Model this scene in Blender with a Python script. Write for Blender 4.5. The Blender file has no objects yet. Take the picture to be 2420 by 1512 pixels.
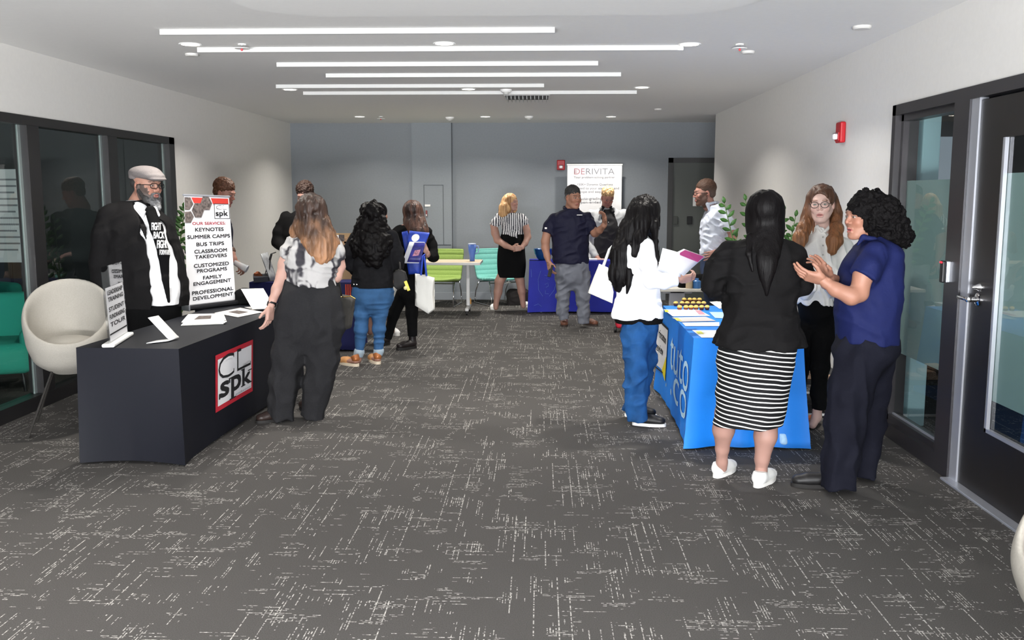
import bpy, bmesh, math, random, time
import numpy as np
from mathutils import Vector, Matrix
T0 = time.time()
D = bpy.data
SC = bpy.context.scene
COL = SC.collection
PI = math.pi

# ------------------------------------------------------------------ camera
F_PX, IW, IH = 2235.0, 2420.0, 1512.0
CAM_H = 1.68
PITCH = math.atan((IH / 2 - 457) / F_PX)
YAW = math.atan((1280 - IW / 2) / (F_PX / math.cos(PITCH)))
cam_data = D.cameras.new('camera')
cam = D.objects.new('camera', cam_data)
COL.objects.link(cam)
cam.location = (0, 0, CAM_H)
cam.rotation_euler = (PI / 2 - PITCH, 0, YAW)
cam_data.sensor_width = 36
cam_data.lens = 36 * F_PX / IW
cam_data.clip_start = 0.05
SC.camera = cam

# ------------------------------------------------------------------ view, world, large lights
SC.view_settings.view_transform = 'Standard'
SC.view_settings.look = 'None'
SC.view_settings.exposure = 0.0
SC.view_settings.gamma = 1.0
SC.view_settings.use_curve_mapping = False
world = D.worlds.new('world')
SC.world = world
world.use_nodes = True
world.node_tree.nodes['Background'].inputs[0].default_value = (0.62, 0.72, 0.85, 1)
world.node_tree.nodes['Background'].inputs[1].default_value = 0.35


def area(name, loc, rot, size, sy, power, color=(1, 1, 1), spread=None, shape='RECTANGLE'):
    l = D.lights.new(name, 'AREA')
    l.shape = shape
    l.size = size
    if shape in ('RECTANGLE', 'ELLIPSE'):
        l.size_y = sy
    l.energy = power
    l.color = color
    if spread:
        l.spread = spread
    o = D.objects.new(name, l)
    COL.objects.link(o)
    o.location = loc
    o.rotation_euler = rot
    return o


# daylight through the glazed wall behind the camera
area('daylight', (0.0, -3.9, 1.4), (PI / 2 + 0.24, 0, 0), 6.0, 2.2, 230, (0.90, 0.95, 1.0))
# added uplight, set low by the window to brighten the ceiling
area('ceiling_uplight', (-0.7, -3.8, 0.5), (PI / 2 + 1.2, 0, 0), 6.0, 0.9, 2900, (0.97, 0.98, 1.0))
DOWNLIGHT_POWER = 28
DOWNLIGHT_COLOR = (1.0, 0.955, 0.88)

# ------------------------------------------------------------------ pixel to world helpers (the survey of the photograph)
_cp, _sp, _cy, _sy = math.cos(PITCH), math.sin(PITCH), math.cos(YAW), math.sin(YAW)
_W = Vector((-_sy * _cp, _cy * _cp, -_sp))
_R = Vector((_cy, _sy, 0))
_U = _R.cross(_W)
_O = Vector((0, 0, CAM_H))


def _ray(px, py):
    return _W + _R * ((px - IW / 2) / F_PX) - _U * ((py - IH / 2) / F_PX)


def at(px, py, Y):
    d = _ray(px, py)
    return _O + d * (Y / d.y)


def onz(px, py, z=0.0):
    d = _ray(px, py)
    return _O + d * ((z - CAM_H) / d.z)


def onx(px, py, x):
    d = _ray(px, py)
    return _O + d * (x / d.x)


def mpp(Y):
    return Y / F_PX * 0.992


# ------------------------------------------------------------------ scene bookkeeping
def props(o, label=None, cat=None, group=None, kind=None):
    if label:
        o['label'] = label
    if cat:
        o['category'] = cat
    if group:
        o['group'] = group
    if kind:
        o['kind'] = kind
    return o


def thing(name, loc, label, cat, group=None, rz=0.0):
    o = D.objects.new(name, None)
    o.empty_display_size = 0.1
    COL.objects.link(o)
    o.location = loc
    o.rotation_euler = (0, 0, rz)
    return props(o, label, cat, group)


def wmat(o):
    """world matrix from locations, without a depsgraph update"""
    m = Matrix.LocRotScale(o.location, o.rotation_euler, o.scale)
    return wmat(o.parent) @ m if o.parent else m


def mesh_obj(name, verts, faces, mat=None, parent=None, smooth=False, col=None, world_space=False, mats=None, fm=None):
    me = D.meshes.new(name)
    if parent is not None and world_space:
        mi = wmat(parent).inverted()
        A = np.array(mi)
        V = np.asarray(verts, dtype=float)
        verts = V @ A[:3, :3].T + A[:3, 3]
    if isinstance(verts, np.ndarray) and isinstance(faces, np.ndarray):
        nv, nf, k = len(verts), len(faces), faces.shape[1]
        me.vertices.add(nv)
        me.vertices.foreach_set('co', np.ascontiguousarray(verts, dtype=np.float32).ravel())
        me.loops.add(nf * k)
        me.loops.foreach_set('vertex_index', np.ascontiguousarray(faces, dtype=np.int32).ravel())
        me.polygons.add(nf)
        me.polygons.foreach_set('loop_start', np.arange(0, nf * k, k, dtype=np.int32))
        me.update(calc_edges=True)
        me.validate()
    else:
        me.from_pydata([tuple(v) for v in verts], [], [tuple(f) for f in faces])
        me.update()
    if col is not None:
        a = me.color_attributes.new('Col', 'FLOAT_COLOR', 'POINT')
        c4 = np.ones((len(me.vertices), 4), dtype=np.float32)
        c4[:, :3] = col
        a.data.foreach_set('color', c4.ravel())
    if smooth:
        me.polygons.foreach_set('use_smooth', [True] * len(me.polygons))
    for m in (mats or ([mat] if mat else [])):
        me.materials.append(m)
    if fm is not None:
        me.polygons.foreach_set('material_index', fm)
    o = D.objects.new(name, me)
    COL.objects.link(o)
    if parent:
        o.parent = parent
    return o


class MB:
    """collects shapes that become ONE mesh object"""

    def __init__(s):
        s.bm = bmesh.new()
        s.mi = 0

    def _new(s, fs):
        for f in fs:
            f.material_index = s.mi

    def box(s, c, d, rz=0, rx=0, ry=0, bev=0, seg=2, taper=None):
        r = bmesh.ops.create_cube(s.bm, size=1)
        vs = r['verts']
        M = Matrix.Translation(c) @ Matrix.Rotation(rz, 4, 'Z') @ Matrix.Rotation(ry, 4, 'Y') @ Matrix.Rotation(rx, 4, 'X')
        for v in vs:
            if taper and v.co.z > 0:
                v.co.x *= taper
                v.co.y *= taper
            v.co = Vector((v.co.x * d[0], v.co.y * d[1], v.co.z * d[2]))
        fs = {f for v in vs for f in v.link_faces}
        if bev:
            es = {e for v in vs for e in v.link_edges}
            rr = bmesh.ops.bevel(s.bm, geom=list(es), offset=bev, segments=seg, profile=0.5, affect='EDGES')
            vs = {v for f in rr['faces'] for v in f.verts} | {v for v in vs if v.is_valid}
            fs = {f for v in vs for f in v.link_faces}
        for v in vs:
            v.co = M @ v.co
        s._new(fs)
        return s

    def span(s, a, b, bev=0):
        a, b = Vector(a), Vector(b)
        return s.box((a + b) / 2, (abs(b.x - a.x), abs(b.y - a.y), abs(b.z - a.z)), bev=bev)

    def tube(s, pts, r, n=10, cap=True, closed=False):
        pts = [Vector(p) for p in pts]
        rs = r if isinstance(r, (list, tuple)) else [r] * len(pts)
        rings = []
        prev = None
        for i, p in enumerate(pts):
            a = pts[i - 1] if (i > 0 or closed) else p
            b = pts[(i + 1) % len(pts)] if (i < len(pts) - 1 or closed) else p
            t = (b - a).normalized()
            if prev is None:
                u = t.orthogonal().normalized()
            else:
                u = (prev - t * prev.dot(t))
                u = u.normalized() if u.length > 1e-6 else t.orthogonal().normalized()
            prev = u
            w = t.cross(u)
            rings.append([s.bm.verts.new(p + (u * math.cos(2 * PI * k / n) + w * math.sin(2 * PI * k / n)) * rs[i]) for k in range(n)])
        fs = []
        m = len(rings)
        for i in range(m if closed else m - 1):
            A, B = rings[i], rings[(i + 1) % m]
            for k in range(n):
                fs.append(s.bm.faces.new((A[k], A[(k + 1) % n], B[(k + 1) % n], B[k])))
        if cap and not closed:
            fs.append(s.bm.faces.new(rings[0][::-1]))
            fs.append(s.bm.faces.new(rings[-1]))
        s._new(fs)
        return s

    def lathe(s, prof, c=(0, 0, 0), n=24, M=None, cap=True):
        c = Vector(c)
        M = M or Matrix.Identity(3)
        rings = []
        for r, z in prof:
            rings.append([s.bm.verts.new(c + M @ Vector((r * math.cos(2 * PI * k / n), r * math.sin(2 * PI * k / n), z))) for k in range(n)])
        fs = []
        for A, B in zip(rings, rings[1:]):
            for k in range(n):
                fs.append(s.bm.faces.new((A[k], A[(k + 1) % n], B[(k + 1) % n], B[k])))
        if cap:
            fs.append(s.bm.faces.new(rings[0][::-1]))
            fs.append(s.bm.faces.new(rings[-1]))
        s._new(fs)
        return s

    def ball(s, c, r, n=12, sc=(1, 1, 1)):
        rr = bmesh.ops.create_uvsphere(s.bm, u_segments=n, v_segments=max(6, n * 2 // 3), radius=1)
        for v in rr['verts']:
            v.co = Vector((v.co.x * r * sc[0], v.co.y * r * sc[1], v.co.z * r * sc[2])) + Vector(c)
        s._new({f for v in rr['verts'] for f in v.link_faces})
        return s

    def quad(s, *p):
        s._new([s.bm.faces.new([s.bm.verts.new(Vector(q)) for q in p])])
        return s

    def prism(s, poly, ext):
        """closed planar polygon extruded by the vector ext"""
        ext = Vector(ext)
        A = [s.bm.verts.new(Vector(p)) for p in poly]
        B = [s.bm.verts.new(Vector(p) + ext) for p in poly]
        n = len(poly)
        fs = [s.bm.faces.new(A[::-1]), s.bm.faces.new(B)]
        for k in range(n):
            fs.append(s.bm.faces.new((A[k], A[(k + 1) % n], B[(k + 1) % n], B[k])))
        s._new(fs)
        return s

    def grid(s, fn, nu, nv):
        V = [[s.bm.verts.new(Vector(fn(i / nu, j / nv))) for j in range(nv + 1)] for i in range(nu + 1)]
        s._new([s.bm.faces.new((V[i][j], V[i + 1][j], V[i + 1][j + 1], V[i][j + 1])) for i in range(nu) for j in range(nv)])
        return s

    def build(s, name, mat, parent=None, smooth=False, world=False, auto=None, solid=0, sub=0):
        bmesh.ops.recalc_face_normals(s.bm, faces=s.bm.faces)
        if parent is not None and world:
            mi = wmat(parent).inverted()
            for v in s.bm.verts:
                v.co = mi @ v.co
        me = D.meshes.new(name)
        s.bm.to_mesh(me)
        s.bm.free()
        for m in (mat if isinstance(mat, (list, tuple)) else [mat]):
            me.materials.append(m)
        if smooth or auto:
            me.polygons.foreach_set('use_smooth', [True] * len(me.polygons))
            if auto:
                me.set_sharp_from_angle(angle=math.radians(auto))
        o = D.objects.new(name, me)
        COL.objects.link(o)
        if parent:
            o.parent = parent
        if solid:
            md = o.modifiers.new('solid', 'SOLIDIFY')
            md.thickness = solid
            md.offset = 0
        if sub:
            md = o.modifiers.new('sub', 'SUBSURF')
            md.levels = md.render_levels = sub
        return o


# ------------------------------------------------------------------ materials
def srgb(c):
    if isinstance(c, str):
        c = tuple(int(c[i:i + 2], 16) / 255 for i in (0, 2, 4))
    return tuple(x / 12.92 if x <= 0.04045 else ((x + 0.055) / 1.055) ** 2.4 for x in c)


MATS = {}


def mat(name, color, rough=0.6, metal=0.0, emit=None, estr=0, noise=None, bump=None, sheen=0, spec=0.4, attr=False, alpha=None):
    """noise=(scale, amount) varies the colour; bump=(scale, strength, stretch)"""
    if name in MATS:
        return MATS[name]
    m = D.materials.new(name)
    m.use_nodes = True
    nt = m.node_tree
    N, L = nt.nodes, nt.links
    b = N['Principled BSDF']
    c = srgb(color)
    b.inputs['Base Color'].default_value = (*c, 1)
    b.inputs['Roughness'].default_value = rough
    b.inputs['Metallic'].default_value = metal
    b.inputs['Specular IOR Level'].default_value = spec
    if sheen:
        b.inputs['Sheen Weight'].default_value = sheen
        b.inputs['Sheen Roughness'].default_value = 0.5
    if emit:
        b.inputs['Emission Color'].default_value = (*srgb(emit), 1)
        b.inputs['Emission Strength'].default_value = estr
    if alpha is not None:
        b.inputs['Alpha'].default_value = alpha
    tc = N.new('ShaderNodeTexCoord')
    src = None
    if attr:
        a = N.new('ShaderNodeAttribute')
        a.attribute_name = 'Col'
        src = a.outputs['Color']
    if noise:
        n = N.new('ShaderNodeTexNoise')
        n.inputs['Scale'].default_value = noise[0]
        n.inputs['Detail'].default_value = 5
        L.new(tc.outputs['Object'], n.inputs['Vector'])
        r = N.new('ShaderNodeMapRange')
        r.inputs['From Min'].default_value = 0.3
        r.inputs['From Max'].default_value = 0.7
        r.inputs['To Min'].default_value = 1 - noise[1]
        r.inputs['To Max'].default_value = 1 + noise[1]
        L.new(n.outputs['Fac'], r.inputs['Value'])
        mx = N.new('ShaderNodeVectorMath')
        mx.operation = 'SCALE'
        if src:
            L.new(src, mx.inputs[0])
        else:
            mx.inputs[0].default_value = c
        L.new(r.outputs[0], mx.inputs['Scale'])
        src = mx.outputs[0]
    if src:
        L.new(src, b.inputs['Base Color'])
    if bump:
        n = N.new('ShaderNodeTexNoise')
        n.inputs['Scale'].default_value = bump[0]
        n.inputs['Detail'].default_value = 4
        v = tc.outputs['Object']
        if len(bump) > 2:
            mp = N.new('ShaderNodeMapping')
            mp.inputs['Scale'].default_value = bump[2]
            L.new(v, mp.inputs['Vector'])
            v = mp.outputs['Vector']
        L.new(v, n.inputs['Vector'])
        bp = N.new('ShaderNodeBump')
        bp.inputs['Strength'].default_value = bump[1]
        bp.inputs['Distance'].default_value = 0.01
        L.new(n.outputs['Fac'], bp.inputs['Height'])
        L.new(bp.outputs['Normal'], b.inputs['Normal'])
    MATS[name] = m
    return m


def glass_mat(name, tint, refl=0.06, rough=0.0, trans=1.0):
    """thin pane: see-through with a fresnel mirror"""
    m = D.materials.new(name)
    m.use_nodes = True
    N, L = m.node_tree.nodes, m.node_tree.links
    N.remove(N['Principled BSDF'])
    out = N['Material Output']
    t = N.new('ShaderNodeBsdfTransparent')
    t.inputs[0].default_value = (*tint, 1)
    g = N.new('ShaderNodeBsdfGlossy')
    g.inputs['Roughness'].default_value = rough
    lw = N.new('ShaderNodeLayerWeight')
    lw.inputs['Blend'].default_value = 0.5
    fr = nmath(N, L, 'MULTIPLY_ADD', nmath(N, L, 'POWER', lw.outputs['Facing'], 5.0), 0.93, refl)
    mx = N.new('ShaderNodeMixShader')
    L.new(fr, mx.inputs[0])
    L.new(t.outputs[0], mx.inputs[1])
    L.new(g.outputs[0], mx.inputs[2])
    L.new(mx.outputs[0], out.inputs[0])
    return m


def nmath(N, L, op, a, b=None, c=None):
    n = N.new('ShaderNodeMath')
    n.operation = op
    for i, v in enumerate((a, b, c)):
        if v is None:
            continue
        if isinstance(v, (int, float)):
            n.inputs[i].default_value = v
        else:
            L.new(v, n.inputs[i])
    return n.outputs[0]


def carpet_mat():
    m = D.materials.new('carpet')
    m.use_nodes = True
    N, L = m.node_tree.nodes, m.node_tree.links
    b = N['Principled BSDF']
    b.inputs['Roughness'].default_value = 0.95
    b.inputs['Specular IOR Level'].default_value = 0.15
    tc = N.new('ShaderNodeTexCoord')
    sx = N.new('ShaderNodeSeparateXYZ')
    L.new(tc.outputs['Object'], sx.inputs[0])
    X, Y = sx.outputs[0], sx.outputs[1]
    M = lambda op, a, b2=None, c=None: nmath(N, L, op, a, b2, c)

    def wn(a, b2, seed):
        cb = N.new('ShaderNodeCombineXYZ')
        for i, v in enumerate((a, b2, seed)):
            if isinstance(v, (int, float)):
                cb.inputs[i].default_value = v
            else:
                L.new(v, cb.inputs[i])
        w = N.new('ShaderNodeTexWhiteNoise')
        w.noise_dimensions = '3D'
        L.new(cb.outputs[0], w.inputs['Vector'])
        return w.outputs['Value']

    def nz(scale, seed, det=2, sc=(1, 1, 1)):
        mp = N.new('ShaderNodeMapping')
        mp.inputs['Location'].default_value = (seed, seed * 1.7, 0)
        mp.inputs['Scale'].default_value = sc
        L.new(tc.outputs['Object'], mp.inputs['Vector'])
        n = N.new('ShaderNodeTexNoise')
        n.inputs['Scale'].default_value = scale
        n.inputs['Detail'].default_value = det
        L.new(mp.outputs[0], n.inputs['Vector'])
        return n.outputs['Fac']

    def lines(A, B, seed, cell, seglen):
        u = M('DIVIDE', A, cell)
        cu = M('FLOOR', u)
        fu = M('FRACT', u)
        off = wn(cu, 0.0, seed)
        v = M('ADD', M('DIVIDE', B, seglen), off)
        on = M('GREATER_THAN', wn(cu, M('FLOOR', v), seed + 1), 0.66)
        # the bright thread is narrow, ragged along its length
        rag = wn(cu, M('FLOOR', M('DIVIDE', B, 0.011)), seed + 2)
        dash = M('GREATER_THAN', rag, 0.36)
        wdt = M('MULTIPLY_ADD', wn(cu, M('FLOOR', M('DIVIDE', B, 0.006)), seed + 3), 0.17, 0.09)
        thin = M('LESS_THAN', M('ABSOLUTE', M('SUBTRACT', fu, 0.5)), wdt)
        return M('MULTIPLY', M('MULTIPLY', on, dash), thin)

    l1 = lines(X, Y, 3.0, 0.0115, 0.15)
    l2 = lines(Y, X, 9.0, 0.0135, 0.14)
    patch1 = M('GREATER_THAN', nz(4.4, 5.0, 3), 0.54)
    patch2 = M('GREATER_THAN', nz(4.8, 31.0, 3, (0.8, 1.2, 1)), 0.54)
    w = M('MAXIMUM', M('MULTIPLY', l1, patch1), M('MULTIPLY', l2, patch2))
    # a few long single threads
    l3 = M('MULTIPLY', lines(X, Y, 21.0, 0.05, 0.5), M('LESS_THAN', M('ABSOLUTE', M('SUBTRACT', M('FRACT', M('DIVIDE', X, 0.05)), 0.5)), 0.05))
    l3 = M('MULTIPLY', l3, M('GREATER_THAN', nz(1.5, 77.0, 1), 0.5))
    w = M('MAXIMUM', w, l3)
    bright = M('MULTIPLY_ADD', wn(M('FLOOR', M('DIVIDE', X, 0.009)), M('FLOOR', M('DIVIDE', Y, 0.009)), 4.0), 0.7, 0.2)
    w = M('MULTIPLY', w, bright)
    fine = nz(220, 0.0, 3)
    big = nz(0.8, 3.0, 2)
    g = M('MULTIPLY_ADD', fine, 0.078, 0.034)
    g = M('MULTIPLY', g, M('MULTIPLY_ADD', big, 0.25, 0.875))
    mix = N.new('ShaderNodeMix')
    mix.data_type = 'RGBA'
    L.new(w, mix.inputs[0])
    cb = N.new('ShaderNodeCombineColor')
    L.new(g, cb.inputs[0])
    L.new(M('MULTIPLY', g, 0.948), cb.inputs[1])
    L.new(M('MULTIPLY', g, 0.905), cb.inputs[2])
    L.new(cb.outputs[0], mix.inputs[6])
    mix.inputs[7].default_value = (0.6, 0.58, 0.54, 1)
    L.new(mix.outputs[2], b.inputs['Base Color'])
    bp = N.new('ShaderNodeBump')
    bp.inputs['Strength'].default_value = 0.35
    bp.inputs['Distance'].default_value = 0.004
    L.new(fine, bp.inputs['Height'])
    L.new(bp.outputs[0], b.inputs['Normal'])
    return m


M_WALL = mat('wall_white', 'e0deda', 0.85, noise=(30, 0.015), bump=(180, 0.05))
M_CEIL = mat('ceiling_white', 'e4e3e1', 0.9, noise=(25, 0.01))
M_GREY = mat('wall_grey', '868b90', 0.85, noise=(40, 0.03), bump=(200, 0.05))
M_BAR = mat('baffle_white', 'd6d6d4', 0.55)
M_BLACKFR = mat('frame_black', '1d1c1d', 0.38, spec=0.5)
M_BLACKFR2 = mat('frame_charcoal', '2a282b', 0.35, spec=0.5)
M_ALU = mat('aluminium', 'b9bcc4', 0.35, metal=0.6)
M_CHROME = mat('chrome', 'd8d8da', 0.12, metal=1.0)
M_BLACK = mat('black_plastic', '121214', 0.45)
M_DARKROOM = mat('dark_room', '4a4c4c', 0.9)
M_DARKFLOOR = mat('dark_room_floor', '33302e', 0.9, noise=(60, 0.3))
M_WHITE = mat('white_plastic', 'f4f4f2', 0.45)
M_PAPER = mat('paper_white', 'f6f5f2', 0.7)
M_RED = mat('alarm_red', 'b3121e', 0.4)
M_LAMP = mat('downlight_lens', 'ffffff', 0.5, emit='fff4e4', estr=9)
M_GLASS = glass_mat('pane_glass', (0.80, 0.87, 0.85))
M_FROST = mat('frosted_film', '93aaa9', 0.35, spec=0.4, alpha=0.86)

# ------------------------------------------------------------------ lettering
_TX = {}


def text_mesh(s, bold=0.0):
    """outline-font text as flat triangles, normalised to a 1 x 1 box"""
    k = (s, bold)
    if k not in _TX:
        cu = D.curves.new('t', 'FONT')
        cu.body = s
        cu.offset = bold
        cu.resolution_u = 3
        o = D.objects.new('t', cu)
        COL.objects.link(o)
        bpy.context.view_layer.update()
        dg = bpy.context.evaluated_depsgraph_get()
        me = o.evaluated_get(dg).to_mesh()
        V = np.array([v.co[:] for v in me.vertices])
        Fs = [list(p.vertices) for p in me.polygons]
        o.evaluated_get(dg).to_mesh_clear()
        D.objects.remove(o)
        D.curves.remove(cu)
        lo, hi = V.min(0), V.max(0)
        _TX[k] = ((V[:, :2] - lo[:2]) / (hi[:2] - lo[:2]), Fs)
    return _TX[k]


def lettering(name, parent, m, origin, xd, yd, items, lift=0.002, fn=None):
    """items: (text, x, y, w, h, bold) in the frame origin + x*xd + y*yd, lifted off the surface; one mesh.
    Text None draws a filled rectangle, a list of points a polygon."""
    origin, xd, yd = Vector(origin), Vector(xd).normalized(), Vector(yd).normalized()
    n = xd.cross(yd)
    V, Fs = [], []
    its = []
    for it in items:      # bold: the same glyphs laid down a few times, slightly shifted
        if isinstance(it[0], str) and len(it) > 5 and it[5] > 0:
            s_, x, y, w, h, bd = it
            d = bd * h * .9
            for ax, ay in ((-1, -1), (1, -1), (-1, 1), (1, 1), (0, 0)):
                its.append((s_, x + d + ax * d, y + d * .6 + ay * d * .6, w - 2 * d, h - 1.2 * d))
        else:
            its.append(it)
    for it in its:
        b = len(V)
        if isinstance(it[0], (list, tuple)):
            P = it[0]
            F_ = [list(range(len(P)))]
        elif it[0] is None:
            _, x, y, w, h = it[:5]
            P = [(x, y), (x + w, y), (x + w, y + h), (x, y + h)]
            F_ = [[0, 1, 2, 3]]
        else:
            s, x, y, w, h = it[:5]
            U, F_ = text_mesh(s, min(0.0, it[5]) if len(it) > 5 else 0.0)
            P = [(x + u[0] * w, y + u[1] * h) for u in U]
        for p in P:
            q = origin + xd * p[0] + yd * p[1] + n * lift
            V.append(fn(q) if fn else q)
        Fs += [[b + i for i in f] for f in F_]
    return mesh_obj(name, np.array([tuple(v) for v in V]), Fs, m, parent, world_space=parent is not None)


def struct(name, mb, m, **k):
    return props(mb.build(name, m, **k), kind='structure')


# ------------------------------------------------------------------ room shell
CEIL = 2.77
XL, XR, YB, YF = -3.95, 2.42, 15.0, -4.2
LWIN_END = onx(408, 322, XL).y          # far end of the glazed left wall
LWIN_TOP = 2.27
R_Y1 = onx(2094, 640, XR).y             # far edge of the right storefront frame
R_Y0 = 3.2
R_TOP = onx(2110, 251, XR).z
R_CORNER = onx(1688, 400, XR).y

mb = MB().span((-8.2, YF, -0.1), (6.2, YB + 0.2, 0))
floor = struct('floor', mb, carpet_mat())
mb = MB().span((-8.2, YF, CEIL), (6.2, YB + 0.2, CEIL + 0.1))
struct('ceiling', mb, M_CEIL)
# rounded dropped panel of the ceiling, above and behind the camera's end of the room
z = CEIL - 0.09
c0, c1 = onz(690, 37, z), onz(1720, 37, z)
yF = (c0.y + c1.y) / 2
xa, xb = onz(545, 2, z).x, onz(1795, 0, z).x
poly = []
r = 0.45
for cx, a0 in ((xb - r, 0), (xa + r, 90)):
    for k in range(9):
        a = math.radians(a0 + k * 90 / 8)
        poly.append((cx + r * math.cos(a), yF - r + r * math.sin(a), z))
poly += [(xa, -3.0, z), (xb, -3.0, z)]
struct('ceiling_panel', MB().prism(poly, (0, 0, 0.09)), M_CEIL)

# left wall: plain beyond the glazing, header above it
mb = MB()
mb.span((XL - 0.12, LWIN_END, 0), (XL, YB, CEIL)).span((XL - 0.12, YF, LWIN_TOP), (XL, LWIN_END, CEIL))
struct('wall_left', mb, M_WALL)
mb = MB()
mb.span((XR, R_Y1, 0), (XR + 0.16, R_CORNER, CEIL)).span((XR, R_Y0, R_TOP), (XR + 0.16, R_Y1, CEIL)).span((XR, YF, 0), (XR + 0.16, R_Y0, CEIL))
mb.span((XR + 0.16, R_CORNER - 0.16, 0), (XR + 2.2, R_CORNER, CEIL))
struct('wall_right', mb, M_WALL)
struct('wall_alcove', MB().span((XR + 2.2, R_CORNER - 0.16, 0), (XR + 2.35, YB, CEIL)), M_WALL)
# wall behind the camera, with the window opening in it
mb = MB()
mb.span((XL - 0.12, YF, 0), (-3.75, YF + 0.12, CEIL)).span((XR - 0.1, YF, 0), (XR + 0.16, YF + 0.12, CEIL)).span((-3.75, YF, 2.72), (XR - 0.1, YF + 0.12, CEIL)).span((-3.75, YF, 0), (XR - 0.1, YF + 0.12, 0.35))
struct('wall_front', mb, M_WALL)

# back wall with a shallow pilaster, an access panel and a door
bx = lambda px, py=500: at(px, py, YB).x
mb = MB()
DX0, DX1 = bx(1577), bx(1577) + 1.12
DZ = at(1600, 373, YB).z
mb.span((XL - 0.12, YB, 0), (DX0, YB + 0.15, CEIL)).span((DX0, YB, DZ), (XR + 2.35, YB + 0.15, CEIL)).span((DX1, YB, 0), (XR + 2.35, YB + 0.15, DZ))
wb = struct('wall_back', mb, M_GREY)
M_GREY2 = mat('wall_grey_panel', '8b9196', 0.8, noise=(40, 0.03))
struct('trim_1', MB().span((bx(976), YB - 0.05, 0), (bx(1070), YB, CEIL)), M_GREY2)
M_LINE = mat('panel_gap', '4e5257', 0.8)
mb = MB().span((bx(1068.6), YB - 0.055, 0), (bx(1070.4), YB - 0.04, CEIL))
x0, x1, z0, z1 = bx(1003), bx(1049), at(1000, 579, YB).z, at(1000, 437, YB).z
t = 0.006
mb.span((x0, YB - 0.055, z0), (x0 + t, YB - 0.045, z1)).span((x1 - t, YB - 0.055, z0), (x1, YB - 0.045, z1)).span((x0, YB - 0.055, z1 - t), (x1, YB - 0.045, z1)).span((x0, YB - 0.055, z0), (bx(1066), YB - 0.045, z0 + 0.012))
struct('trim_2', mb, M_LINE)
M_SKIRT = mat('skirting_grey', '8e9398', 0.6)
zt = at(1100, 690, YB).z
mb = MB().span((XL, YB - 0.012, 0), (bx(976), YB, zt), bev=0.003).span((bx(976) - 0.012, YB - 0.062, 0), (bx(1070) + 0.012, YB - 0.05, zt), bev=0.003).span((bx(1070), YB - 0.012, 0), (DX0, YB, zt), bev=0.003)
struct('baseboard_back', mb, M_SKIRT)
struct('baseboard_left', MB().span((XL, LWIN_END + 0.02, 0), (XL + 0.012, YB - 0.015, 0.1)), M_SKIRT)
struct('baseboard_right', MB().span((XR - 0.012, R_Y1 + 0.02, 0), (XR, R_CORNER, 0.1)), M_SKIRT)

# door_1: dark door in the back wall
M_DOORG = mat('door_grey_green', '595d59', 0.5)
dr = thing('door_1', (DX0, YB, 0), None, None)
props(dr, kind='structure')
mb = MB().span((DX0, YB - 0.03, 0), (DX0 + 0.075, YB + 0.1, DZ)).span((DX0, YB - 0.03, DZ - 0.075), (DX1, YB + 0.1, DZ)).span((DX1 - 0.075, YB - 0.03, 0), (DX1, YB + 0.1, DZ))
mb.build('door_frame', mat('door_frame_grey', '3c3c3c', 0.5), dr, world=True)
MB().span((DX0 + 0.075, YB + 0.01, 0.01), (DX0 + 0.75, YB + 0.055, DZ - 0.075)).build('door_leaf', M_DOORG, dr, world=True)
MB().span((DX0 + 0.755, YB + 0.015, 0.01), (DX0 + 0.8, YB + 0.05, DZ - 0.075)).build('edge_strip', M_ALU, dr, world=True)
MB().span((DX0 + 0.81, YB + 0.01, 0.01), (DX1 - 0.075, YB + 0.055, DZ - 0.075)).build('side_panel', mat('door_dark', '232325', 0.3), dr, world=True)
p0, p1 = at(1591, 511, YB - 0.02), at(1602, 530, YB - 0.02)
props(MB().span(p0, (p1.x, YB - 0.005, p1.z), bev=0.005).build('push_plate', mat('plate_dark', '3f423f', 0.5), dr, world=True), 'dark grey plate')
p0, p1 = at(1624, 511, YB - 0.02), at(1636, 530, YB - 0.02)
props(MB().span(p0, (p1.x, YB + 0.01, p1.z), bev=0.005).build('latch_box', M_BLACK, dr, world=True), 'black latch box')


def wallthing(name, mb, m, label, cat, **k):
    return props(mb.build(name, m, **k), label, cat)


def flat_on_back(px0, py0, px1, py1, y0=None, y1=None):
    a, b = at(px0, py0, YB), at(px1, py1, YB)
    return (a.x, y0, b.z), (b.x, y1, a.z)


a, b = flat_on_back(1638, 464, 1661, 487, YB + 0.004, YB + 0.009)
wallthing('door_notice', MB().span(a, b), M_PAPER, 'white paper notice taped on the dark back door', 'notice')
a, b = flat_on_back(1543, 531, 1558, 542, YB - 0.015, YB)
wallthing('wall_plate', MB().span(a, b, bev=0.003), M_BLACK, 'small black plate on the grey back wall left of the dark door', 'plate')
a, b = flat_on_back(1005, 483, 1018, 488, YB - 0.06, YB - 0.05)
wallthing('wall_label', MB().span(a, b), M_PAPER, 'tiny white sticker on the grey access panel', 'sticker')
a, b = flat_on_back(1007, 497, 1011, 511, YB - 0.07, YB - 0.05)
o = wallthing('key_switch', MB().span(a, b, bev=0.004), mat('switch_red', '8a4a4a', 0.5), 'tiny red key switch below the sticker on the grey access panel', 'switch')
a, b = flat_on_back(1008, 506, 1010, 510, YB - 0.076, YB - 0.069)
MB().span(a, b).build('keyhole_cover', M_WHITE, o, world=True)


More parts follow.
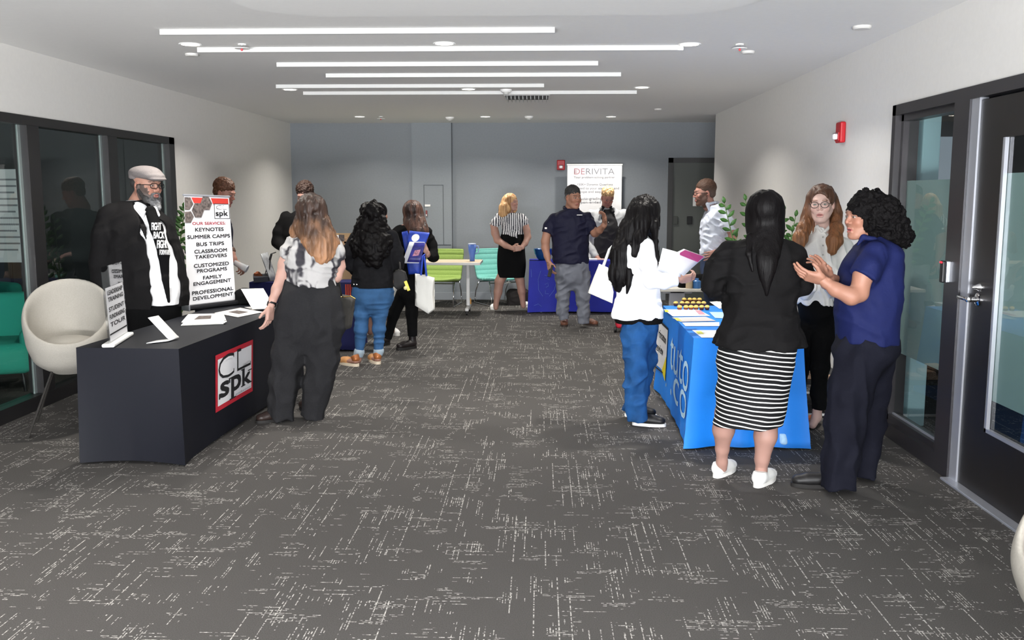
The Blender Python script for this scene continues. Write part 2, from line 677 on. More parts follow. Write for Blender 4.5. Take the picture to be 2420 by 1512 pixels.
def alarm(name, loc, xd, n, w, h, label):
    """fire-alarm strobe: a rounded box with a clear strobe dome"""
    t = thing(name, loc, label, 'alarm')
    ang = math.atan2(xd[1], xd[0])
    mb = MB()
    mb.box((0, 0, 0), (w, 0.045, h), bev=0.012, seg=3)
    mb.box((0, -0.026, -h * 0.2), (w * 0.72, 0.012, h * 0.42), bev=0.005)
    o = mb.build('housing', M_RED, t)
    MB().box((0, -0.045, -h * 0.2), (w * 0.42, 0.04, h * 0.28), bev=0.012, seg=3).build('strobe_lens', mat('strobe_clear', 'f2eef0', 0.15, spec=0.8), t)
    MB().box((0, -0.036, -h * 0.05), (w * 0.6, 0.03, h * 0.05), bev=0.004).build('lens_visor', mat('visor', '6a4a50', 0.4), t)
    t.rotation_euler = (0, 0, ang)
    return t


p = at(1325.5, 390, YB)
alarm('fire_alarm', (p.x, YB - 0.025, p.z), (1, 0), None, 0.125, 0.155, 'red fire alarm strobe on the grey back wall beside the white banner')
p = onx(1985, 313, XR - 0.03)
alarm('fire_alarm', (XR - 0.025, p.y, p.z), (0, -1), None, 0.13, 0.165, 'red fire alarm strobe high on the white wall near the right-hand storefront')

# ------------------------------------------------------------------ window_1: the glazed left wall
w1 = thing('window_1', (XL, 0, 0), None, None)
props(w1, kind='structure')
yy = lambda px, py=600: onx(px, py, XL).y
mull = [(yy(60, 300), yy(88, 300)), (yy(252, 330), yy(274, 330))]
ys = [(-1.2, -1.1), (1.3, 1.42), (3.4, 3.52)] + [(a, b) for a, b in mull]
hd = 0.07
mb = MB().span((XL - 0.1, YF, LWIN_TOP - hd), (XL + 0.015, LWIN_END, LWIN_TOP)).span((XL - 0.1, YF, 0), (XL + 0.015, LWIN_END, 0.11)).span((XL - 0.1, LWIN_END - 0.14, 0), (XL + 0.015, LWIN_END, LWIN_TOP))
for a, b in ys:
    mb.span((XL - 0.1, a, 0.1), (XL + 0.01, b, LWIN_TOP - hd + 0.01))
mb.build('frame', M_BLACKFR, w1, world=True)
mb = MB()
for a in [m_[0] for m_ in ys] + [LWIN_END - 0.14]:
    mb.span((XL - 0.06, a - 0.035, 0.11), (XL - 0.045, a, LWIN_TOP - hd))  # strip put in for light reflected from the frame
props(mb.build('silver_strip', mat('reflection_silver', '8d9896', 0.35, metal=0.4), w1, world=True), 'silver glazing strips')
edges = [YF] + [v for ab in ys for v in ab] + [LWIN_END - 0.14]
for i in range(0, len(edges), 2):
    MB().quad((XL - 0.05, edges[i], 0.11), (XL - 0.05, edges[i + 1], 0.11), (XL - 0.05, edges[i + 1], LWIN_TOP - hd), (XL - 0.05, edges[i], LWIN_TOP - hd)).build('glass', M_GLASS, w1, world=True)
# unlit room behind the left glazing
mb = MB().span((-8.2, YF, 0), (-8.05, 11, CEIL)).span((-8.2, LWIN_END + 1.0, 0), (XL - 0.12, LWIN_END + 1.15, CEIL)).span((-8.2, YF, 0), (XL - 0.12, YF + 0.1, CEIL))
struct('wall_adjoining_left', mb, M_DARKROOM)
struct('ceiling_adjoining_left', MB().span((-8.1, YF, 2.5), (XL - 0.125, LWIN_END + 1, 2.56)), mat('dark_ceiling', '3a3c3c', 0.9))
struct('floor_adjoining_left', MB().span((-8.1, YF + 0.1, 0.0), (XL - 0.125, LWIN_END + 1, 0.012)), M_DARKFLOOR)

# ------------------------------------------------------------------ window_2 and door_2: the storefront in the right wall
ry = lambda px, py=640: onx(px, py, XR).y
YM1, YM0 = ry(2237), ry(2272)          # mullion between sidelight and door
YA = ry(2290)                          # silver door-edge strip ends
w2 = thing('window_2', (XR, R_Y1, 0), None, None)
props(w2, kind='structure')
fw = 0.07
mb = MB()
mb.span((XR - 0.012, R_Y1 - 0.06, 0), (XR + 0.15, R_Y1, R_TOP)).span((XR - 0.012, R_Y0, R_TOP - fw), (XR + 0.15, R_Y1, R_TOP)).span((XR - 0.012, YM0, 0), (XR + 0.15, YM1, R_TOP - fw)).span((XR - 0.012, YM1, 0), (XR + 0.15, R_Y1, 0.1))
mb.span((XR + 0.03, R_Y1 - 0.1, 0.1), (XR + 0.12, R_Y1 - 0.06, R_TOP - fw)).span((XR + 0.03, YM1, 0.1), (XR + 0.12, YM1 + 0.03, R_TOP - fw)).span((XR + 0.03, YM1, R_TOP - fw - 0.04), (XR + 0.12, R_Y1 - 0.06, R_TOP - fw)).span((XR + 0.03, YM1, 0.1), (XR + 0.12, R_Y1 - 0.06, 0.14))
mb.build('frame', M_BLACKFR2, w2, world=True)
gx = XR + 0.07
MB().quad((gx, YM1 + 0.03, 0.14), (gx, R_Y1 - 0.1, 0.14), (gx, R_Y1 - 0.1, R_TOP - fw - 0.04), (gx, YM1 + 0.03, R_TOP - fw - 0.04)).build('glass', M_GLASS, w2, world=True)
FZ1 = onx(2200, 424, XR).z
FZ0 = onx(2215, 886, XR).z
props(MB().span((gx + 0.004, YM1 + 0.03, FZ0), (gx + 0.007, R_Y1 - 0.1, FZ1)).build('frosted_film', M_FROST, w2, world=True), 'pale green frosted film band')
MB().span((gx - 0.012, YM1 + 0.03, 0.14), (gx - 0.002, R_Y1 - 0.1, 0.152)).build('silver_strip', M_ALU, w2, world=True)

d2 = thing('door_2', (XR, YM0, 0), None, None)
props(d2, kind='structure')
MB().span((XR + 0.0, YA, 0.012), (XR + 0.05, YM0 - 0.002, R_TOP - fw)).build('edge_strip', M_ALU, d2, world=True)
ds = ry(2345)
dtop, dbot = R_TOP - fw - 0.015, 0.015
gz1, gz0 = onx(2385, 322, XR).z, onx(2330, 1025, XR).z
mb = MB()
mb.span((XR + 0.01, ds, dbot), (XR + 0.055, YA - 0.002, dtop)).span((XR + 0.01, R_Y0 + 0.03, gz1), (XR + 0.055, ds, dtop)).span((XR + 0.01, R_Y0 + 0.03, dbot), (XR + 0.055, ds, gz0)).span((XR + 0.01, R_Y0 + 0.03, gz0), (XR + 0.055, R_Y0 + 0.15, gz1))
mb.build('door_leaf', mat('door_espresso', '1c1918', 0.42, noise=(6, 0.15)), d2, world=True)
MB().quad((XR + 0.035, R_Y0 + 0.15, gz0), (XR + 0.035, ds, gz0), (XR + 0.035, ds, gz1), (XR + 0.035, R_Y0 + 0.15, gz1)).build('glass', M_GLASS, d2, world=True)
MB().span((XR + 0.038, R_Y0 + 0.15, FZ0 - 0.02), (XR + 0.041, ds - 0.01, FZ1 + 0.02)).build('frosted_film', M_FROST, d2, world=True)
MB().span((XR + 0.012, ds - 0.022, gz0), (XR + 0.033, ds, gz1)).span((XR + 0.012, R_Y0 + 0.15, gz0), (XR + 0.033, ds, gz0 + 0.02)).build('silver_strip', M_ALU, d2, world=True)
MB().span((XR - 0.05, R_Y0, 0.0), (XR + 0.02, YM0, 0.014), bev=0.003).build('threshold', M_ALU, d2, world=True)
hz = onx(2310, 708, XR).z
hy = (YA + ds) / 2 + 0.02
hn = MB()
hn.lathe([(0.0, 0.0), (0.036, 0.0), (0.036, 0.008), (0.03, 0.012), (0.016, 0.014), (0.014, 0.05), (0.0, 0.05)], (0, 0, 0), 20, M=Matrix.Rotation(-PI / 2, 3, 'Y'), cap=False)
hn.box((-0.055, 0.06, 0), (0.02, 0.16, 0.022), bev=0.008)
hn.box((-0.055, -0.0, 0), (0.03, 0.035, 0.03), bev=0.008)
h = hn.build('lever_handle', M_CHROME, d2, auto=40)
h.location = Vector((XR + 0.01, hy, hz)) - d2.location
MB().lathe([(0, 0), (0.024, 0), (0.024, 0.012), (0.012, 0.03), (0.008, 0.05), (0.0, 0.05)], (XR + 0.01, hy - 0.02, hz + 0.07), 18, M=Matrix.Rotation(-PI / 2, 3, 'Y'), cap=False).build('lock_cylinder', M_CHROME, d2, world=True, auto=40)

# card reader on the mullion
rz_ = onx(2241, 641, XR).z
c = Vector((XR - 0.03, (YM0 + YM1) / 2 + 0.05, rz_))
t = thing('card_reader', c, 'slim black and silver card reader with a red light on the dark door mullion', 'card reader')
MB().box((0.012, 0, 0), (0.026, 0.05, 0.125), bev=0.004).build('mount', M_ALU, t)
MB().box((-0.012, 0.004, 0), (0.022, 0.046, 0.13), bev=0.007).build('reader_body', M_BLACK, t)
MB().box((-0.02, 0.004, 0.055), (0.016, 0.03, 0.01), bev=0.003).build('indicator', mat('led_red', 'ff2030', 0.4, emit='ff1020', estr=3), t)

# office seen through the right storefront
M_OFF = mat('office_wall', '8f9896', 0.9)
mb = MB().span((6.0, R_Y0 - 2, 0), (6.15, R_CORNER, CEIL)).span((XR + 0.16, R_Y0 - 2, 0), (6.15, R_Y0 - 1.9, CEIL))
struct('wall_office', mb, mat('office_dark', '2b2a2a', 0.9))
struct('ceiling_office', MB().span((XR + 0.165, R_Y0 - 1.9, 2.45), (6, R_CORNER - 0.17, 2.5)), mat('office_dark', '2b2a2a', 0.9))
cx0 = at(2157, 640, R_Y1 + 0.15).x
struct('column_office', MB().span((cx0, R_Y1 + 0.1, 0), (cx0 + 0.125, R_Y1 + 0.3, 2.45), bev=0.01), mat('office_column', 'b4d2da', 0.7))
area('office_fill', (5.7, 5.2, 1.7), (0, PI / 2, math.radians(-10)), 1.6, 1.6, 26, (0.75, 0.88, 1.0))  # added lamp that brightens the office column

# ------------------------------------------------------------------ ceiling fittings
bars = [(371, 1311, 73, 12), (459, 1612, 115, 9.5), (650, 1413, 151, 8.5), (767, 1467, 177, 8), (649, 1286, 203, 6.5), (713, 1504, 219, 6)]
BL = ['nearest the camera and the thickest looking of the ceiling baffles', 'long white ceiling baffle, second from the camera, running past the front downlights', 'white ceiling baffle, third from the camera',
      'white ceiling baffle, fourth from the camera, shifted to the right of its neighbours', 'short white ceiling baffle, fifth from the camera, beside a small downlight', 'long white ceiling baffle farthest from the camera, behind the ceiling diffuser']
BL[0] = 'white ceiling baffle nearest the camera, in front of the front downlights'
for i, (x0, x1, y, h) in enumerate(bars):
    zb = CEIL - 0.018
    a, b = onz(x0, y, zb), onz(x1, y, zb)
    ym = (a.y + b.y) / 2
    hh = 0.036
    o = MB().span((a.x, ym, CEIL - hh), (b.x, ym + 0.05, CEIL), bev=0.002).build('ceiling_baffle', M_BAR)
    props(o, BL[i], 'ceiling baffle', 'white ceiling baffles')

LP = [(450, 104), (1050, 102), (1630, 104), (685, 211), (1107, 210), (1517, 206), (850, 275), (1147, 275), (1444, 275)]
rows = ['front', 'middle', 'back']
cols = ['left', 'centre', 'right']
lt = None
for i, (px, py) in enumerate(LP):
    p = onz(px, py, CEIL)
    lab = 'round recessed downlight, %s one of the %s row on the ceiling' % (cols[i % 3], rows[i // 3])
    if lt is None:
        lt = thing('downlight', (p.x, p.y, CEIL), lab, 'downlight', 'recessed ceiling downlights')
        MB().lathe([(0.066, -0.001), (0.082, -0.001), (0.085, -0.004), (0.078, -0.008), (0.066, -0.006)], n=28, cap=False).build('trim_ring', M_WHITE, lt, smooth=True)
        MB().lathe([(0.0, -0.003), (0.067, -0.003), (0.067, -0.0045), (0.0, -0.0045)], n=28, cap=False).build('lens', M_LAMP, lt)
    else:
        r = lt.copy()
        COL.objects.link(r)
        r.location = (p.x, p.y, CEIL)
        r['label'] = lab
        for ch in list(lt.children):
            c = ch.copy()
            COL.objects.link(c)
            c.parent = r
    area('downlight_glow', (p.x, p.y, CEIL - 0.012), (0, 0, 0), 0.12, 0.12, DOWNLIGHT_POWER, DOWNLIGHT_COLOR, spread=math.radians(135), shape='DISK')
for x in (-2.6, -0.75, 1.05):
    area('downlight_glow', (x, 3.6, CEIL - 0.06), (0, 0, 0), 0.12, 0.12, DOWNLIGHT_POWER, DOWNLIGHT_COLOR, spread=math.radians(135), shape='DISK')

sp = [(572, 104, 'flat round sprinkler cover with a red bulb, near the front-left downlight'), (1748, 104, 'flat round sprinkler cover with a red bulb, right of the front row downlights'),
      (900, 275, 'tiny sprinkler with a red bulb beside the back-left downlight')]
for px, py, lab in sp:
    p = onz(px, py, CEIL)
    t = thing('sprinkler', (p.x, p.y, CEIL), lab, 'sprinkler', 'ceiling sprinklers')
    MB().lathe([(0.0, 0), (0.03, 0), (0.03, -0.008), (0.0, -0.008)], n=20, cap=False).build('escutcheon', M_WHITE, t)
    MB().lathe([(0.0, -0.03), (0.055, -0.03), (0.055, -0.034), (0.0, -0.034)], n=24, cap=False).build('cover_plate', M_WHITE, t)
    MB().tube([(0.0, 0, -0.008), (0.0, 0, -0.03)], 0.009).build('stem', M_CHROME, t)
    MB().ball((0.0, -0.01, -0.043), 0.009).build('bulb', mat('bulb_red', 'd83c46', 0.3), t)
for px, py, rr, lab in [(2037, 62, 0.06, 'flat white sprinkler cover plate high at the ceiling edge near the right wall'), (453, 127, 0.05, 'round white ceiling cap just behind the front-left downlight'), (1768, 121, 0.05, 'round white ceiling cap behind the right sprinkler'), (1555, 257, 0.05, 'small white ceiling cap near the back right corner')]:
    p = onz(px, py, CEIL)
    props(MB().lathe([(0, 0), (rr, 0), (rr, -0.012), (rr * 0.85, -0.02), (0, -0.02)], (p.x, p.y, CEIL), 24, cap=False).build('blank_cover', mat('cap_white', 'd2d0cc', 0.6), auto=40), lab, 'ceiling cover')
for px, py, lab in [(1196, 216, 'white smoke detector beside the ceiling diffuser'), (1250, 278, 'white smoke detector near the back wall, between two downlights'), (1063, 280, 'white smoke detector near the back wall above the pilaster')]:
    p = onz(px, py, CEIL - 0.02)
    t = thing('smoke_detector', (p.x, p.y, CEIL), lab, 'smoke detector', 'ceiling smoke detectors')
    MB().lathe([(0, 0), (0.062, 0), (0.062, -0.014), (0.048, -0.03), (0, -0.03)], n=24, cap=False).build('base', M_WHITE, t, auto=40)
    MB().lathe([(0, -0.03), (0.034, -0.03), (0.03, -0.05), (0, -0.054)], n=20, cap=False).build('sensor_cap', mat('cap_grey', 'bdbdb9', 0.5), t, auto=40)

# ceiling diffuser with fins
a, b = onz(1190, 224, CEIL - 0.02), onz(1300, 224, CEIL - 0.02)
t = thing('air_diffuser', ((a.x + b.x) / 2, a.y + 0.25, CEIL), 'square white air diffuser with fins on the ceiling', 'air vent')
hw = (b.x - a.x) / 2
MB().box((0, 0, -0.012), (2 * hw, 2 * hw, 0.024), bev=0.004).build('frame', M_WHITE, t)
mb = MB()
for k in range(11):
    mb.box(((k - 5) * hw * 0.17, -hw * 0.15, -0.04), (0.006, hw * 1.5, 0.05))
mb.build('fins', mat('fin_grey', 'b9bab8', 0.5), t)
MB().box((0, 0, -0.026), (hw * 1.86, hw * 1.86, 0.006)).build('core', mat('fin_dark', '6b6c6b', 0.6), t)

# ------------------------------------------------------------------ sculpting: smooth-blended volumes turned into one skin
def _perp(a):
    return np.asarray(a, dtype=np.float64)


def rot_from(fwd, up=(0, 0, 1)):
    """columns: right, forward, up"""
    f = np.array(fwd, float)
    f /= np.linalg.norm(f)
    r = np.cross(f, np.array(up, float))
    r /= np.linalg.norm(r)
    u = np.cross(r, f)
    return np.stack([r, f, u], 1)


_rng = np.random.RandomState(7)
_LAT = _rng.rand(32, 32, 32).astype(np.float32) * 2 - 1


def vnoise(P, sc):
    """smooth value noise; sc = wavelength(s) in metres"""
    q = P / np.asarray(sc, dtype=np.float32)
    i = np.floor(q).astype(np.int32)
    f = q - i
    f = f * f * (3 - 2 * f)
    i &= 31
    j = (i + 1) & 31
    x0, y0, z0, x1, y1, z1 = i[..., 0], i[..., 1], i[..., 2], j[..., 0], j[..., 1], j[..., 2]
    fx, fy, fz = f[..., 0], f[..., 1], f[..., 2]
    a = _LAT[x0, y0, z0] * (1 - fx) + _LAT[x1, y0, z0] * fx
    b = _LAT[x0, y1, z0] * (1 - fx) + _LAT[x1, y1, z0] * fx
    c = _LAT[x0, y0, z1] * (1 - fx) + _LAT[x1, y0, z1] * fx
    d = _LAT[x0, y1, z1] * (1 - fx) + _LAT[x1, y1, z1] * fx
    return (a * (1 - fy) + b * fy) * (1 - fz) + (c * (1 - fy) + d * fy) * fz


class Sdf:
    def __init__(s, h=0.01, k=0.02):
        s.h, s.k = h, k
        s.ops = []
        s.noise = []
        s.lo, s.hi = np.full(3, 1e9), np.full(3, -1e9)

    def _add(s, fn, lo, hi, op, k):
        k = s.k if k is None else k
        lo, hi = np.array(lo, float), np.array(hi, float)
        s.ops.append((fn, lo, hi, op, k))
        if op == 'add':
            s.lo = np.minimum(s.lo, lo)
            s.hi = np.maximum(s.hi, hi)
        return s

    def cap(s, a, b, ra, rb=None, k=None, op='add', fl=1.0, fdir=(0, 1, 0), flat=False):
        """tapered limb; fl flattens it along fdir; flat cuts it square at b"""
        a, b = np.array(a, float), np.array(b, float)
        rb = ra if rb is None else rb
        ba = b - a
        L2 = max(ba @ ba, 1e-12)
        L = math.sqrt(L2)
        fd = np.array(fdir, float)
        fd /= np.linalg.norm(fd)

        def fn(P):
            pa = P - a
            t = (pa @ ba) / L2
            tc = np.clip(t, 0, 1.3 if flat else 1)
            q = pa - tc[..., None] * ba
            if fl != 1.0:
                q = q + (q @ fd)[..., None] * fd * (1 / fl - 1)
            r = ra + (rb - ra) * np.clip(tc, 0, 1)
            d = np.sqrt((q * q).sum(-1)) - r
            if fl < 1:
                d = d * (0.5 + 0.5 * fl)
            if flat:
                d = np.maximum(d, (t - 1) * L)
            return d
        m = max(ra, rb) * max(fl, 1)
        return s._add(fn, np.minimum(a, b) - m, np.maximum(a, b) + m, op, k)

    def ell(s, c, r, R=None, k=None, op='add'):
        c, r = np.array(c, float), np.array(r, float)
        if r.ndim == 0:
            r = np.full(3, float(r))
        R_ = None if R is None else np.array(R)

        def fn(P):
            q = P - c
            if R_ is not None:
                q = q @ R_
            k0 = np.sqrt(((q / r) ** 2).sum(-1))
            k1 = np.sqrt(((q / (r * r)) ** 2).sum(-1)) + 1e-9
            return k0 * (k0 - 1) / k1
        m = r.max() if R is not None else r
        return s._add(fn, c - m, c + m, op, k)

    def box(s, c, hd, R=None, rd=0.01, k=None, op='add'):
        c, hd = np.array(c, float), np.array(hd, float)
        R_ = np.eye(3) if R is None else np.array(R)

        def fn(P):
            q = np.abs((P - c) @ R_) - (hd - rd)
            return np.sqrt((np.maximum(q, 0) ** 2).sum(-1)) + np.minimum(q.max(-1), 0) - rd
        m = np.abs(R_) @ hd
        return s._add(fn, c - m, c + m, op, k)

    def loft(s, secs, k=None, op='add', e=2.3, flat_top=False):
        """secs: (x, y, z, half width x, half depth y[, twist]) from any end; flat at the ends. One elliptical section per height."""
        S = np.array([list(q) + [0.0] * (6 - len(q)) for q in secs], float)
        S = S[np.argsort(S[:, 2])]
        z = S[:, 2]
        zz = np.linspace(z[0], z[-1], 64)
        # smooth the profile a little: pchip-like via cosine easing
        idx = np.clip(np.searchsorted(z, zz) - 1, 0, len(z) - 2)
        t = (zz - z[idx]) / (z[idx + 1] - z[idx])
        m_ = np.gradient(S, z, axis=0) if len(z) > 2 else np.repeat((S[1:] - S[:1]) / (z[1] - z[0]), 2, 0)
        hgt = (z[idx + 1] - z[idx])[:, None]
        t = t[:, None]
        T = ((2 * t ** 3 - 3 * t ** 2 + 1) * S[idx] + (t ** 3 - 2 * t ** 2 + t) * hgt * m_[idx] + (-2 * t ** 3 + 3 * t ** 2) * S[idx + 1] + (t ** 3 - t ** 2) * hgt * m_[idx + 1])

        def fn(P):
            pz = P[..., 2]
            zc = np.clip(pz, z[0], z[-1])
            g = [np.interp(zc, zz, T[:, i]) for i in (0, 1, 3, 4, 5)]
            x, y = P[..., 0] - g[0], P[..., 1] - g[1]
            ca, sa = np.cos(g[4]), np.sin(g[4])
            x, y = x * ca + y * sa, -x * sa + y * ca
            w, dp = np.maximum(g[2], 0.004), np.maximum(g[3], 0.004)
            q = (np.abs(x / w) ** e + np.abs(y / dp) ** e) ** (1 / e)
            d = (q - 1) * np.minimum(w, dp)
            return np.maximum(d, np.maximum(z[0] - pz, pz - z[-1]))
        mx = np.maximum(T[:, 3], T[:, 4])
        lo = [(T[:, 0] - mx).min(), (T[:, 1] - mx).min(), z[0]]
        hi = [(T[:, 0] + mx).max(), (T[:, 1] + mx).max(), z[-1]]
        return s._add(fn, lo, hi, op, k)

    def wrinkle(s, amp, sc, off=0.0):
        """adds relief to the whole skin"""
        s.noise.append((amp, np.array(sc, float) if not np.isscalar(sc) else np.full(3, float(sc)), off))
        return s

    def folds(s, amp, sc, tilt=0.0, off=0.0):
        """soft creases: sharp ridges running across the short wavelengths, tilted in the picture plane"""
        ca, sa = math.cos(tilt), math.sin(tilt)
        sc = np.array(sc, float)

        def f(P):
            Q = P + off
            Q = np.stack([Q[:, 0] * ca + Q[:, 2] * sa, Q[:, 1], -Q[:, 0] * sa + Q[:, 2] * ca], 1)
            Q = Q + 0.25 * sc.min() * np.stack([vnoise(P, 0.09), vnoise(P + 7, 0.09), vnoise(P + 13, 0.09)], 1)
            return amp * (np.abs(vnoise(Q, sc)) * 2.2 - 0.6)
        s.noise.append(f)
        return s

    def fn_relief(s, fn):
        s.noise.append(fn)
        return s

    def skin(s):
        h = s.h
        pad = 3 * h + sum(abs(n[0]) for n in s.noise if isinstance(n, tuple))
        lo, hi = s.lo - pad, s.hi + pad
        n = np.ceil((hi - lo) / h).astype(int) + 1
        ax = [(lo[i] + np.arange(n[i]) * h) for i in range(3)]
        Fd = np.full(n, 1.0, dtype=np.float32)
        for fn, a, b, op, k in s.ops:
            m = k + 3 * h + (0.02 if s.noise else 0)
            i0 = np.clip(np.floor((a - m - lo) / h).astype(int), 0, n)
            i1 = np.clip(np.ceil((b + m - lo) / h).astype(int) + 1, 0, n)
            if (i1 <= i0).any():
                continue
            P = np.stack(np.meshgrid(ax[0][i0[0]:i1[0]], ax[1][i0[1]:i1[1]], ax[2][i0[2]:i1[2]], indexing='ij'), -1)
            d = fn(P)
            sl = tuple(slice(i0[i], i1[i]) for i in range(3))
            f = Fd[sl]
            if op == 'add':
                if k > 0:
                    hh = np.maximum(k - np.abs(f - d), 0) / k
                    Fd[sl] = np.minimum(f, d) - hh * hh * k * 0.25
                else:
                    Fd[sl] = np.minimum(f, d)
            elif op == 'sub':
                d = -d
                if k > 0:
                    hh = np.maximum(k - np.abs(f - d), 0) / k
                    Fd[sl] = np.maximum(f, d) + hh * hh * k * 0.25
                else:
                    Fd[sl] = np.maximum(f, d)
        if s.noise:
            band = np.abs(Fd) < 0.05
            I = np.argwhere(band)
            P = lo + I * h
            dd = np.zeros(len(P), dtype=np.float32)
            for q in s.noise:
                if callable(q):
                    dd += q(P)
                else:
                    dd += q[0] * vnoise(P + q[2], q[1])
            Fd[band] += dd
        return surface_nets(Fd, lo, h)


def surface_nets(Fd, lo, h):
    S = Fd < 0
    c = np.zeros(tuple(x - 1 for x in Fd.shape), dtype=np.uint8)
    for dx in (0, 1):
        for dy in (0, 1):
            for dz in (0, 1):
                c += S[dx:dx + c.shape[0], dy:dy + c.shape[1], dz:dz + c.shape[2]]
    act = (c > 0) & (c < 8)
    I = np.argwhere(act)
    idx = np.full(c.shape, -1, dtype=np.int32)
    idx[act] = np.arange(len(I))
    acc = np.zeros((len(I), 3))
    cnt = np.zeros(len(I))
    corners = [(x, y, z_) for x in (0, 1) for y in (0, 1) for z_ in (0, 1)]
    val = {q: Fd[I[:, 0] + q[0], I[:, 1] + q[1], I[:, 2] + q[2]] for q in corners}
    for a in corners:
        for ax_ in range(3):
            if a[ax_] == 1:
                continue
            b = list(a)
            b[ax_] = 1
            b = tuple(b)
            va, vb = val[a], val[b]
            m = (va < 0) != (vb < 0)
            t = va[m] / (va[m] - vb[m])
            p = np.tile(np.array(a, float), (m.sum(), 1))
            p[:, ax_] += t
            acc[m] += p
            cnt[m] += 1
    V = lo + (I + acc / cnt[:, None]) * h
    Q = []
    for ax_ in range(3):
        o1, o2 = [(1, 2), (2, 0), (0, 1)][ax_]
        sl0 = [slice(1, -1)] * 3
        sl0[ax_] = slice(0, -1)
        sl1 = [slice(1, -1)] * 3
        sl1[ax_] = slice(1, None)
        A, B = S[tuple(sl0)], S[tuple(sl1)]
        E = np.argwhere(A != B)
        if not len(E):
            continue
        inside = A[E[:, 0], E[:, 1], E[:, 2]]
        base = E + 1
        base[:, ax_] -= 1
        u = np.zeros(3, int)
        u[o1] = 1
        w = np.zeros(3, int)
        w[o2] = 1
        q = [base - u - w, base - w, base, base - u]
        ids = np.stack([idx[p[:, 0], p[:, 1], p[:, 2]] for p in q], 1)
        ids[~inside] = ids[~inside][:, ::-1]
        Q.append(ids)
    Q = np.concatenate(Q)
    Q = Q[(Q >= 0).all(1)]
    return V, Q


def skin_obj(name, parent, m, sdfs, colf=None, mats=None, matf=None):
    """joins the skins of one or more volumes into ONE mesh object"""
    Vs, Qs, b = [], [], 0
    for sd in (sdfs if isinstance(sdfs, (list, tuple)) else [sdfs]):
        V, Q = sd.skin() if isinstance(sd, Sdf) else sd
        Vs.append(V)
        Qs.append(Q + b)
        b += len(V)
    V, Q = np.concatenate(Vs), np.concatenate(Qs)
    c = colf(V) if colf else None
    fm = matf(V[Q].mean(1)).astype(np.int32) if matf else None
    return mesh_obj(name, V, Q, m, parent, smooth=True, col=c, world_space=parent is not None, mats=mats, fm=fm)


# ------------------------------------------------------------------ people
M_SKIN = mat('skin', 'd9a58c', 0.5, attr=True, spec=0.35, bump=(260, 0.05))


def A3(v):
    return np.array([v[0], v[1], v[2]], float)


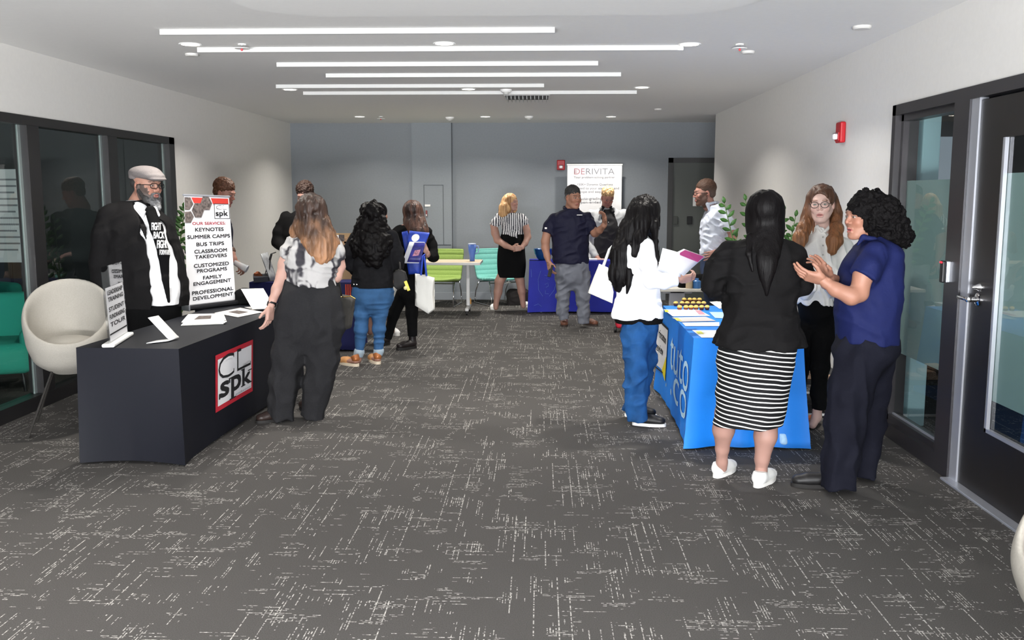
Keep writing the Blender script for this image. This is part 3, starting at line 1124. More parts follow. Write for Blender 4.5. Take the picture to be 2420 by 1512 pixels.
class Head:
    """head volumes in a local frame: x = the figure's right, y = forward, z = up; origin between the ears at eye height - 1 cm"""

    def __init__(s, c, yaw, pitch=0, roll=0, sc=1.0):
        # yaw: 0 looks at the camera (-Y), 90 looks to the right of the photo, 180 looks away
        a = math.radians(yaw)
        p = math.radians(pitch)
        f = np.array([math.sin(a) * math.cos(p), -math.cos(a) * math.cos(p), -math.sin(p)])
        up = np.array([math.sin(a) * math.sin(p), -math.cos(a) * math.sin(p), math.cos(p)])
        rr = math.radians(roll)
        r = np.cross(f, up)
        up = up * math.cos(rr) + r * math.sin(rr)
        s.R = rot_from(f, up)
        s.c, s.sc = A3(c), sc

    def w(s, p):
        return s.c + s.R @ (np.array(p, float) * s.sc)

    def local(s, P):
        return ((P - s.c) @ s.R) / s.sc

    def build(s, h=0.004, neck=None, neck_r=0.055, glasses=False, jaw=1.0, nose=1.0, fat=1.0, open_mouth=0.0):
        S = Sdf(h, 0.012)
        c = s.sc
        E = lambda p, r, **k: S.ell(s.w(p), np.array(r) * c, s.R, **k)
        C = lambda a, b, ra, rb=None, **k: S.cap(s.w(a), s.w(b), ra * c, None if rb is None else rb * c, **k)
        E((0, -0.018, 0.042), (0.074, 0.094, 0.078), k=0.02)
        E((0, 0.022, -0.008), (0.064 * fat, 0.066, 0.082), k=0.03)
        E((0, 0.03, -0.062), (0.046 * fat * jaw, 0.05, 0.05), k=0.03)
        E((0, 0.067, -0.1), (0.02 * jaw, 0.018, 0.016), k=0.022)
        for q in (-1, 1):
            C((q * 0.056 * fat, -0.01, -0.04), (q * 0.024 * jaw, 0.052, -0.095), 0.017, 0.014, k=0.03)
            E((q * 0.038, 0.062, -0.022), (0.022 * fat, 0.02, 0.02), k=0.02)
        C((-0.032, 0.081, 0.03), (0.032, 0.081, 0.03), 0.009, k=0.016)
        for q in (-1, 1):
            E((q * 0.031, 0.097, 0.008), (0.017, 0.014, 0.011), op='sub', k=0.014)
            E((q * 0.031, 0.0745, 0.007), (0.0135, 0.0125, 0.0125), k=0.001)
            C((q * 0.018, 0.083, 0.0135), (q * 0.044, 0.078, 0.013), 0.0042, k=0.004)
        C((0, 0.086, 0.012), (0, 0.104 * (1 + 0.06 * (nose - 1)), -0.021), 0.0062, 0.0082, k=0.01)
        for q in (-1, 1):
            E((q * 0.0115, 0.092, -0.026), (0.0078, 0.01, 0.007), k=0.007)
        # mouth
        C((-0.02, 0.0805, -0.058), (0, 0.0905, -0.0545), 0.0052, k=0.005)
        C((0.02, 0.0805, -0.058), (0, 0.0905, -0.0545), 0.0052, k=0.005)
        C((-0.014, 0.082, -0.068 - open_mouth), (0.014, 0.082, -0.068 - open_mouth), 0.0068, k=0.005)
        E((0, 0.094, -0.0615 - open_mouth / 2), (0.021, 0.009, 0.0022 + open_mouth * 0.6), op='sub', k=0.003)
        for q in (-1, 1):
            E((q * 0.077, -0.012, 0.0), (0.009, 0.02, 0.031), k=0.008)
            E((q * 0.086, -0.006, 0.004), (0.006, 0.01, 0.016), op='sub', k=0.004)
        if neck is not None:
            S.cap(s.w((0, -0.03, -0.06)), neck, neck_r * 1.0, neck_r * 1.1, k=0.03)
        s.open = open_mouth
        return S

    def color(s, P, skin, hair=None, iris=(0.1, 0.05, 0.03), lip=(0.45, 0.14, 0.13), beard=None, brow=None, blush=0.5, beard_low=0.0, wear=None):
        """per-vertex colour of the head: complexion, eyes, brows, lips, beard"""
        q = s.local(P)
        x, y, z = np.abs(q[:, 0]), q[:, 1], q[:, 2]
        n = vnoise(P, 0.02)[:, None]
        skin = np.array(skin)
        c = np.tile(skin, (len(P), 1)) * (1 + 0.05 * n)

        def mix(m, col):
            m = np.clip(m, 0, 1)[:, None]
            c[:] = c * (1 - m) + np.array(col) * m
        bump_ = lambda d, r, w: 1 / (1 + np.exp((d - r) / w))
        rosy = skin * np.array([1.05, 0.72, 0.66])
        mix(blush * bump_(np.sqrt((x - 0.042) ** 2 + (z + 0.025) ** 2), 0.018, 0.006) * (y > 0.04), rosy)
        mix(blush * bump_(np.sqrt(x ** 2 + (z + 0.022) ** 2), 0.011, 0.004) * (y > 0.09), rosy)
        mix(0.5 * (x > 0.076), rosy)
        front = y > 0.055
        # shut socket skin
        mix(0.35 * bump_(np.hypot((x - 0.031) / 1.5, z - 0.008), 0.011, 0.003) * front, skin * 0.6)
        ex, ez = (x - 0.031), (z - 0.0065)
        eye = (np.hypot(ex / 1.35, ez / 0.62) < 0.0092) & (y > 0.07)
        mix(eye.astype(float), (0.34, 0.31, 0.29))
        ir = (np.hypot(ex, ez) < 0.0058) & (y > 0.07)
        mix(ir.astype(float), iris)
        mix(((np.hypot(ex, ez) < 0.0028) & (y > 0.07)).astype(float), (0.01, 0.01, 0.01))
        lid = (np.abs(np.hypot(ex / 1.35, np.maximum(ez, 0) / 0.62) - 0.0105) < 0.0013) & (ez > 0) & (y > 0.068)
        mix(0.8 * lid, (0.05, 0.03, 0.03))
        if brow is not None:
            bz = 0.029 + 0.004 * np.cos((x - 0.03) / 0.02 * 1.3)
            mix(0.85 * bump_(np.abs(z - bz), 0.0032, 0.0008) * ((x > 0.014) & (x < 0.05) & (y > 0.045)), brow)
        lz = z + 0.061 + 0.5 * getattr(s, 'open', 0)
        lp = (np.hypot(x / 1.0, lz / 0.5) < 0.0225) & (y > 0.074)
        mix(0.75 * lp, lip)
        mix(0.9 * ((np.hypot(x, lz / 0.16) < 0.0185) & (y > 0.07) & (y < 0.089)), (0.08, 0.02, 0.02))
        if beard is not None:
            edge = 0.006 * vnoise(P, 0.012)
            m = (z < -0.028 + edge + 0.02 * (x > 0.058) * (y < 0.045) + (0.02 * (x > 0.06))) & (y > -0.012 + edge) & ~((x < 0.021) & (lz > -0.0) & (lz < 0.006) & (y > 0.074))
            chk = (x < 0.052) & (x > 0.027) & (z > -0.05 + edge) & (y > 0.03)
            m &= ~chk
            m &= ~((x < 0.025) & (z > -0.042 + edge))
            m &= ~lp
            m &= z > -0.135
            mix(0.88 * m, beard)
        return c


def hand_prims(S, wrist, fd, pn, thumb, r=1.0, curl=0.35, spread=0.12, k=0.005, curls=None, thumb_out=0.9):
    """S: volume; fd: direction of the fingers, pn: palm normal (palm side), thumb: +1/-1 which side of (fd x pn)"""
    fd = A3(fd) / np.linalg.norm(A3(fd))
    pn = A3(pn) - fd * (A3(pn) @ fd)
    pn /= np.linalg.norm(pn)
    sd = np.cross(fd, pn) * thumb
    w = A3(wrist)
    g = r
    R = np.stack([sd, fd, pn], 1)
    S.cap(w - fd * 0.02, w + fd * 0.02, 0.026 * g, 0.027 * g, k=0.02, fl=0.75, fdir=pn)
    S.box(w + fd * 0.052 * g, np.array([0.04, 0.046, 0.0145]) * g, R, rd=0.0135 * g, k=0.016)
    S.ell(w + fd * 0.035 * g + sd * 0.026 * g + pn * 0.006, np.array([0.016, 0.03, 0.017]) * g, R, k=0.014)
    offs = [0.030, 0.010, -0.010, -0.029]
    lens = [(0.042, 0.025, 0.02), (0.046, 0.028, 0.021), (0.043, 0.026, 0.02), (0.034, 0.02, 0.018)]
    for i in range(4):
        cu = (curls[i] if curls else curl * (0.85 + 0.12 * i))
        p = w + fd * (0.09 - 0.004 * abs(i - 1)) * g + sd * offs[i] * g
        ang = 0.0
        dr = fd + sd * spread * (1.5 - i) * 0.6
        dr /= np.linalg.norm(dr)
        rr = (0.0092, 0.0086, 0.0075)
        for j in range(3):
            ang += cu * (0.75, 1.0, 0.8)[j]
            dd = dr * math.cos(ang) + pn * math.sin(ang)
            q = p + dd * lens[i][j] * g
            S.cap(p, q, rr[j] * g * (0.92 if i == 3 else 1), (rr[j + 1] if j < 2 else 0.0066) * g * (0.92 if i == 3 else 1), k=k if j == 0 else 0.002)
            p = q
    p = w + fd * 0.03 * g + sd * 0.034 * g + pn * 0.006 * g
    d1 = fd * 0.6 + sd * thumb_out * 0.7 + pn * 0.35
    d1 /= np.linalg.norm(d1)
    q = p + d1 * 0.04 * g
    S.cap(p, q, 0.014 * g, 0.0105 * g, k=0.008)
    d2 = fd * 0.9 + sd * thumb_out * 0.3 + pn * 0.4
    d2 /= np.linalg.norm(d2)
    S.cap(q, q + d2 * 0.03 * g, 0.0102 * g, 0.0082 * g, k=0.003)
    return S


def fabric(name, color, rough=0.8, sheen=0.0, bump=(90, 0.12), noise=(14, 0.06), spec=0.25, **k):
    return mat(name, color, rough, sheen=sheen, bump=bump, noise=noise, spec=spec, **k)


def hair_mat(name, color, attr=False, wave=(1, 1, 0.12)):
    """strands: fine streaks along the fall of the hair"""
    if name in MATS:
        return MATS[name]
    m = mat(name, color, 0.5, attr=attr, spec=0.12, bump=(160, 0.25, wave), noise=None)
    return m


def person(Y, foot_px, label, group=None):
    """an Empty between the feet; everything of the figure hangs under it"""
    p = onz(*foot_px)
    return thing('person', (p.x, p.y, 0), label, 'person', group)


def secs(Y, rows):
    """rows of (px_left, px_right, py, depth half-width m, dy) -> loft sections"""
    out = []
    for r in rows:
        l, rt, py, dp = r[:4]
        dy = r[4] if len(r) > 4 else 0.0
        a, b = at(l, py, Y + dy), at(rt, py, Y + dy)
        out.append(((a.x + b.x) / 2, Y + dy, (a.z + b.z) / 2, (b.x - a.x) / 2, dp) + ((r[5],) if len(r) > 5 else ()))
    return out


def pt(px, py, Y):
    return A3(at(px, py, Y))


def shoe(name, parent, heel, toe, m, sole=None, w=0.045, hgt=0.075, sole_t=0.022, high=0.0, label=None, h=0.006):
    """low shoe from heel to toe point on the floor"""
    heel, toe = A3(heel), A3(toe)
    heel[2] = toe[2] = 0
    d = toe - heel
    L = np.linalg.norm(d)
    d /= L
    R = rot_from(d)
    S = Sdf(h, 0.02)
    up = np.array([0, 0, 1.0])
    S.cap(heel + d * w + up * (sole_t + 0.028), toe - d * w * 1.0 + up * (sole_t + 0.016), w * 0.85, w * 0.9, fl=0.75, fdir=up, k=0.02)
    S.cap(heel + d * w * 0.95 + up * (sole_t + 0.02), heel + d * w * 1.1 + up * (hgt + high), w * 0.8, w * 0.8, k=0.02, flat=True)
    S.cap(heel + d * w * 1.6 + up * (hgt * 0.7), heel + d * L * 0.62 + up * (sole_t + 0.025), w * 0.62, w * 0.7, k=0.03)
    S.box(heel + d * L / 2 - up * 0.1, (0.4, 0.4, 0.1 + sole_t * 0.6), k=0, op='sub', rd=0)
    o = skin_obj(name, parent, m, S)
    if label:
        o['label'] = label
    if sole:
        mb = MB()
        n = 28
        P0 = []
        for i in range(n):
            a = 2 * PI * i / n
            u, v = math.cos(a), math.sin(a)
            ww = w * (0.98 if u > 0 else 0.86)
            q = heel + d * (L / 2 + u * L / 2 * 1.01) + R[:, 0] * (math.copysign(abs(v) ** 0.75, v) * ww)
            P0.append(q)
        mb.prism([tuple(q) for q in P0], (0, 0, sole_t))
        mb.build('sole', sole, o, world=True, auto=50)
    return o


class Fig:
    """one figure: collects the body volumes, dresses it"""

    def __init__(s, Y, foot, label, h=0.007, skin=(0.6, 0.36, 0.27), group=None):
        s.Y, s.h, s.sk = Y, h, tuple(np.array(skin) * (.66, .64, .66))
        s.root = person(Y, foot, label, group)
        s.B = Sdf(h, 0.03)
        s.extra = []
        s.k = mpp(Y)

    def p(s, px, py, dy=0.0):
        return pt(px, py, s.Y + dy)

    def chain(s, S, pts, k=0.02, flat_end=False, fl=1.0, fdir=(0, 1, 0)):
        """pts: (px, py, dy, radius px) joined by tapered limbs"""
        for i, (a, b) in enumerate(zip(pts, pts[1:])):
            S.cap(s.p(*a[:3]), s.p(*b[:3]), a[3] * s.k, b[3] * s.k, k=k, flat=flat_end and i == len(pts) - 2, fl=fl, fdir=fdir)
        return S

    def limb(s, *pts, k=0.02):
        s.chain(s.B, pts, k)

    def dress(s, S, pts, k=0.03, body=0.66, **kw):
        """sleeve or trouser leg, with the limb inside it"""
        s.chain(S, pts, k, **kw)
        Q = [(a[0], a[1], a[2], a[3] * body) for a in pts]
        if kw.get('flat_end'):
            a, b = Q[-2], Q[-1]
            Q[-1] = tuple(b[i] * .8 + a[i] * .2 for i in range(3)) + (b[3] * .8,)
        s.chain(s.B, Q, 0.02, flat_end=bool(kw.get('flat_end')))

    def seat(s, S, rows, k=0.04, e=2.3, body=0.8):
        """upper part of trousers: the trunk narrows into the crotch"""
        r = max(rows, key=lambda q: q[2])
        c, w = (r[0] + r[1]) / 2, (r[1] - r[0]) / 2
        ex = tuple(r[4:5]) or (0.0,)
        low = [(c - w * .45, c + w * .45, r[2] + w * .75, r[3] * .45) + ex, (c - w * .8, c + w * .8, r[2] + w * .35, r[3] * .8) + ex]
        s.wrap(S, low + list(rows), k, e, body)

    def wrap(s, S, rows, k=None, e=2.3, body=0.8):
        """garment round the trunk, with the trunk inside it"""
        S.loft(secs(s.Y, rows), k=k, e=e)
        R = []
        for r in rows:
            c, w = (r[0] + r[1]) / 2, (r[1] - r[0]) / 2 * body
            R.append((c - w, c + w, r[2], r[3] * body) + tuple(r[4:]))
        s.B.loft(secs(s.Y, R), k=0.03)

    def loft(s, S, rows, k=None, e=2.3):
        S.loft(secs(s.Y, rows), k=k, e=e)
        return S

    def head(s, px, py, dy=0.0, yaw=0, pitch=0, roll=0, sc=1.0, neck=None, h=None, neck_r=0.052, cols=None, **k):
        s.H = Head(s.p(px, py, dy), yaw, pitch, roll, sc)
        s.extra.append(s.H.build(h or min(s.h, 0.005), neck=None if neck is None else s.p(*neck), neck_r=neck_r, **k))
        s.hc = cols or {}
        return s.H

    def hand(s, wrist, fd, pn, thumb, r=1.0, h=None, **k):
        S = Sdf(h or max(0.0035, s.h * 0.55), 0.004)
        hand_prims(S, s.p(*wrist) if len(wrist) == 3 and wrist[0] > 20 else wrist, fd, pn, thumb, r=r, **k)
        s.extra.append(S)

    def done(s, zones=None):
        sk = np.array(s.sk)
        H = s.H

        def cf(V):
            c = H.color(V, s.sk, **s.hc)
            q = H.local(V)
            far = (np.abs(q) > (0.11, 0.14, 0.16)).any(1)
            n = vnoise(V, 0.05)[:, None]
            c[far] = (np.tile(sk, (len(V), 1)) * (1 + 0.06 * n))[far]
            if zones:
                zones(V, c)
            return c
        s.body = skin_obj('body', s.root, M_SKIN, [s.B] + s.extra, colf=cf)
        return s.body

    def part(s, name, S, m, **k):
        return skin_obj(name, s.root, m, S, **k)

    def hairline(s, S, grow=0.0, cut=True, low=-0.02, k=0.01, top=0.0, back=0.0, fh=0.0):
        """scalp cap on the skull; the face stays free"""
        H = s.H
        g = H.sc
        S.ell(H.w((0, -0.022 - back, 0.046 + top)), np.array([0.083 + grow, 0.1 + grow, 0.087 + grow]) * g, H.R, k=k)
        if cut:
            S.ell(H.w((0, 0.12, -0.045 + fh)), np.array([0.078 - fh * .2, 0.1, 0.107]) * g, H.R, op='sub', k=0.008)
            S.box(H.w((0, -0.0, -0.2 + low)), np.array([0.2, 0.2, 0.15]) * g, H.R, rd=0, op='sub', k=0.01)
        return S

    def glasses(s, m, w=0.052, hgt=0.036, round_=False, thick=0.0018):
        H = s.H
        mb = MB()
        for q in (-1, 1):
            P = []
            for i in range(20):
                a = 2 * PI * i / 20
                e = 1.0 if round_ else 0.75
                x = math.copysign(abs(math.cos(a)) ** e, math.cos(a)) * w / 2
                z_ = math.copysign(abs(math.sin(a)) ** e, math.sin(a)) * hgt / 2
                P.append(H.w((q * 0.032 + x, 0.101 - 0.15 * abs(q * 0.032 + x) ** 1.0 + 0.004, 0.004 + z_)))
            mb.tube(P, thick * H.sc, 6, closed=True)
            mb.tube([H.w((q * (0.032 + w / 2), 0.093, 0.01)), H.w((q * 0.076, 0.07, 0.012)), H.w((q * 0.081, 0.0, 0.01)), H.w((q * 0.08, -0.02, -0.006))], thick * 0.9 * H.sc, 6)
        mb.tube([H.w((-0.008, 0.103, 0.008)), H.w((0, 0.106, 0.011)), H.w((0.008, 0.103, 0.008))], thick * H.sc, 6)
        return mb.build('glasses', m, s.root, world=True, smooth=True)


def strands(P, wl=0.012, amp=0.004, fall=0.16):
    return amp * vnoise(P + 3.1, (wl, wl, fall)) + amp * 0.5 * vnoise(P, (wl * 0.5, wl * 0.5, fall * 0.6))


def curls(P, amp=0.012, wl=0.03):
    wl = np.array(wl, float)
    return amp * vnoise(P, wl) + amp * 0.6 * vnoise(P + 5, wl * 0.5)


M_BLKHAIR = hair_mat('hair_black', '0d0b0c')
M_BLAZER = fabric('blazer_black', '0f0e0f', 0.85, sheen=0, spec=.15)
M_BLACKCLOTH = fabric('cloth_black', '0b0b0c', 0.9, sheen=0, spec=.12)
M_SOLEW = mat('sole_white', 'eceae6', 0.6)
M_SOLEB = mat('sole_black', '1a1817', 0.7)
M_SHOEB = mat('shoe_black', '191819', 0.5)


# ======================= woman in black blazer and striped skirt
def stripes_mat():
    m = mat('striped_skirt', '111112', 0.75, spec=0.2)
    N, L = m.node_tree.nodes, m.node_tree.links
    tc = N.new('ShaderNodeTexCoord')
    sx = N.new('ShaderNodeSeparateXYZ')
    L.new(tc.outputs['Object'], sx.inputs[0])
    nz = N.new('ShaderNodeTexNoise')
    nz.inputs['Scale'].default_value = 3.5
    L.new(tc.outputs['Object'], nz.inputs['Vector'])
    v = nmath(N, L, 'MULTIPLY_ADD', sx.outputs[0], 0.13, sx.outputs[2])
    v = nmath(N, L, 'MULTIPLY_ADD', nz.outputs[0], 0.035, v)
    f = nmath(N, L, 'FRACT', nmath(N, L, 'DIVIDE', v, 0.0262))
    w = nmath(N, L, 'LESS_THAN', f, 0.27)
    mx = N.new('ShaderNodeMix')
    mx.data_type = 'RGBA'
    L.new(w, mx.inputs[0])
    mx.inputs[6].default_value = (0.007, 0.007, 0.008, 1)
    mx.inputs[7].default_value = (0.8, 0.8, 0.78, 1)
    L.new(mx.outputs[2], N['Principled BSDF'].inputs['Base Color'])
    return m


def p_blazer():
    f = Fig(5.35, (1762, 1130), 'person with long black hair, black blazer and black-and-white striped skirt, seen from behind', skin=(0.56, 0.33, 0.26))
    f.head(1808, 510, 0.03, yaw=170, sc=1.03, neck=(1806, 575, 0.0), neck_r=0.055, h=0.007)
    f.limb((1745, 880, 0, 32), (1716, 975, .04, 26), (1710, 1015, 0.08, 26), (1707, 1060, 0.12, 16), (1706, 1092, .15, 13), (1708, 1106, .16, 11))
    f.limb((1820, 880, 0, 32), (1813, 985, -.0, 28), (1809, 1030, .0, 27), (1801, 1085, .02, 17), (1799, 1112, .03, 13), (1802, 1126, .04, 11))
    f.hand((1755, 682, .34), (0.7, 0.5, 0.3), (0, -.3, 1), 1)
    f.hand((1862, 676, .34), (-0.7, 0.5, 0.3), (0, -.3, 1), -1)
    S = Sdf(0.008, 0.02)
    f.wrap(S, [(1686, 1848, 1002, .17, -.02), (1690, 1852, 985, .172, -.02), (1692, 1860, 930, .18, -.01), (1695, 1866, 895, .19), (1694, 1876, 850, .2), (1697, 1880, 810, .19), (1705, 1872, 770, .17)], e=2.2)
    S.box(f.p(1700, 1021, 0) + np.array([0, 0, -.1]), (1.0, 1, .1), np.array(Matrix.Rotation(math.radians(12), 3, 'Y')), rd=0, k=0, op='sub')
    S.folds(0.006, (0.2, 0.2, 0.06), 0.3)
    f.part('striped_skirt', S, stripes_mat())
    S = Sdf(0.008, 0.03)
    f.wrap(S, [(1684, 1908, 815, .2, -.0), (1691, 1902, 800, .2), (1703, 1890, 760, .17), (1712, 1880, 712, .145), (1706, 1892, 660, .15), (1700, 1900, 620, .145), (1705, 1896, 588, .12), (1740, 1868, 570, .09), (1775, 1838, 560, .075)], e=2.4)
    f.dress(S, [(1722, 594, 0, 22), (1690, 640, 0, 25), (1680, 672, .02, 24), (1700, 690, .12, 20), (1740, 690, .27, 15)], k=0.04)
    f.dress(S, [(1880, 594, 0, 22), (1897, 640, 0, 24), (1897, 676, .02, 22), (1880, 684, .14, 19), (1858, 680, .27, 15)], k=0.04)
    S.box(f.p(1796, 822, 0) + np.array([0, 0, -.15]), (.8, .8, .15), np.array(Matrix.Rotation(math.radians(3.5), 3, 'Y')), rd=0, k=0, op='sub')
    S.cap(f.p(1796, 815, -.25), f.p(1796, 770, -.25), 0.012, 0.004, k=0.02, op='sub')
    S.folds(0.009, (0.16, 0.16, 0.05), 0.25).folds(0.008, (0.07, 0.07, 0.16), -0.2, 2).wrinkle(0.01, 0.15)
    f.part('blazer', S, M_BLAZER)
    # hair: smooth crown, long fall down the back
    S = Sdf(0.006, 0.02)
    f.hairline(S, grow=0.012, cut=False)
    f.loft(S, [(1806, 1814, 700, .02, -.13), (1795, 1828, 660, .03, -.145), (1784, 1842, 610, .045, -.13), (1770, 1850, 572, .07, -.06), (1763, 1855, 545, .1, -.0), (1763, 1854, 515, .105, 0.03), (1768, 1850, 490, .09, 0.03), (1780, 1838, 470, .06, .03)], k=0.04, e=2)
    f.chain(S, [(1772, 560, -.06, 9), (1770, 600, -.13, 7), (1778, 640, -.14, 3)], k=0.01)
    S.cap(f.H.w((0.01, 0.04, 0.14)), f.H.w((0, -0.06, 0.145)), 0.003, k=0.02, op='sub')
    S.fn_relief(lambda P: strands(P, 0.02, 0.0032, 0.3))
    f.part('hair', S, M_BLKHAIR)
    W = mat('sneaker_white', 'eeeeec', 0.5, spec=0.4)
    a, b = A3(onz(1690, 1130)), A3(onz(1745, 1100))
    o = shoe('sneaker', f.root, a, a + (b - a) / np.linalg.norm(b - a) * 0.255, W, M_SOLEW, high=0.01, w=0.046)
    a, b = A3(onz(1786, 1153)), A3(onz(1836, 1122))
    o = shoe('sneaker', f.root, a, a + (b - a) / np.linalg.norm(b - a) * 0.255, W, M_SOLEW, high=0.01, w=0.046)
    f.done()


p_blazer()


# ======================= red-haired woman in white blouse
def p_redhair():
    f = Fig(6.6, (1915, 1000), 'person with long red-brown hair and glasses, ivory blouse and black trousers, facing the camera', skin=(0.86, 0.6, 0.5), h=0.006)
    f.head(1941, 484, -0.02, yaw=-22, pitch=2, roll=2, sc=1.03, neck=(1945, 552, 0.02), neck_r=0.046, h=0.003, open_mouth=0.004,
           cols=dict(brow=(0.2, 0.08, 0.04), iris=(0.14, 0.16, 0.13), lip=(0.55, 0.2, 0.18), blush=0.35))
    f.limb((1953, 676, -.28, 8), (1945, 668, -.33, 8))
    f.limb((1935, 930, 0, 12), (1930, 985, -.02, 11), (1920, 1003, -.05, 10))
    f.limb((1891, 930, .12, 9), (1890, 985, .1, 9))
    f.hand((1945, 668, -.33), (-.25, -.2, 1), (-1, 0, 0), 1, curl=.25, r=0.9)
    BL = fabric('blouse_ivory', 'eceae6', 0.7, bump=(60, 0.15))
    S = Sdf(0.007, 0.03)
    f.wrap(S, [(1880, 1974, 717, .13), (1885, 1970, 704, .12), (1888, 1985, 680, .125), (1885, 1998, 630, .135), (1882, 2005, 590, .125), (1900, 1992, 562, .09), (1922, 1968, 548, .06), (1926, 1966, 538, .055)])
    f.dress(S, [(1995, 582, 0, 18), (2018, 625, 0, 22), (2008, 668, -.04, 21), (1980, 690, -.16, 17), (1953, 676, -.28, 10)], k=0.03)
    f.dress(S, [(1893, 582, 0, 18), (1882, 625, 0, 20), (1888, 668, -.04, 19), (1905, 690, -.16, 15), (1922, 678, -.26, 10)], k=0.03)
    S.fn_relief(lambda P: 0.006 * np.sin(P[:, 0] * 150 + 8 * vnoise(P, .12)) * np.clip((0.99 - P[:, 2]) / 0.12 + 1, 0, 1) * 0.5)
    S.folds(0.012, (0.05, 0.08, 0.16), 0.15)
    f.part('blouse', S, BL)
    for y in (560, 580, 602, 626, 652, 680):
        MB().ball(tuple(f.p(1945, y, -.135 if y > 570 else -.1)), 0.006, 10, (1, .5, 1)).build('button', mat('button_grey', 'b9b6b0', 0.3), f.root, world=True)
    S = Sdf(0.006, 0.01)
    for q in (-1, 1):
        S.cap(f.p(1946 + q * 4, 546, -.065), f.p(1946 + q * 15, 536, -.02), 0.011, 0.014, k=0.005)
        S.cap(f.p(1946 + q * 15, 536, -.02), f.p(1946 + q * 8, 532, .05), 0.014, 0.014, k=0.005)
    f.part('collar', S, BL)
    S = Sdf(0.009, 0.02)
    f.seat(S, [(1893, 1975, 740, .12), (1886, 1977, 715, .12), (1890, 1968, 700, .1)])
    f.dress(S, [(1945, 740, 0, 29), (1944, 800, 0, 26), (1937, 870, 0, 22), (1935, 930, .0, 18), (1936, 968, -.01, 17)], k=0.03, flat_end=True)
    f.dress(S, [(1913, 740, .03, 26), (1898, 800, .08, 22), (1893, 870, .1, 17), (1890, 940, .12, 14), (1889, 962, .12, 13)], k=0.03, flat_end=True)
    S.folds(0.006, (0.1, 0.1, 0.07), 0.3)
    f.part('trousers', S, M_BLACKCLOTH)
    # hair parted in the middle, falling over both shoulders
    HM = mat('hair_auburn', '7a4528', 0.45, attr=True, spec=0.45, bump=(150, 0.5, (1, 1, .1)))

    def hcol(V):
        t = np.clip((1.64 - V[:, 2]) / 0.4, 0, 1)[:, None]
        n = 0.75 + 0.35 * vnoise(V, (0.012, 0.012, 0.2))[:, None]
        return (np.array([0.085, 0.034, 0.016]) * (1 - t) + np.array([0.42, 0.17, 0.06]) * t) * n
    S = Sdf(0.005, 0.015)
    f.hairline(S, grow=0.006, low=-0.03, fh=.032)
    S.cap(f.H.w((0, .07, .13)), f.H.w((0, -.04, .15)), .004, k=.012, op='sub')
    for q, pts in ((-1, [(1917, 470, .01, 12), (1908, 510, .0, 13), (1900, 540, -.04, 16), (1890, 565, -.09, 17), (1884, 590, -.12, 10)]), (1, [(1969, 465, .04, 11), (1978, 505, .03, 12), (1976, 540, -.03, 16), (1972, 570, -.1, 18), (1966, 592, -.12, 11)])):
        f.chain(S, pts, k=0.02, fl=0.8)
    f.chain(S, [(1945, 480, .09, 30), (1945, 530, .1, 26), (1945, 560, .12, 24)], k=0.02, fl=0.6)
    S.fn_relief(lambda P: strands(P, 0.018, 0.006, 0.12))
    f.part('hair', S, HM, colf=hcol)
    f.glasses(mat('glasses_dark', '2b2320', 0.3), w=0.05, hgt=0.04, round_=True, thick=0.002)
    TAN = mat('leather_tan', 'a5562c', 0.45)
    a, b = A3(onz(1925, 998)), A3(onz(1907, 1024))
    shoe('loafer', f.root, a, a + (b - a) / np.linalg.norm(b - a) * 0.24, TAN, M_SOLEB, hgt=0.05, w=0.043, sole_t=0.01)
    a, b = A3(onz(1892, 985)), A3(onz(1880, 1005))
    shoe('loafer', f.root, a, a + (b - a) / np.linalg.norm(b - a) * 0.24, TAN, M_SOLEB, hgt=0.05, w=0.043, sole_t=0.01)
    f.done()


p_redhair()


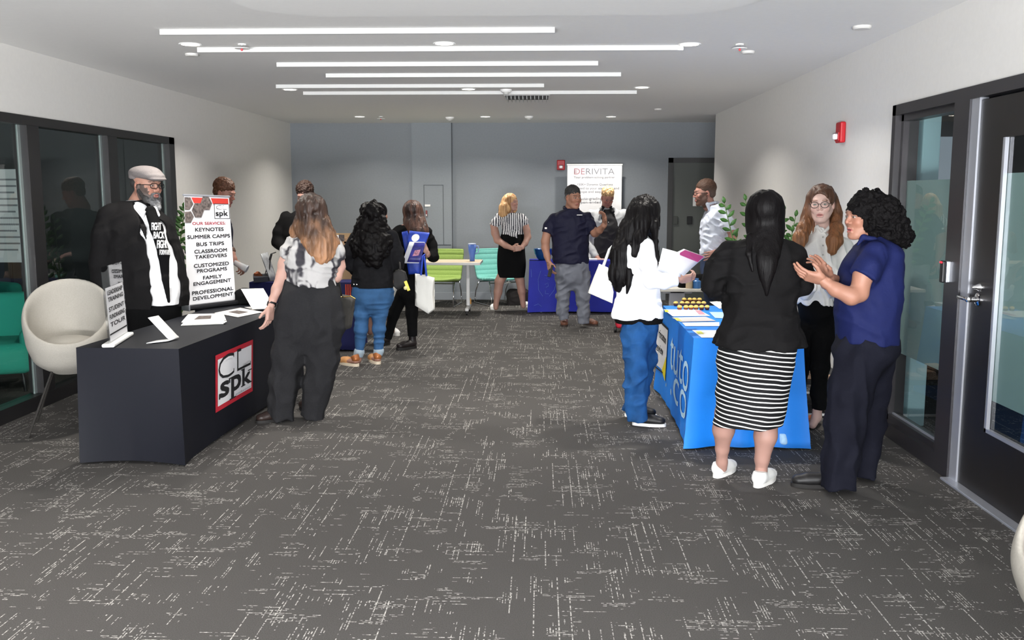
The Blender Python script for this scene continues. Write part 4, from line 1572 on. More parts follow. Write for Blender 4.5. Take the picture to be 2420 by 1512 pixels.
# ======================= curly-haired woman in navy polo
def p_curly():
    f = Fig(5.35, (1985, 1140), 'person with big black curly hair, navy polo shirt and dark wide trousers, hands raised', skin=(0.5, 0.25, 0.165), h=0.006)
    f.head(2040, 515, 0, yaw=-72, pitch=0, sc=1.02, neck=(2062, 580, 0.02), neck_r=0.056, h=0.003, open_mouth=0.006, fat=1.05,
           cols=dict(brow=(0.02, 0.012, 0.01), lip=(0.4, 0.1, 0.1), blush=0.4))
    f.limb((2050, 615, -.17, 22), (2040, 650, -.21, 22), (2030, 692, -.22, 21), (2012, 700, -.24, 20), (1975, 684, -.24, 16), (1950, 667, -.23, 11), (1944, 660, -.23, 11), k=0.015)
    f.limb((2050, 615, .17, 20), (2020, 670, .16, 18), (1985, 668, .08, 15), (1960, 655, -.03, 11), k=0.015)
    f.hand((1946, 662, -.23), (-.9, .1, .25), (.2, .5, .6), -1, curl=.35, r=1.0)
    f.hand((1958, 654, -.04), (-.55, -.1, .7), (-.5, -.5, -.4), 1, curl=.3, r=1.0)
    NV = fabric('polo_navy', '161d48', 0.75, spec=.15)
    S = Sdf(0.008, 0.03)
    f.wrap(S, [(1979, 2119, 808, .17), (1977, 2120, 790, .175), (1974, 2125, 740, .18), (1978, 2128, 700, .18), (1981, 2131, 660, .185), (1992, 2131, 620, .185), (2018, 2126, 590, .17), (2036, 2105, 570, .12), (2046, 2090, 560, .075)], e=2.3)
    f.dress(S, [(2068, 600, -.13, 32), (2053, 632, -.19, 32), (2040, 656, -.21, 31)], k=0.03, flat_end=True)
    f.dress(S, [(2068, 600, .13, 30), (2050, 632, .17, 30), (2036, 656, .17, 29)], k=0.03, flat_end=True)
    S.box(f.p(2000, 812, 0) + np.array([0, 0, -.1]), (.8, .8, .1), np.array(Matrix.Rotation(math.radians(3), 3, 'Y')), rd=0, k=0, op='sub')
    S.folds(0.007, (0.16, 0.16, 0.07), -0.3).folds(0.006, (0.08, 0.08, 0.2), 0.4, 2)
    f.part('polo_shirt', S, NV)
    S = Sdf(0.006, 0.008)
    S.cap(f.p(2040, 560, -.06), f.p(2052, 553, 0.02), 0.016, 0.02)
    S.cap(f.p(2040, 560, -.06), f.p(2065, 566, -.075), 0.014, 0.016)
    S.cap(f.p(2065, 566, -.075), f.p(2085, 560, 0), 0.014, 0.016)
    S.cap(f.p(2040, 560, -.06), f.p(2027, 578, -.06), 0.014, 0.008)
    f.part('collar', S, NV)
    TR = fabric('trousers_navy', '14151f', 0.85, spec=.12)
    S = Sdf(0.009, 0.03)
    f.seat(S, [(1972, 2118, 830, .17), (1980, 2120, 805, .165), (1984, 2112, 780, .15)])
    f.dress(S, [(2030, 850, -.07, 55), (2012, 920, -.09, 50), (1998, 1000, -.11, 45), (1988, 1080, -.12, 42), (1981, 1154, -.13, 39)], k=0.04, flat_end=True)
    f.dress(S, [(2060, 850, .07, 55), (2056, 920, .1, 46), (2050, 1000, .12, 40), (2045, 1070, .13, 34), (2043, 1126, .13, 30)], k=0.04, flat_end=True)
    S.folds(0.012, (0.09, 0.09, 0.4), 0.1).folds(0.005, (0.15, 0.15, 0.08), 0.5, 4)
    f.part('trousers', S, TR)
    S = Sdf(0.006, 0.03)
    f.hairline(S, grow=0.02, cut=False, back=0.012)
    for px, py, dy, r in [(2058, 496, 0, 36), (2085, 520, 0, 46), (2105, 545, 0, 42), (2120, 560, .0, 28), (2070, 550, 0.02, 34), (2050, 520, .1, 22), (2092, 505, -.05, 38), (2062, 525, -.06, 24), (2135, 562, 0, 17)]:
        S.ell(f.p(px, py, dy), np.array([r, r * 1.15, r]) * f.k, k=0.03)
    S.ell(f.H.w((0, 0.13, -0.05)), (0.085, 0.095, 0.115), f.H.R, op='sub', k=0.012)
    S.fn_relief(lambda P: curls(P, 0.014, 0.03) + curls(P + 9, 0.008, 0.014))
    f.part('hair', S, mat('hair_curly_black', '0b090a', 0.7, spec=0.12, bump=(110, 0.6)))
    a = onz(1975, 1152)
    shoe('shoe', f.root, a, A3(a) + np.array([-.25, .03, 0]), M_SHOEB, M_SOLEB)
    a = onz(2040, 1126)
    shoe('shoe', f.root, a, A3(a) + np.array([-.25, -.02, 0]), M_SHOEB, M_SOLEB)
    f.done()


p_curly()


# ======================= young woman in white blazer
def p_white():
    f = Fig(6.85, (1515, 995), 'person with very long black hair, white blazer and blue jeans, holding up white sheets', skin=(0.58, 0.34, 0.26), h=0.006)
    f.head(1524, 510, 0, yaw=62, pitch=28, sc=0.98, neck=(1512, 562, 0.03), neck_r=0.045, h=0.004, cols=dict(brow=(0.02, 0.015, 0.01)))
    WB = fabric('blazer_white', 'f1f2f5', 0.7)
    S = Sdf(0.007, 0.03)
    f.wrap(S, [(1441, 1569, 752, .13), (1447, 1566, 735, .13), (1455, 1560, 700, .125), (1459, 1556, 660, .12), (1457, 1552, 620, .13), (1464, 1546, 585, .13), (1482, 1536, 562, .09), (1494, 1526, 553, .06)])
    f.dress(S, [(1527, 582, -.12, 19), (1533, 625, -.15, 20), (1541, 664, -.17, 19), (1572, 664, -.2, 17), (1602, 662, -.2, 15)], flat_end=True)
    f.dress(S, [(1510, 585, .12, 17), (1530, 640, .15, 16), (1568, 640, .1, 13)])
    S.box(f.p(1500, 757, 0) + np.array([0, 0, -.1]), (.8, .8, .1), np.array(Matrix.Rotation(math.radians(-4), 3, 'Y')), rd=0, k=0, op='sub')
    S.folds(0.007, (0.08, 0.09, 0.3), 0.1).folds(0.005, (0.14, 0.14, 0.05), -0.5, 3)
    f.part('blazer', S, WB)
    S = Sdf(0.007, 0.02)
    f.wrap(S, [(1455, 1565, 763, .125), (1450, 1566, 745, .125), (1460, 1560, 735, .12)])
    f.part('shirt_hem', S, M_BLACKCLOTH)
    JN = mat('jeans_blue', '1d4a7d', 0.8, noise=(9, 0.28), bump=(220, 0.2), spec=.2)
    S = Sdf(0.007, 0.02)
    f.seat(S, [(1473, 1556, 790, .12), (1470, 1558, 765, .12), (1476, 1552, 745, .11)])
    f.dress(S, [(1500, 790, -.06, 33), (1503, 850, -.09, 28), (1502, 910, -.08, 27), (1506, 960, -.07, 26), (1509, 992, -.07, 25)], flat_end=True)
    f.dress(S, [(1517, 790, .07, 34), (1521, 850, .1, 30), (1505, 920, .12, 28), (1492, 974, .13, 23)], flat_end=True)
    S.folds(0.012, (0.12, 0.12, 0.06), 0.5).folds(0.008, (0.08, 0.08, 0.2), -0.2, 4)
    f.part('jeans', S, JN)
    a = A3(onz(1494, 1003))
    shoe('sneaker', f.root, a, a + np.array([.24, -.05, 0]), M_SHOEB, M_SOLEW, w=0.045)
    a = A3(onz(1476, 983))
    shoe('sneaker', f.root, a, a + np.array([.24, -.03, 0]), M_SHOEB, M_SOLEW, w=0.045)
    S = Sdf(0.005, 0.015)
    f.hairline(S, grow=0.014, cut=False)
    f.chain(S, [(1508, 510, 0, 30), (1496, 550, 0, 32), (1480, 600, -.02, 36), (1468, 650, -.04, 28), (1464, 678, -.05, 14)], k=0.04, fl=0.8)
    f.chain(S, [(1540, 500, -.05, 14), (1547, 530, -.1, 9), (1549, 570, -.13, 7), (1553, 610, -.16, 5), (1556, 640, -.17, 2)], k=0.015)
    f.chain(S, [(1530, 530, .02, 24), (1535, 560, .05, 14)], k=0.02)
    f.chain(S, [(1520, 495, -.08, 17), (1518, 525, -.1, 17), (1512, 560, -.12, 14), (1500, 600, -.12, 10)], k=0.03)
    f.chain(S, [(1548, 505, .03, 11), (1550, 530, .04, 9)], k=.02)
    f.chain(S, [(1490, 640, -.1, 10), (1486, 672, -.12, 6), (1482, 692, -.12, 2)], k=0.012)
    f.chain(S, [(1452, 640, 0, 8), (1449, 672, 0, 3)], k=0.012)
    S.fn_relief(lambda P: strands(P, 0.016, 0.007, 0.3))
    f.part('hair', S, M_BLKHAIR)
    f.hand((1606, 660, -.2), (1, .1, .12), (-.1, .6, .5), -1, curl=.7, r=.88)
    f.done()


p_white()


# ======================= woman in tie-dyed top
def p_tiedye():
    f = Fig(6.85, (665, 985), 'person with wavy two-tone hair, tie-dyed top and wide charcoal trousers', skin=(0.62, 0.38, 0.3), h=0.007)
    f.head(733, 508, 0, yaw=-142, pitch=4, sc=1.02, neck=(737, 570, 0.0), neck_r=0.052, h=0.004, cols=dict(blush=.5))
    S = Sdf(0.007, 0.03)
    f.wrap(S, [(680, 798, 676, .15), (676, 797, 660, .15), (677, 800, 640, .15), (674, 803, 610, .15), (680, 803, 585, .14), (690, 796, 565, .11), (712, 765, 553, .07)])
    f.dress(S, [(693, 575, 0, 19), (685, 592, 0, 20), (680, 612, -.01, 20)], flat_end=True)
    f.dress(S, [(788, 575, 0, 17), (797, 595, .02, 17), (799, 612, .04, 17)], flat_end=True)
    S.box(f.p(737, 678, 0) + np.array([0, 0, -.12]), (.8, .8, .1), np.array(Matrix.Rotation(math.radians(-8), 3, 'Y')), rd=0, k=0, op='sub')
    S.folds(0.006, (0.2, 0.2, 0.035), -0.1).folds(0.006, (0.06, 0.08, 0.2), 0.1, 2)

    def tcol(V):
        q = V.copy()
        n1 = vnoise(q + 0.12 * np.stack([vnoise(q, 0.1)] * 3, 1), (0.045, 0.045, 0.34))
        n2 = vnoise(q + 4, (0.02, 0.03, 0.05))
        x = (V[:, 0] - f.p(720, 600, 0)[0])
        band = np.exp(-((x + 0.02 * n1) / 0.035) ** 2) * 1.0
        m = np.clip((n1 * 1.1 + n2 * 0.6 + band * 0.9 - 0.02 - 1.5 * np.clip(x - .08, 0, .2)) * 1.8, 0, 1)
        return np.array([0.4, 0.39, 0.385]) * (1 - m[:, None]) + np.array([0.035, 0.033, 0.04]) * m[:, None]
    f.part('tie_dyed_top', S, mat('tie_dye', 'ffffff', 0.8, attr=True, bump=(120, 0.1), spec=.2), colf=tcol)
    TC = mat('trousers_charcoal', '202022', 0.9, noise=(90, 0.12), bump=(160, 0.15), spec=.2)
    S = Sdf(0.008, 0.03)
    f.seat(S, [(652, 812, 775, .17), (651, 812, 745, .175), (660, 805, 705, .165), (668, 798, 675, .14), (676, 795, 660, .13)])
    f.dress(S, [(690, 775, 0, 43), (681, 840, 0, 40), (673, 900, 0, 36), (666, 950, -.02, 31), (662, 992, -.03, 31)], flat_end=True)
    f.dress(S, [(770, 775, 0, 42), (764, 840, .02, 38), (752, 900, .04, 35), (745, 950, .06, 30), (739, 984, .07, 31)], flat_end=True)
    S.folds(0.01, (0.09, 0.09, 0.4), 0.05).folds(0.007, (0.15, 0.15, 0.09), 0.5, 5)
    f.part('trousers', S, TC)
    f.limb((681, 600, 0, 17), (675, 625, 0, 17.5), (668, 652, -.02, 15), (655, 684, -.07, 13), (645, 708, -.1, 9), (641, 722, -.12, 8.5))
    f.limb((799, 600, .04, 15), (803, 630, .06, 13), (795, 655, .02, 12), (780, 665, -.12 + .3, 10))
    f.hand((640, 724, -.12), (-.12, -.1, -1), (-1, .3, 0), -1, curl=.45, r=1.05, h=.0035)
    S = Sdf(0.0035, 0.0)
    S.cap(f.p(642, 718, -.11), f.p(641.5, 722, -.12), 0.034, 0.034, flat=True)
    f.part('wristband', S, M_BLACK)
    S = Sdf(0.005, 0.02)
    f.hairline(S, grow=0.018, cut=False)
    S.ell(f.H.w((0, 0.13, -0.06)), (0.075, 0.08, 0.11), f.H.R, op='sub', k=0.01)
    f.chain(S, [(738, 505, -.02, 36), (744, 545, -.04, 42), (752, 575, -.07, 38), (758, 600, -.1, 26), (756, 618, -.11, 12)], k=0.03, fl=.75)
    f.chain(S, [(770, 540, 0, 16), (784, 575, -.03, 15), (780, 600, -.05, 8)], k=0.03)
    f.chain(S, [(712, 520, .0, 16), (702, 545, .0, 16), (697, 560, -.02, 10)], k=0.02)
    S.fn_relief(lambda P: curls(P, 0.01, (0.035, 0.035, 0.07)) + strands(P, 0.012, 0.004, 0.1))

    def hcol(V):
        t = np.clip((1.49 - V[:, 2] + 0.08 * vnoise(V, 0.07)) / 0.24, 0, 1)[:, None]
        n = 0.6 + 0.6 * np.clip(vnoise(V, (0.02, 0.02, 0.12)) + .5, 0, 1.3)[:, None]
        return (np.array([0.035, 0.018, 0.012]) * (1 - t) + np.array([0.28, 0.14, 0.07]) * t) * n
    f.part('hair', S, mat('hair_balayage', '7a4528', 0.5, attr=True, spec=0.35, bump=(150, 0.4, (1, 1, .2))), colf=hcol)
    a = A3(onz(680, 990))
    shoe('shoe', f.root, a, a + np.array([-.2, -.14, 0]), mat('shoe_brown_dark', '2b201d', .45), M_SOLEB, hgt=.05)
    a = A3(onz(735, 978))
    shoe('shoe', f.root, a, a + np.array([-.12, .2, 0]), mat('shoe_brown_dark', '2b201d', .45), M_SOLEB, hgt=.05)
    f.done()


p_tiedye()


# ======================= bearded man in flat cap
def p_cap():
    f = Fig(7.2, (330, 880), 'person with grey beard, flat cap and glasses, black blazer over white shirt', skin=(0.56, 0.31, 0.22), h=0.007)
    f.head(347, 440, 0.0, yaw=66, pitch=2, sc=1.13, neck=(326, 486, 0.05), neck_r=0.074, h=0.0035, fat=1.12, jaw=1.15,
           cols=dict(brow=(0.05, 0.045, 0.04), beard=(0.045, 0.042, 0.04), blush=.5, lip=(.4, .14, .12)))
    BZ = M_BLAZER
    body = [(255, 432, 722, .25), (252, 436, 690, .265), (250, 432, 650, .27), (246, 420, 600, .25), (244, 404, 550, .23), (246, 388, 515, .2), (258, 366, 497, .16), (272, 356, 484, .12), (290, 346, 474, .09)]
    # shirt core
    S = Sdf(0.008, 0.03)
    f.wrap(S, [(c[0] + 10, c[1], c[2] - (6 if i == 0 else 0), c[3] - .012) for i, c in enumerate(body)], body=.85)
    S.folds(0.006, (0.2, 0.2, 0.1), 0.3)
    SH = fabric('shirt_white', 'e9e9ea', 0.75)
    f.part('shirt', S, SH)
    # black T-shirt strip down the chest
    S = Sdf(0.006, 0.01)
    fw = np.array([math.sin(math.radians(50)), -math.cos(math.radians(50)), 0])
    for i, (a, b) in enumerate([((356, 500), (370, 540)), ((370, 540), (387, 600)), ((387, 600), (391, 660)), ((391, 660), (399, 712))]):
        r = [(14, 15), (15, 14), (14, 9), (9, 4)][i]
        S.cap(f.p(a[0], a[1], -.15 - .025 * i), f.p(b[0], b[1], -.175 - .015 * i), r[0] * f.k, r[1] * f.k, k=.02, fl=.5, fdir=fw)
    tee = f.part('tee_shirt', S, M_BLACKCLOTH)
    f.tee = tee
    # blazer: back and sides, open at the front
    S = Sdf(0.008, 0.03)
    f.loft(S, [(c[0] - 3, c[1] + 6, c[2], c[3] + .014) for c in body])
    f.dress(S, [(262, 512, -.1, 30), (248, 560, -.14, 32), (243, 620, -.16, 29), (244, 680, -.17, 25), (247, 722, -.18, 22)], flat_end=True)
    f.dress(S, [(300, 505, .22, 28), (310, 560, .26, 28), (330, 640, .2, 24)])
    # the opening: a wedge down the front
    for a, b, ra, rb in [((350, 488), (376, 545), 20, 32), ((376, 545), (396, 610), 32, 36), ((396, 610), (403, 680), 36, 37), ((403, 680), (405, 760), 37, 38)]:
        S.cap(f.p(a[0] + 2, a[1], -.2), f.p(b[0] + 2, b[1], -.24), ra * f.k, rb * f.k, k=.012, op='sub', fl=3.5, fdir=fw)
    S.folds(0.008, (0.16, 0.16, 0.07), 0.35).folds(0.006, (0.08, 0.08, 0.25), 0.1, 3)
    f.part('blazer', S, BZ)
    S = Sdf(0.006, 0.006)
    S.cap(f.p(316, 488, -.1), f.p(340, 540, -.22), .03, .022, fl=.3, fdir=fw)
    S.cap(f.p(340, 540, -.22), f.p(346, 570, -.25), .022, .004, fl=.3, fdir=fw)
    f.part('lapel', S, BZ)
    S = Sdf(0.006, 0.008)
    S.cap(f.p(322, 484, -.06), f.p(338, 508, -.17), .022, .018, fl=.5, fdir=fw)
    S.cap(f.p(338, 508, -.17), f.p(342, 500, -.2), .018, .01, fl=.5, fdir=fw)
    S.cap(f.p(366, 492, -.08), f.p(374, 508, -.12), .016, .014)
    f.part('shirt_collar', S, SH)
    S = Sdf(0.009, 0.03)
    f.seat(S, [(262, 425, 800, .2), (260, 424, 760, .2), (262, 424, 715, .2)])
    f.dress(S, [(300, 800, 0, 42), (302, 850, 0, 34), (303, 905, 0, 28)], flat_end=True)
    f.dress(S, [(372, 800, 0, 42), (366, 850, 0, 34), (362, 905, 0, 28)], flat_end=True)
    f.part('trousers', S, M_BLACKCLOTH)
    for x in (303, 362):
        a = A3(onz(x - 5, 914))
        shoe('shoe', f.root, a, a + np.array([.2, -.2, 0]), M_SHOEB, M_SOLEB)
    f.limb((247, 700, -.18, 14), (249, 725, -.18, 12))
    f.hand((249, 722, -.18), (.12, -.25, -.9), (.7, .5, 0), 1, curl=.75, r=1.08)
    # flat cap
    H = f.H
    S = Sdf(0.005, 0.02)
    S.ell(H.w((0, -0.012, 0.088)), np.array([.096, .118, .05]) * H.sc, H.R, k=.02)
    S.ell(H.w((0, 0.05, 0.07)), np.array([.08, .085, .03]) * H.sc, H.R, k=.02)
    S.ell(H.w((0, -0.06, 0.055)), np.array([.084, .055, .045]) * H.sc, H.R, k=.02)
    S.ell(H.w((0, 0.1, 0.05)), np.array([.066, .045, .012]) * H.sc, H.R, k=.02)
    S.box(H.w((0, 0, -.06)), np.array([.2, .2, .095]) * H.sc, H.R @ np.array(Matrix.Rotation(-.16, 3, 'X')), rd=0, op='sub', k=.006)
    f.part('flat_cap', S, mat('cap_tweed', '6d6766', 0.9, noise=(260, .25), bump=(300, .4)))
    S = Sdf(0.005, 0.012)
    S.ell(H.w((0, -0.055, 0.02)), np.array([.08, .056, .05]) * H.sc, H.R)
    f.part('hair', S, mat('hair_cropped_grey', '2a2827', .8, bump=(300, .4)))
    S = Sdf(0.0045, 0.02)
    S.ell(H.w((0, 0.075, -0.115)), np.array([.032, .03, .035]) * H.sc, H.R)
    S.ell(H.w((0, 0.095, -0.14)), np.array([.024, .024, .03]) * H.sc, H.R)
    for q in (-1, 1):
        S.cap(H.w((q * .066, .0, -.03)), H.w((q * .05, .045, -.085)), .02, .025, k=.02)
        S.cap(H.w((q * .05, .045, -.085)), H.w((q * .012, .08, -.108)), .02, .022, k=.02)
        S.cap(H.w((q * .03, .078, -.05)), H.w((q * .03, .07, -.09)), .008, .014, k=.01)
    S.cap(H.w((-.022, .088, -.046)), H.w((.022, .088, -.046)), .006, k=.006)
    S.fn_relief(lambda P: curls(P, 0.004, 0.012))

    def bc(V):
        q = H.local(V)
        t = np.clip((q[:, 1] - .05) / .05, 0, 1)[:, None]
        return np.array([.022, .02, .019]) * (1 - t) + np.array([.22, .22, .225]) * t * (.7 + .5 * vnoise(V, .01)[:, None])
    f.part('beard', S, mat('beard_grey', '555555', .7, attr=True, bump=(200, .5)), colf=bc)
    f.glasses(mat('glasses_black', '141214', .25), w=.055, hgt=.034, thick=.0024)
    f.done()
    # lettering on the T-shirt, wrapped on its surface
    n = Vector(fw)
    x = Vector((0, 0, 1)).cross(n)
    o = Vector(f.p(352, 600, -.28))
    return f


fc = p_cap()


# ======================= woman in long curly black hair, denim
def p_denim():
    f = Fig(9.2, (862, 850), 'person with long curly black hair, black denim jacket, blue jeans and tan sandals', skin=(0.55, 0.3, 0.22), h=0.008)
    f.head(880, 512, 0, yaw=178, sc=.98, neck=(880, 548, 0), h=.006)
    S = Sdf(0.008, 0.03)
    f.wrap(S, [(832, 930, 678, .15), (832, 931, 662, .15), (836, 928, 630, .14), (836, 930, 590, .15), (832, 934, 560, .14), (842, 926, 543, .1), (860, 902, 535, .07)])
    f.dress(S, [(838, 560, 0, 14), (825, 595, -.02, 15), (828, 625, .05, 14), (838, 640, .2, 11)])
    f.dress(S, [(928, 560, 0, 14), (938, 595, 0, 15), (941, 615, .0, 14), (941, 634, .03, 13)], flat_end=True)
    S.folds(0.008, (0.12, 0.12, 0.07), 0.4)
    f.part('denim_jacket', S, mat('denim_black', '17171a', .85, noise=(30, .3), bump=(200, .2), spec=.15))
    for px, py in ((836, 672), (843, 672.5)):
        MB().ball(tuple(f.p(px, py, -.135)), .009, 8, (1, .5, 1)).build('metal_stud', M_CHROME, f.root, world=True)
    JN = mat('jeans_faded', '375d88', 0.8, noise=(8, 0.25), bump=(220, 0.2), spec=.2)
    S = Sdf(0.007, 0.02)
    f.seat(S, [(834, 928, 705, .14), (833, 930, 685, .14), (836, 926, 670, .13)])
    f.dress(S, [(857, 700, 0, 24), (855, 745, 0, 18), (853, 780, -.02, 15), (849, 832, 0, 11.5)], flat_end=True)
    f.dress(S, [(905, 700, 0, 25), (896, 745, .03, 18), (896, 780, .02, 15), (895, 830, .04, 11.5)], flat_end=True)
    S.folds(0.006, (0.2, 0.2, 0.05), 0.0)
    f.part('jeans', S, JN)
    for a, b in (((849, 831, 0), (846, 842, 0)), ((895, 829, .04), (893, 838, .04))):
        S = Sdf(0.006, 0)
        S.cap(f.p(*a), f.p(*b), .053, .047, flat=True)
        f.part('rolled_cuff', S, mat('cuff_pale', '9fb0bd', .85))
    f.limb((848, 830, 0, 8), (846, 848, 0, 8), (843, 856, 0, 8))
    f.limb((895, 828, .04, 8), (893, 845, .04, 8), (891, 852, .04, 8))
    TAN = mat('sandal_tan', 'c08a58', .6)
    for (hx, hy), dx in (((846, 866), -.2), ((895, 861), -.12)):
        a = A3(onz(hx, hy))
        d = np.array([dx, math.sqrt(.25 ** 2 - dx ** 2), 0])
        S = Sdf(.005, .015)
        up = np.array([0, 0, 1])
        S.cap(a + d * .12 + up * .05, a + d * .8 + up * .04, .035, .04, fl=.6, fdir=up)
        f.extra.append(S)
        o = D.objects.new('sandal', None)
        mb = MB()
        dn = d / .25
        rt = np.array([dn[1], -dn[0], 0])
        P = []
        for i in range(24):
            t = 2 * PI * i / 24
            P.append(tuple(a + dn * (.125 + .13 * math.cos(t)) + rt * .045 * math.copysign(abs(math.sin(t)) ** .7, math.sin(t))))
        mb.prism(P, (0, 0, .028))
        so = mb.build('sandal', mat('sole_cork', 'd9cbb5', .7), f.root, world=True, auto=50)
        S = Sdf(.005, .01)
        S.cap(a + dn * .15 + up * .045, a + dn * .2 + up * .04, .047, .046, fl=.85, fdir=up)
        S.box(a + dn * .12 - up * .1, (.3, .3, .12), rd=0, k=0, op='sub')
        skin_obj('upper', so, TAN, S)
        S = Sdf(.005, .01)
        S.cap(a + dn * .03 + up * .075, a + dn * .045 + up * .105, .04, .042, flat=True)
        skin_obj('heel_strap', so, mat('sandal_copper', 'a8683c', .35, metal=.3), S)
    S = Sdf(0.006, 0.03)
    f.hairline(S, grow=0.02, cut=False)
    f.chain(S, [(879, 505, 0, 28), (876, 545, -.05, 38), (877, 575, -.1, 40), (882, 600, -.13, 30), (888, 618, -.14, 14)], k=.04, fl=.55)
    f.chain(S, [(852, 545, 0, 16), (842, 580, -.05, 14), (838, 605, -.06, 8)], k=.03)
    f.chain(S, [(902, 530, 0, 14), (915, 565, -.05, 14), (918, 595, -.08, 8)], k=.03)
    S.fn_relief(lambda P: curls(P, 0.014, 0.045))
    f.part('hair', S, M_BLKHAIR)
    f.done()


p_denim()


# ======================= person behind the curly-haired one
def p_behind():
    f = Fig(11.0, (905, 790), 'person in dark dress and white sneakers, mostly hidden behind the black denim jacket', skin=(0.5, 0.28, 0.2), h=0.009)
    f.head(897, 508, 0, yaw=140, sc=1.0, neck=(897, 545, 0), h=.006)
    S = Sdf(0.009, 0.03)
    f.wrap(S, [(865, 938, 731, .14), (868, 934, 690, .14), (875, 926, 630, .11), (868, 930, 580, .12), (870, 926, 555, .1), (884, 910, 545, .06)])
    f.dress(S, [(928, 565, 0, 11), (933, 610, -.02, 10), (925, 645, -.1, 8)])
    f.dress(S, [(870, 565, 0, 11), (862, 610, -.02, 10), (866, 650, -.1, 8)])
    f.part('dress', S, M_BLACKCLOTH)
    f.limb((925, 645, -.1, 7), (922, 655, -.15, 6))
    f.hand((922, 656, -.15), (0, -.2, -1), (0, 1, 0), 1, curl=.6)
    f.limb((915, 725, 0, 11), (920, 745, 0, 9.5), (925, 775, 0, 6.5), (926, 782, 0, 7))
    f.limb((885, 725, 0, 11), (880, 745, 0, 9.5), (875, 778, 0, 6.5), (875, 785, 0, 7))
    W = MATS['sneaker_white']
    a = A3(onz(924, 788))
    shoe('sneaker', f.root, a, a + np.array([.12, -.2, 0]), W, M_SOLEW)
    a = A3(onz(880, 786))
    shoe('sneaker', f.root, a, a + np.array([-.06, -.23, 0]), W, M_SOLEW)
    S = Sdf(0.006, 0.03)
    f.hairline(S, grow=0.014, cut=False)
    S.ell(f.H.w((0, .14, -.05)), (.08, .08, .12), f.H.R, op='sub', k=.01)
    f.part('hair', S, M_BLKHAIR)
    S = Sdf(0.006, 0.01)
    S.cap(f.p(898, 536, -.06), f.p(916, 538, -.02), .025, .02, fl=.5, fdir=(0, 0, 1))
    f.part('white_collar', S, MATS['shirt_white'])
    f.done()


p_behind()


# ======================= brown-haired woman with brochures and totes
def p_bags():
    f = Fig(10.0, (945, 815), 'person with long straight brown hair, black jacket and ankle boots, holding brochures', skin=(0.58, 0.35, 0.27), h=0.008)
    f.head(974, 506, 0, yaw=-155, pitch=8, sc=1.0, neck=(975, 540, 0), h=.006)
    S = Sdf(0.008, 0.03)
    f.wrap(S, [(948, 1003, 648, .12), (945, 1005, 620, .12), (942, 1008, 590, .12), (930, 1014, 560, .13), (928, 1012, 542, .11), (945, 1000, 530, .08)])
    f.dress(S, [(944, 545, 0, 14), (933, 560, -.02, 15), (940, 592, -.1, 12)])
    f.dress(S, [(1008, 548, 0, 13), (1020, 580, 0, 13), (1024, 606, -.04, 12), (1012, 604, -.2, 9)])
    S.folds(0.008, (0.12, 0.12, 0.07), 0.4)
    f.part('jacket', S, M_BLACKCLOTH)
    f.limb((1012, 604, -.2, 6), (1010, 597, -.28, 6))
    f.hand((1009, 596, -.29), (-.3, -.3, .9), (-.9, .2, 0), 1, curl=.8, r=.95)
    S = Sdf(0.008, 0.02)
    f.seat(S, [(946, 1000, 700, .13), (944, 1002, 670, .13), (948, 1000, 645, .12)])
    f.dress(S, [(974, 695, 0, 19), (973, 740, 0, 14), (975, 794, 0, 11.5)], flat_end=True)
    f.dress(S, [(952, 695, .1, 17), (930, 745, .15, 13), (916, 800, .15, 10)], flat_end=True)
    f.part('trousers', S, M_BLACKCLOTH)
    for (px, py), dv, y0 in (((984, 822), (-.17, -.16, 0), 0), ((920, 812), (-.1, -.2, 0), .15)):
        a = A3(onz(px, py))
        d = np.array(dv)
        o = shoe('ankle_boot', f.root, a, a + d / np.linalg.norm(d) * .26, mat('boot_leather', '191314', .45), M_SOLEB, hgt=.08, high=.1, w=.05, sole_t=.03)
    S = Sdf(0.005, 0.02)
    f.hairline(S, grow=0.012, cut=False)
    S.ell(f.H.w((0, .14, -.05)), (.07, .07, .11), f.H.R, op='sub', k=.01)
    f.chain(S, [(976, 500, -.0, 24), (982, 530, -.05, 25), (989, 550, -.09, 24), (994, 566, -.11, 17)], k=.03, fl=.7)
    f.chain(S, [(960, 520, 0, 8), (962, 545, -.05, 7), (966, 560, -.06, 4)], k=.02)
    S.fn_relief(lambda P: strands(P, 0.014, 0.005, 0.25))

    def hcol(V):
        n = np.clip(vnoise(V, (.02, .02, .3)) * .8 + .5, 0, 1)[:, None]
        return np.array([.02, .01, .008]) * (1 - n) + np.array([.1, .045, .03]) * n
    f.part('hair', S, mat('hair_brown', '4a2a20', .45, attr=True, spec=.4, bump=(150, .4, (1, 1, .1))), colf=hcol)
    f.done()


p_bags()


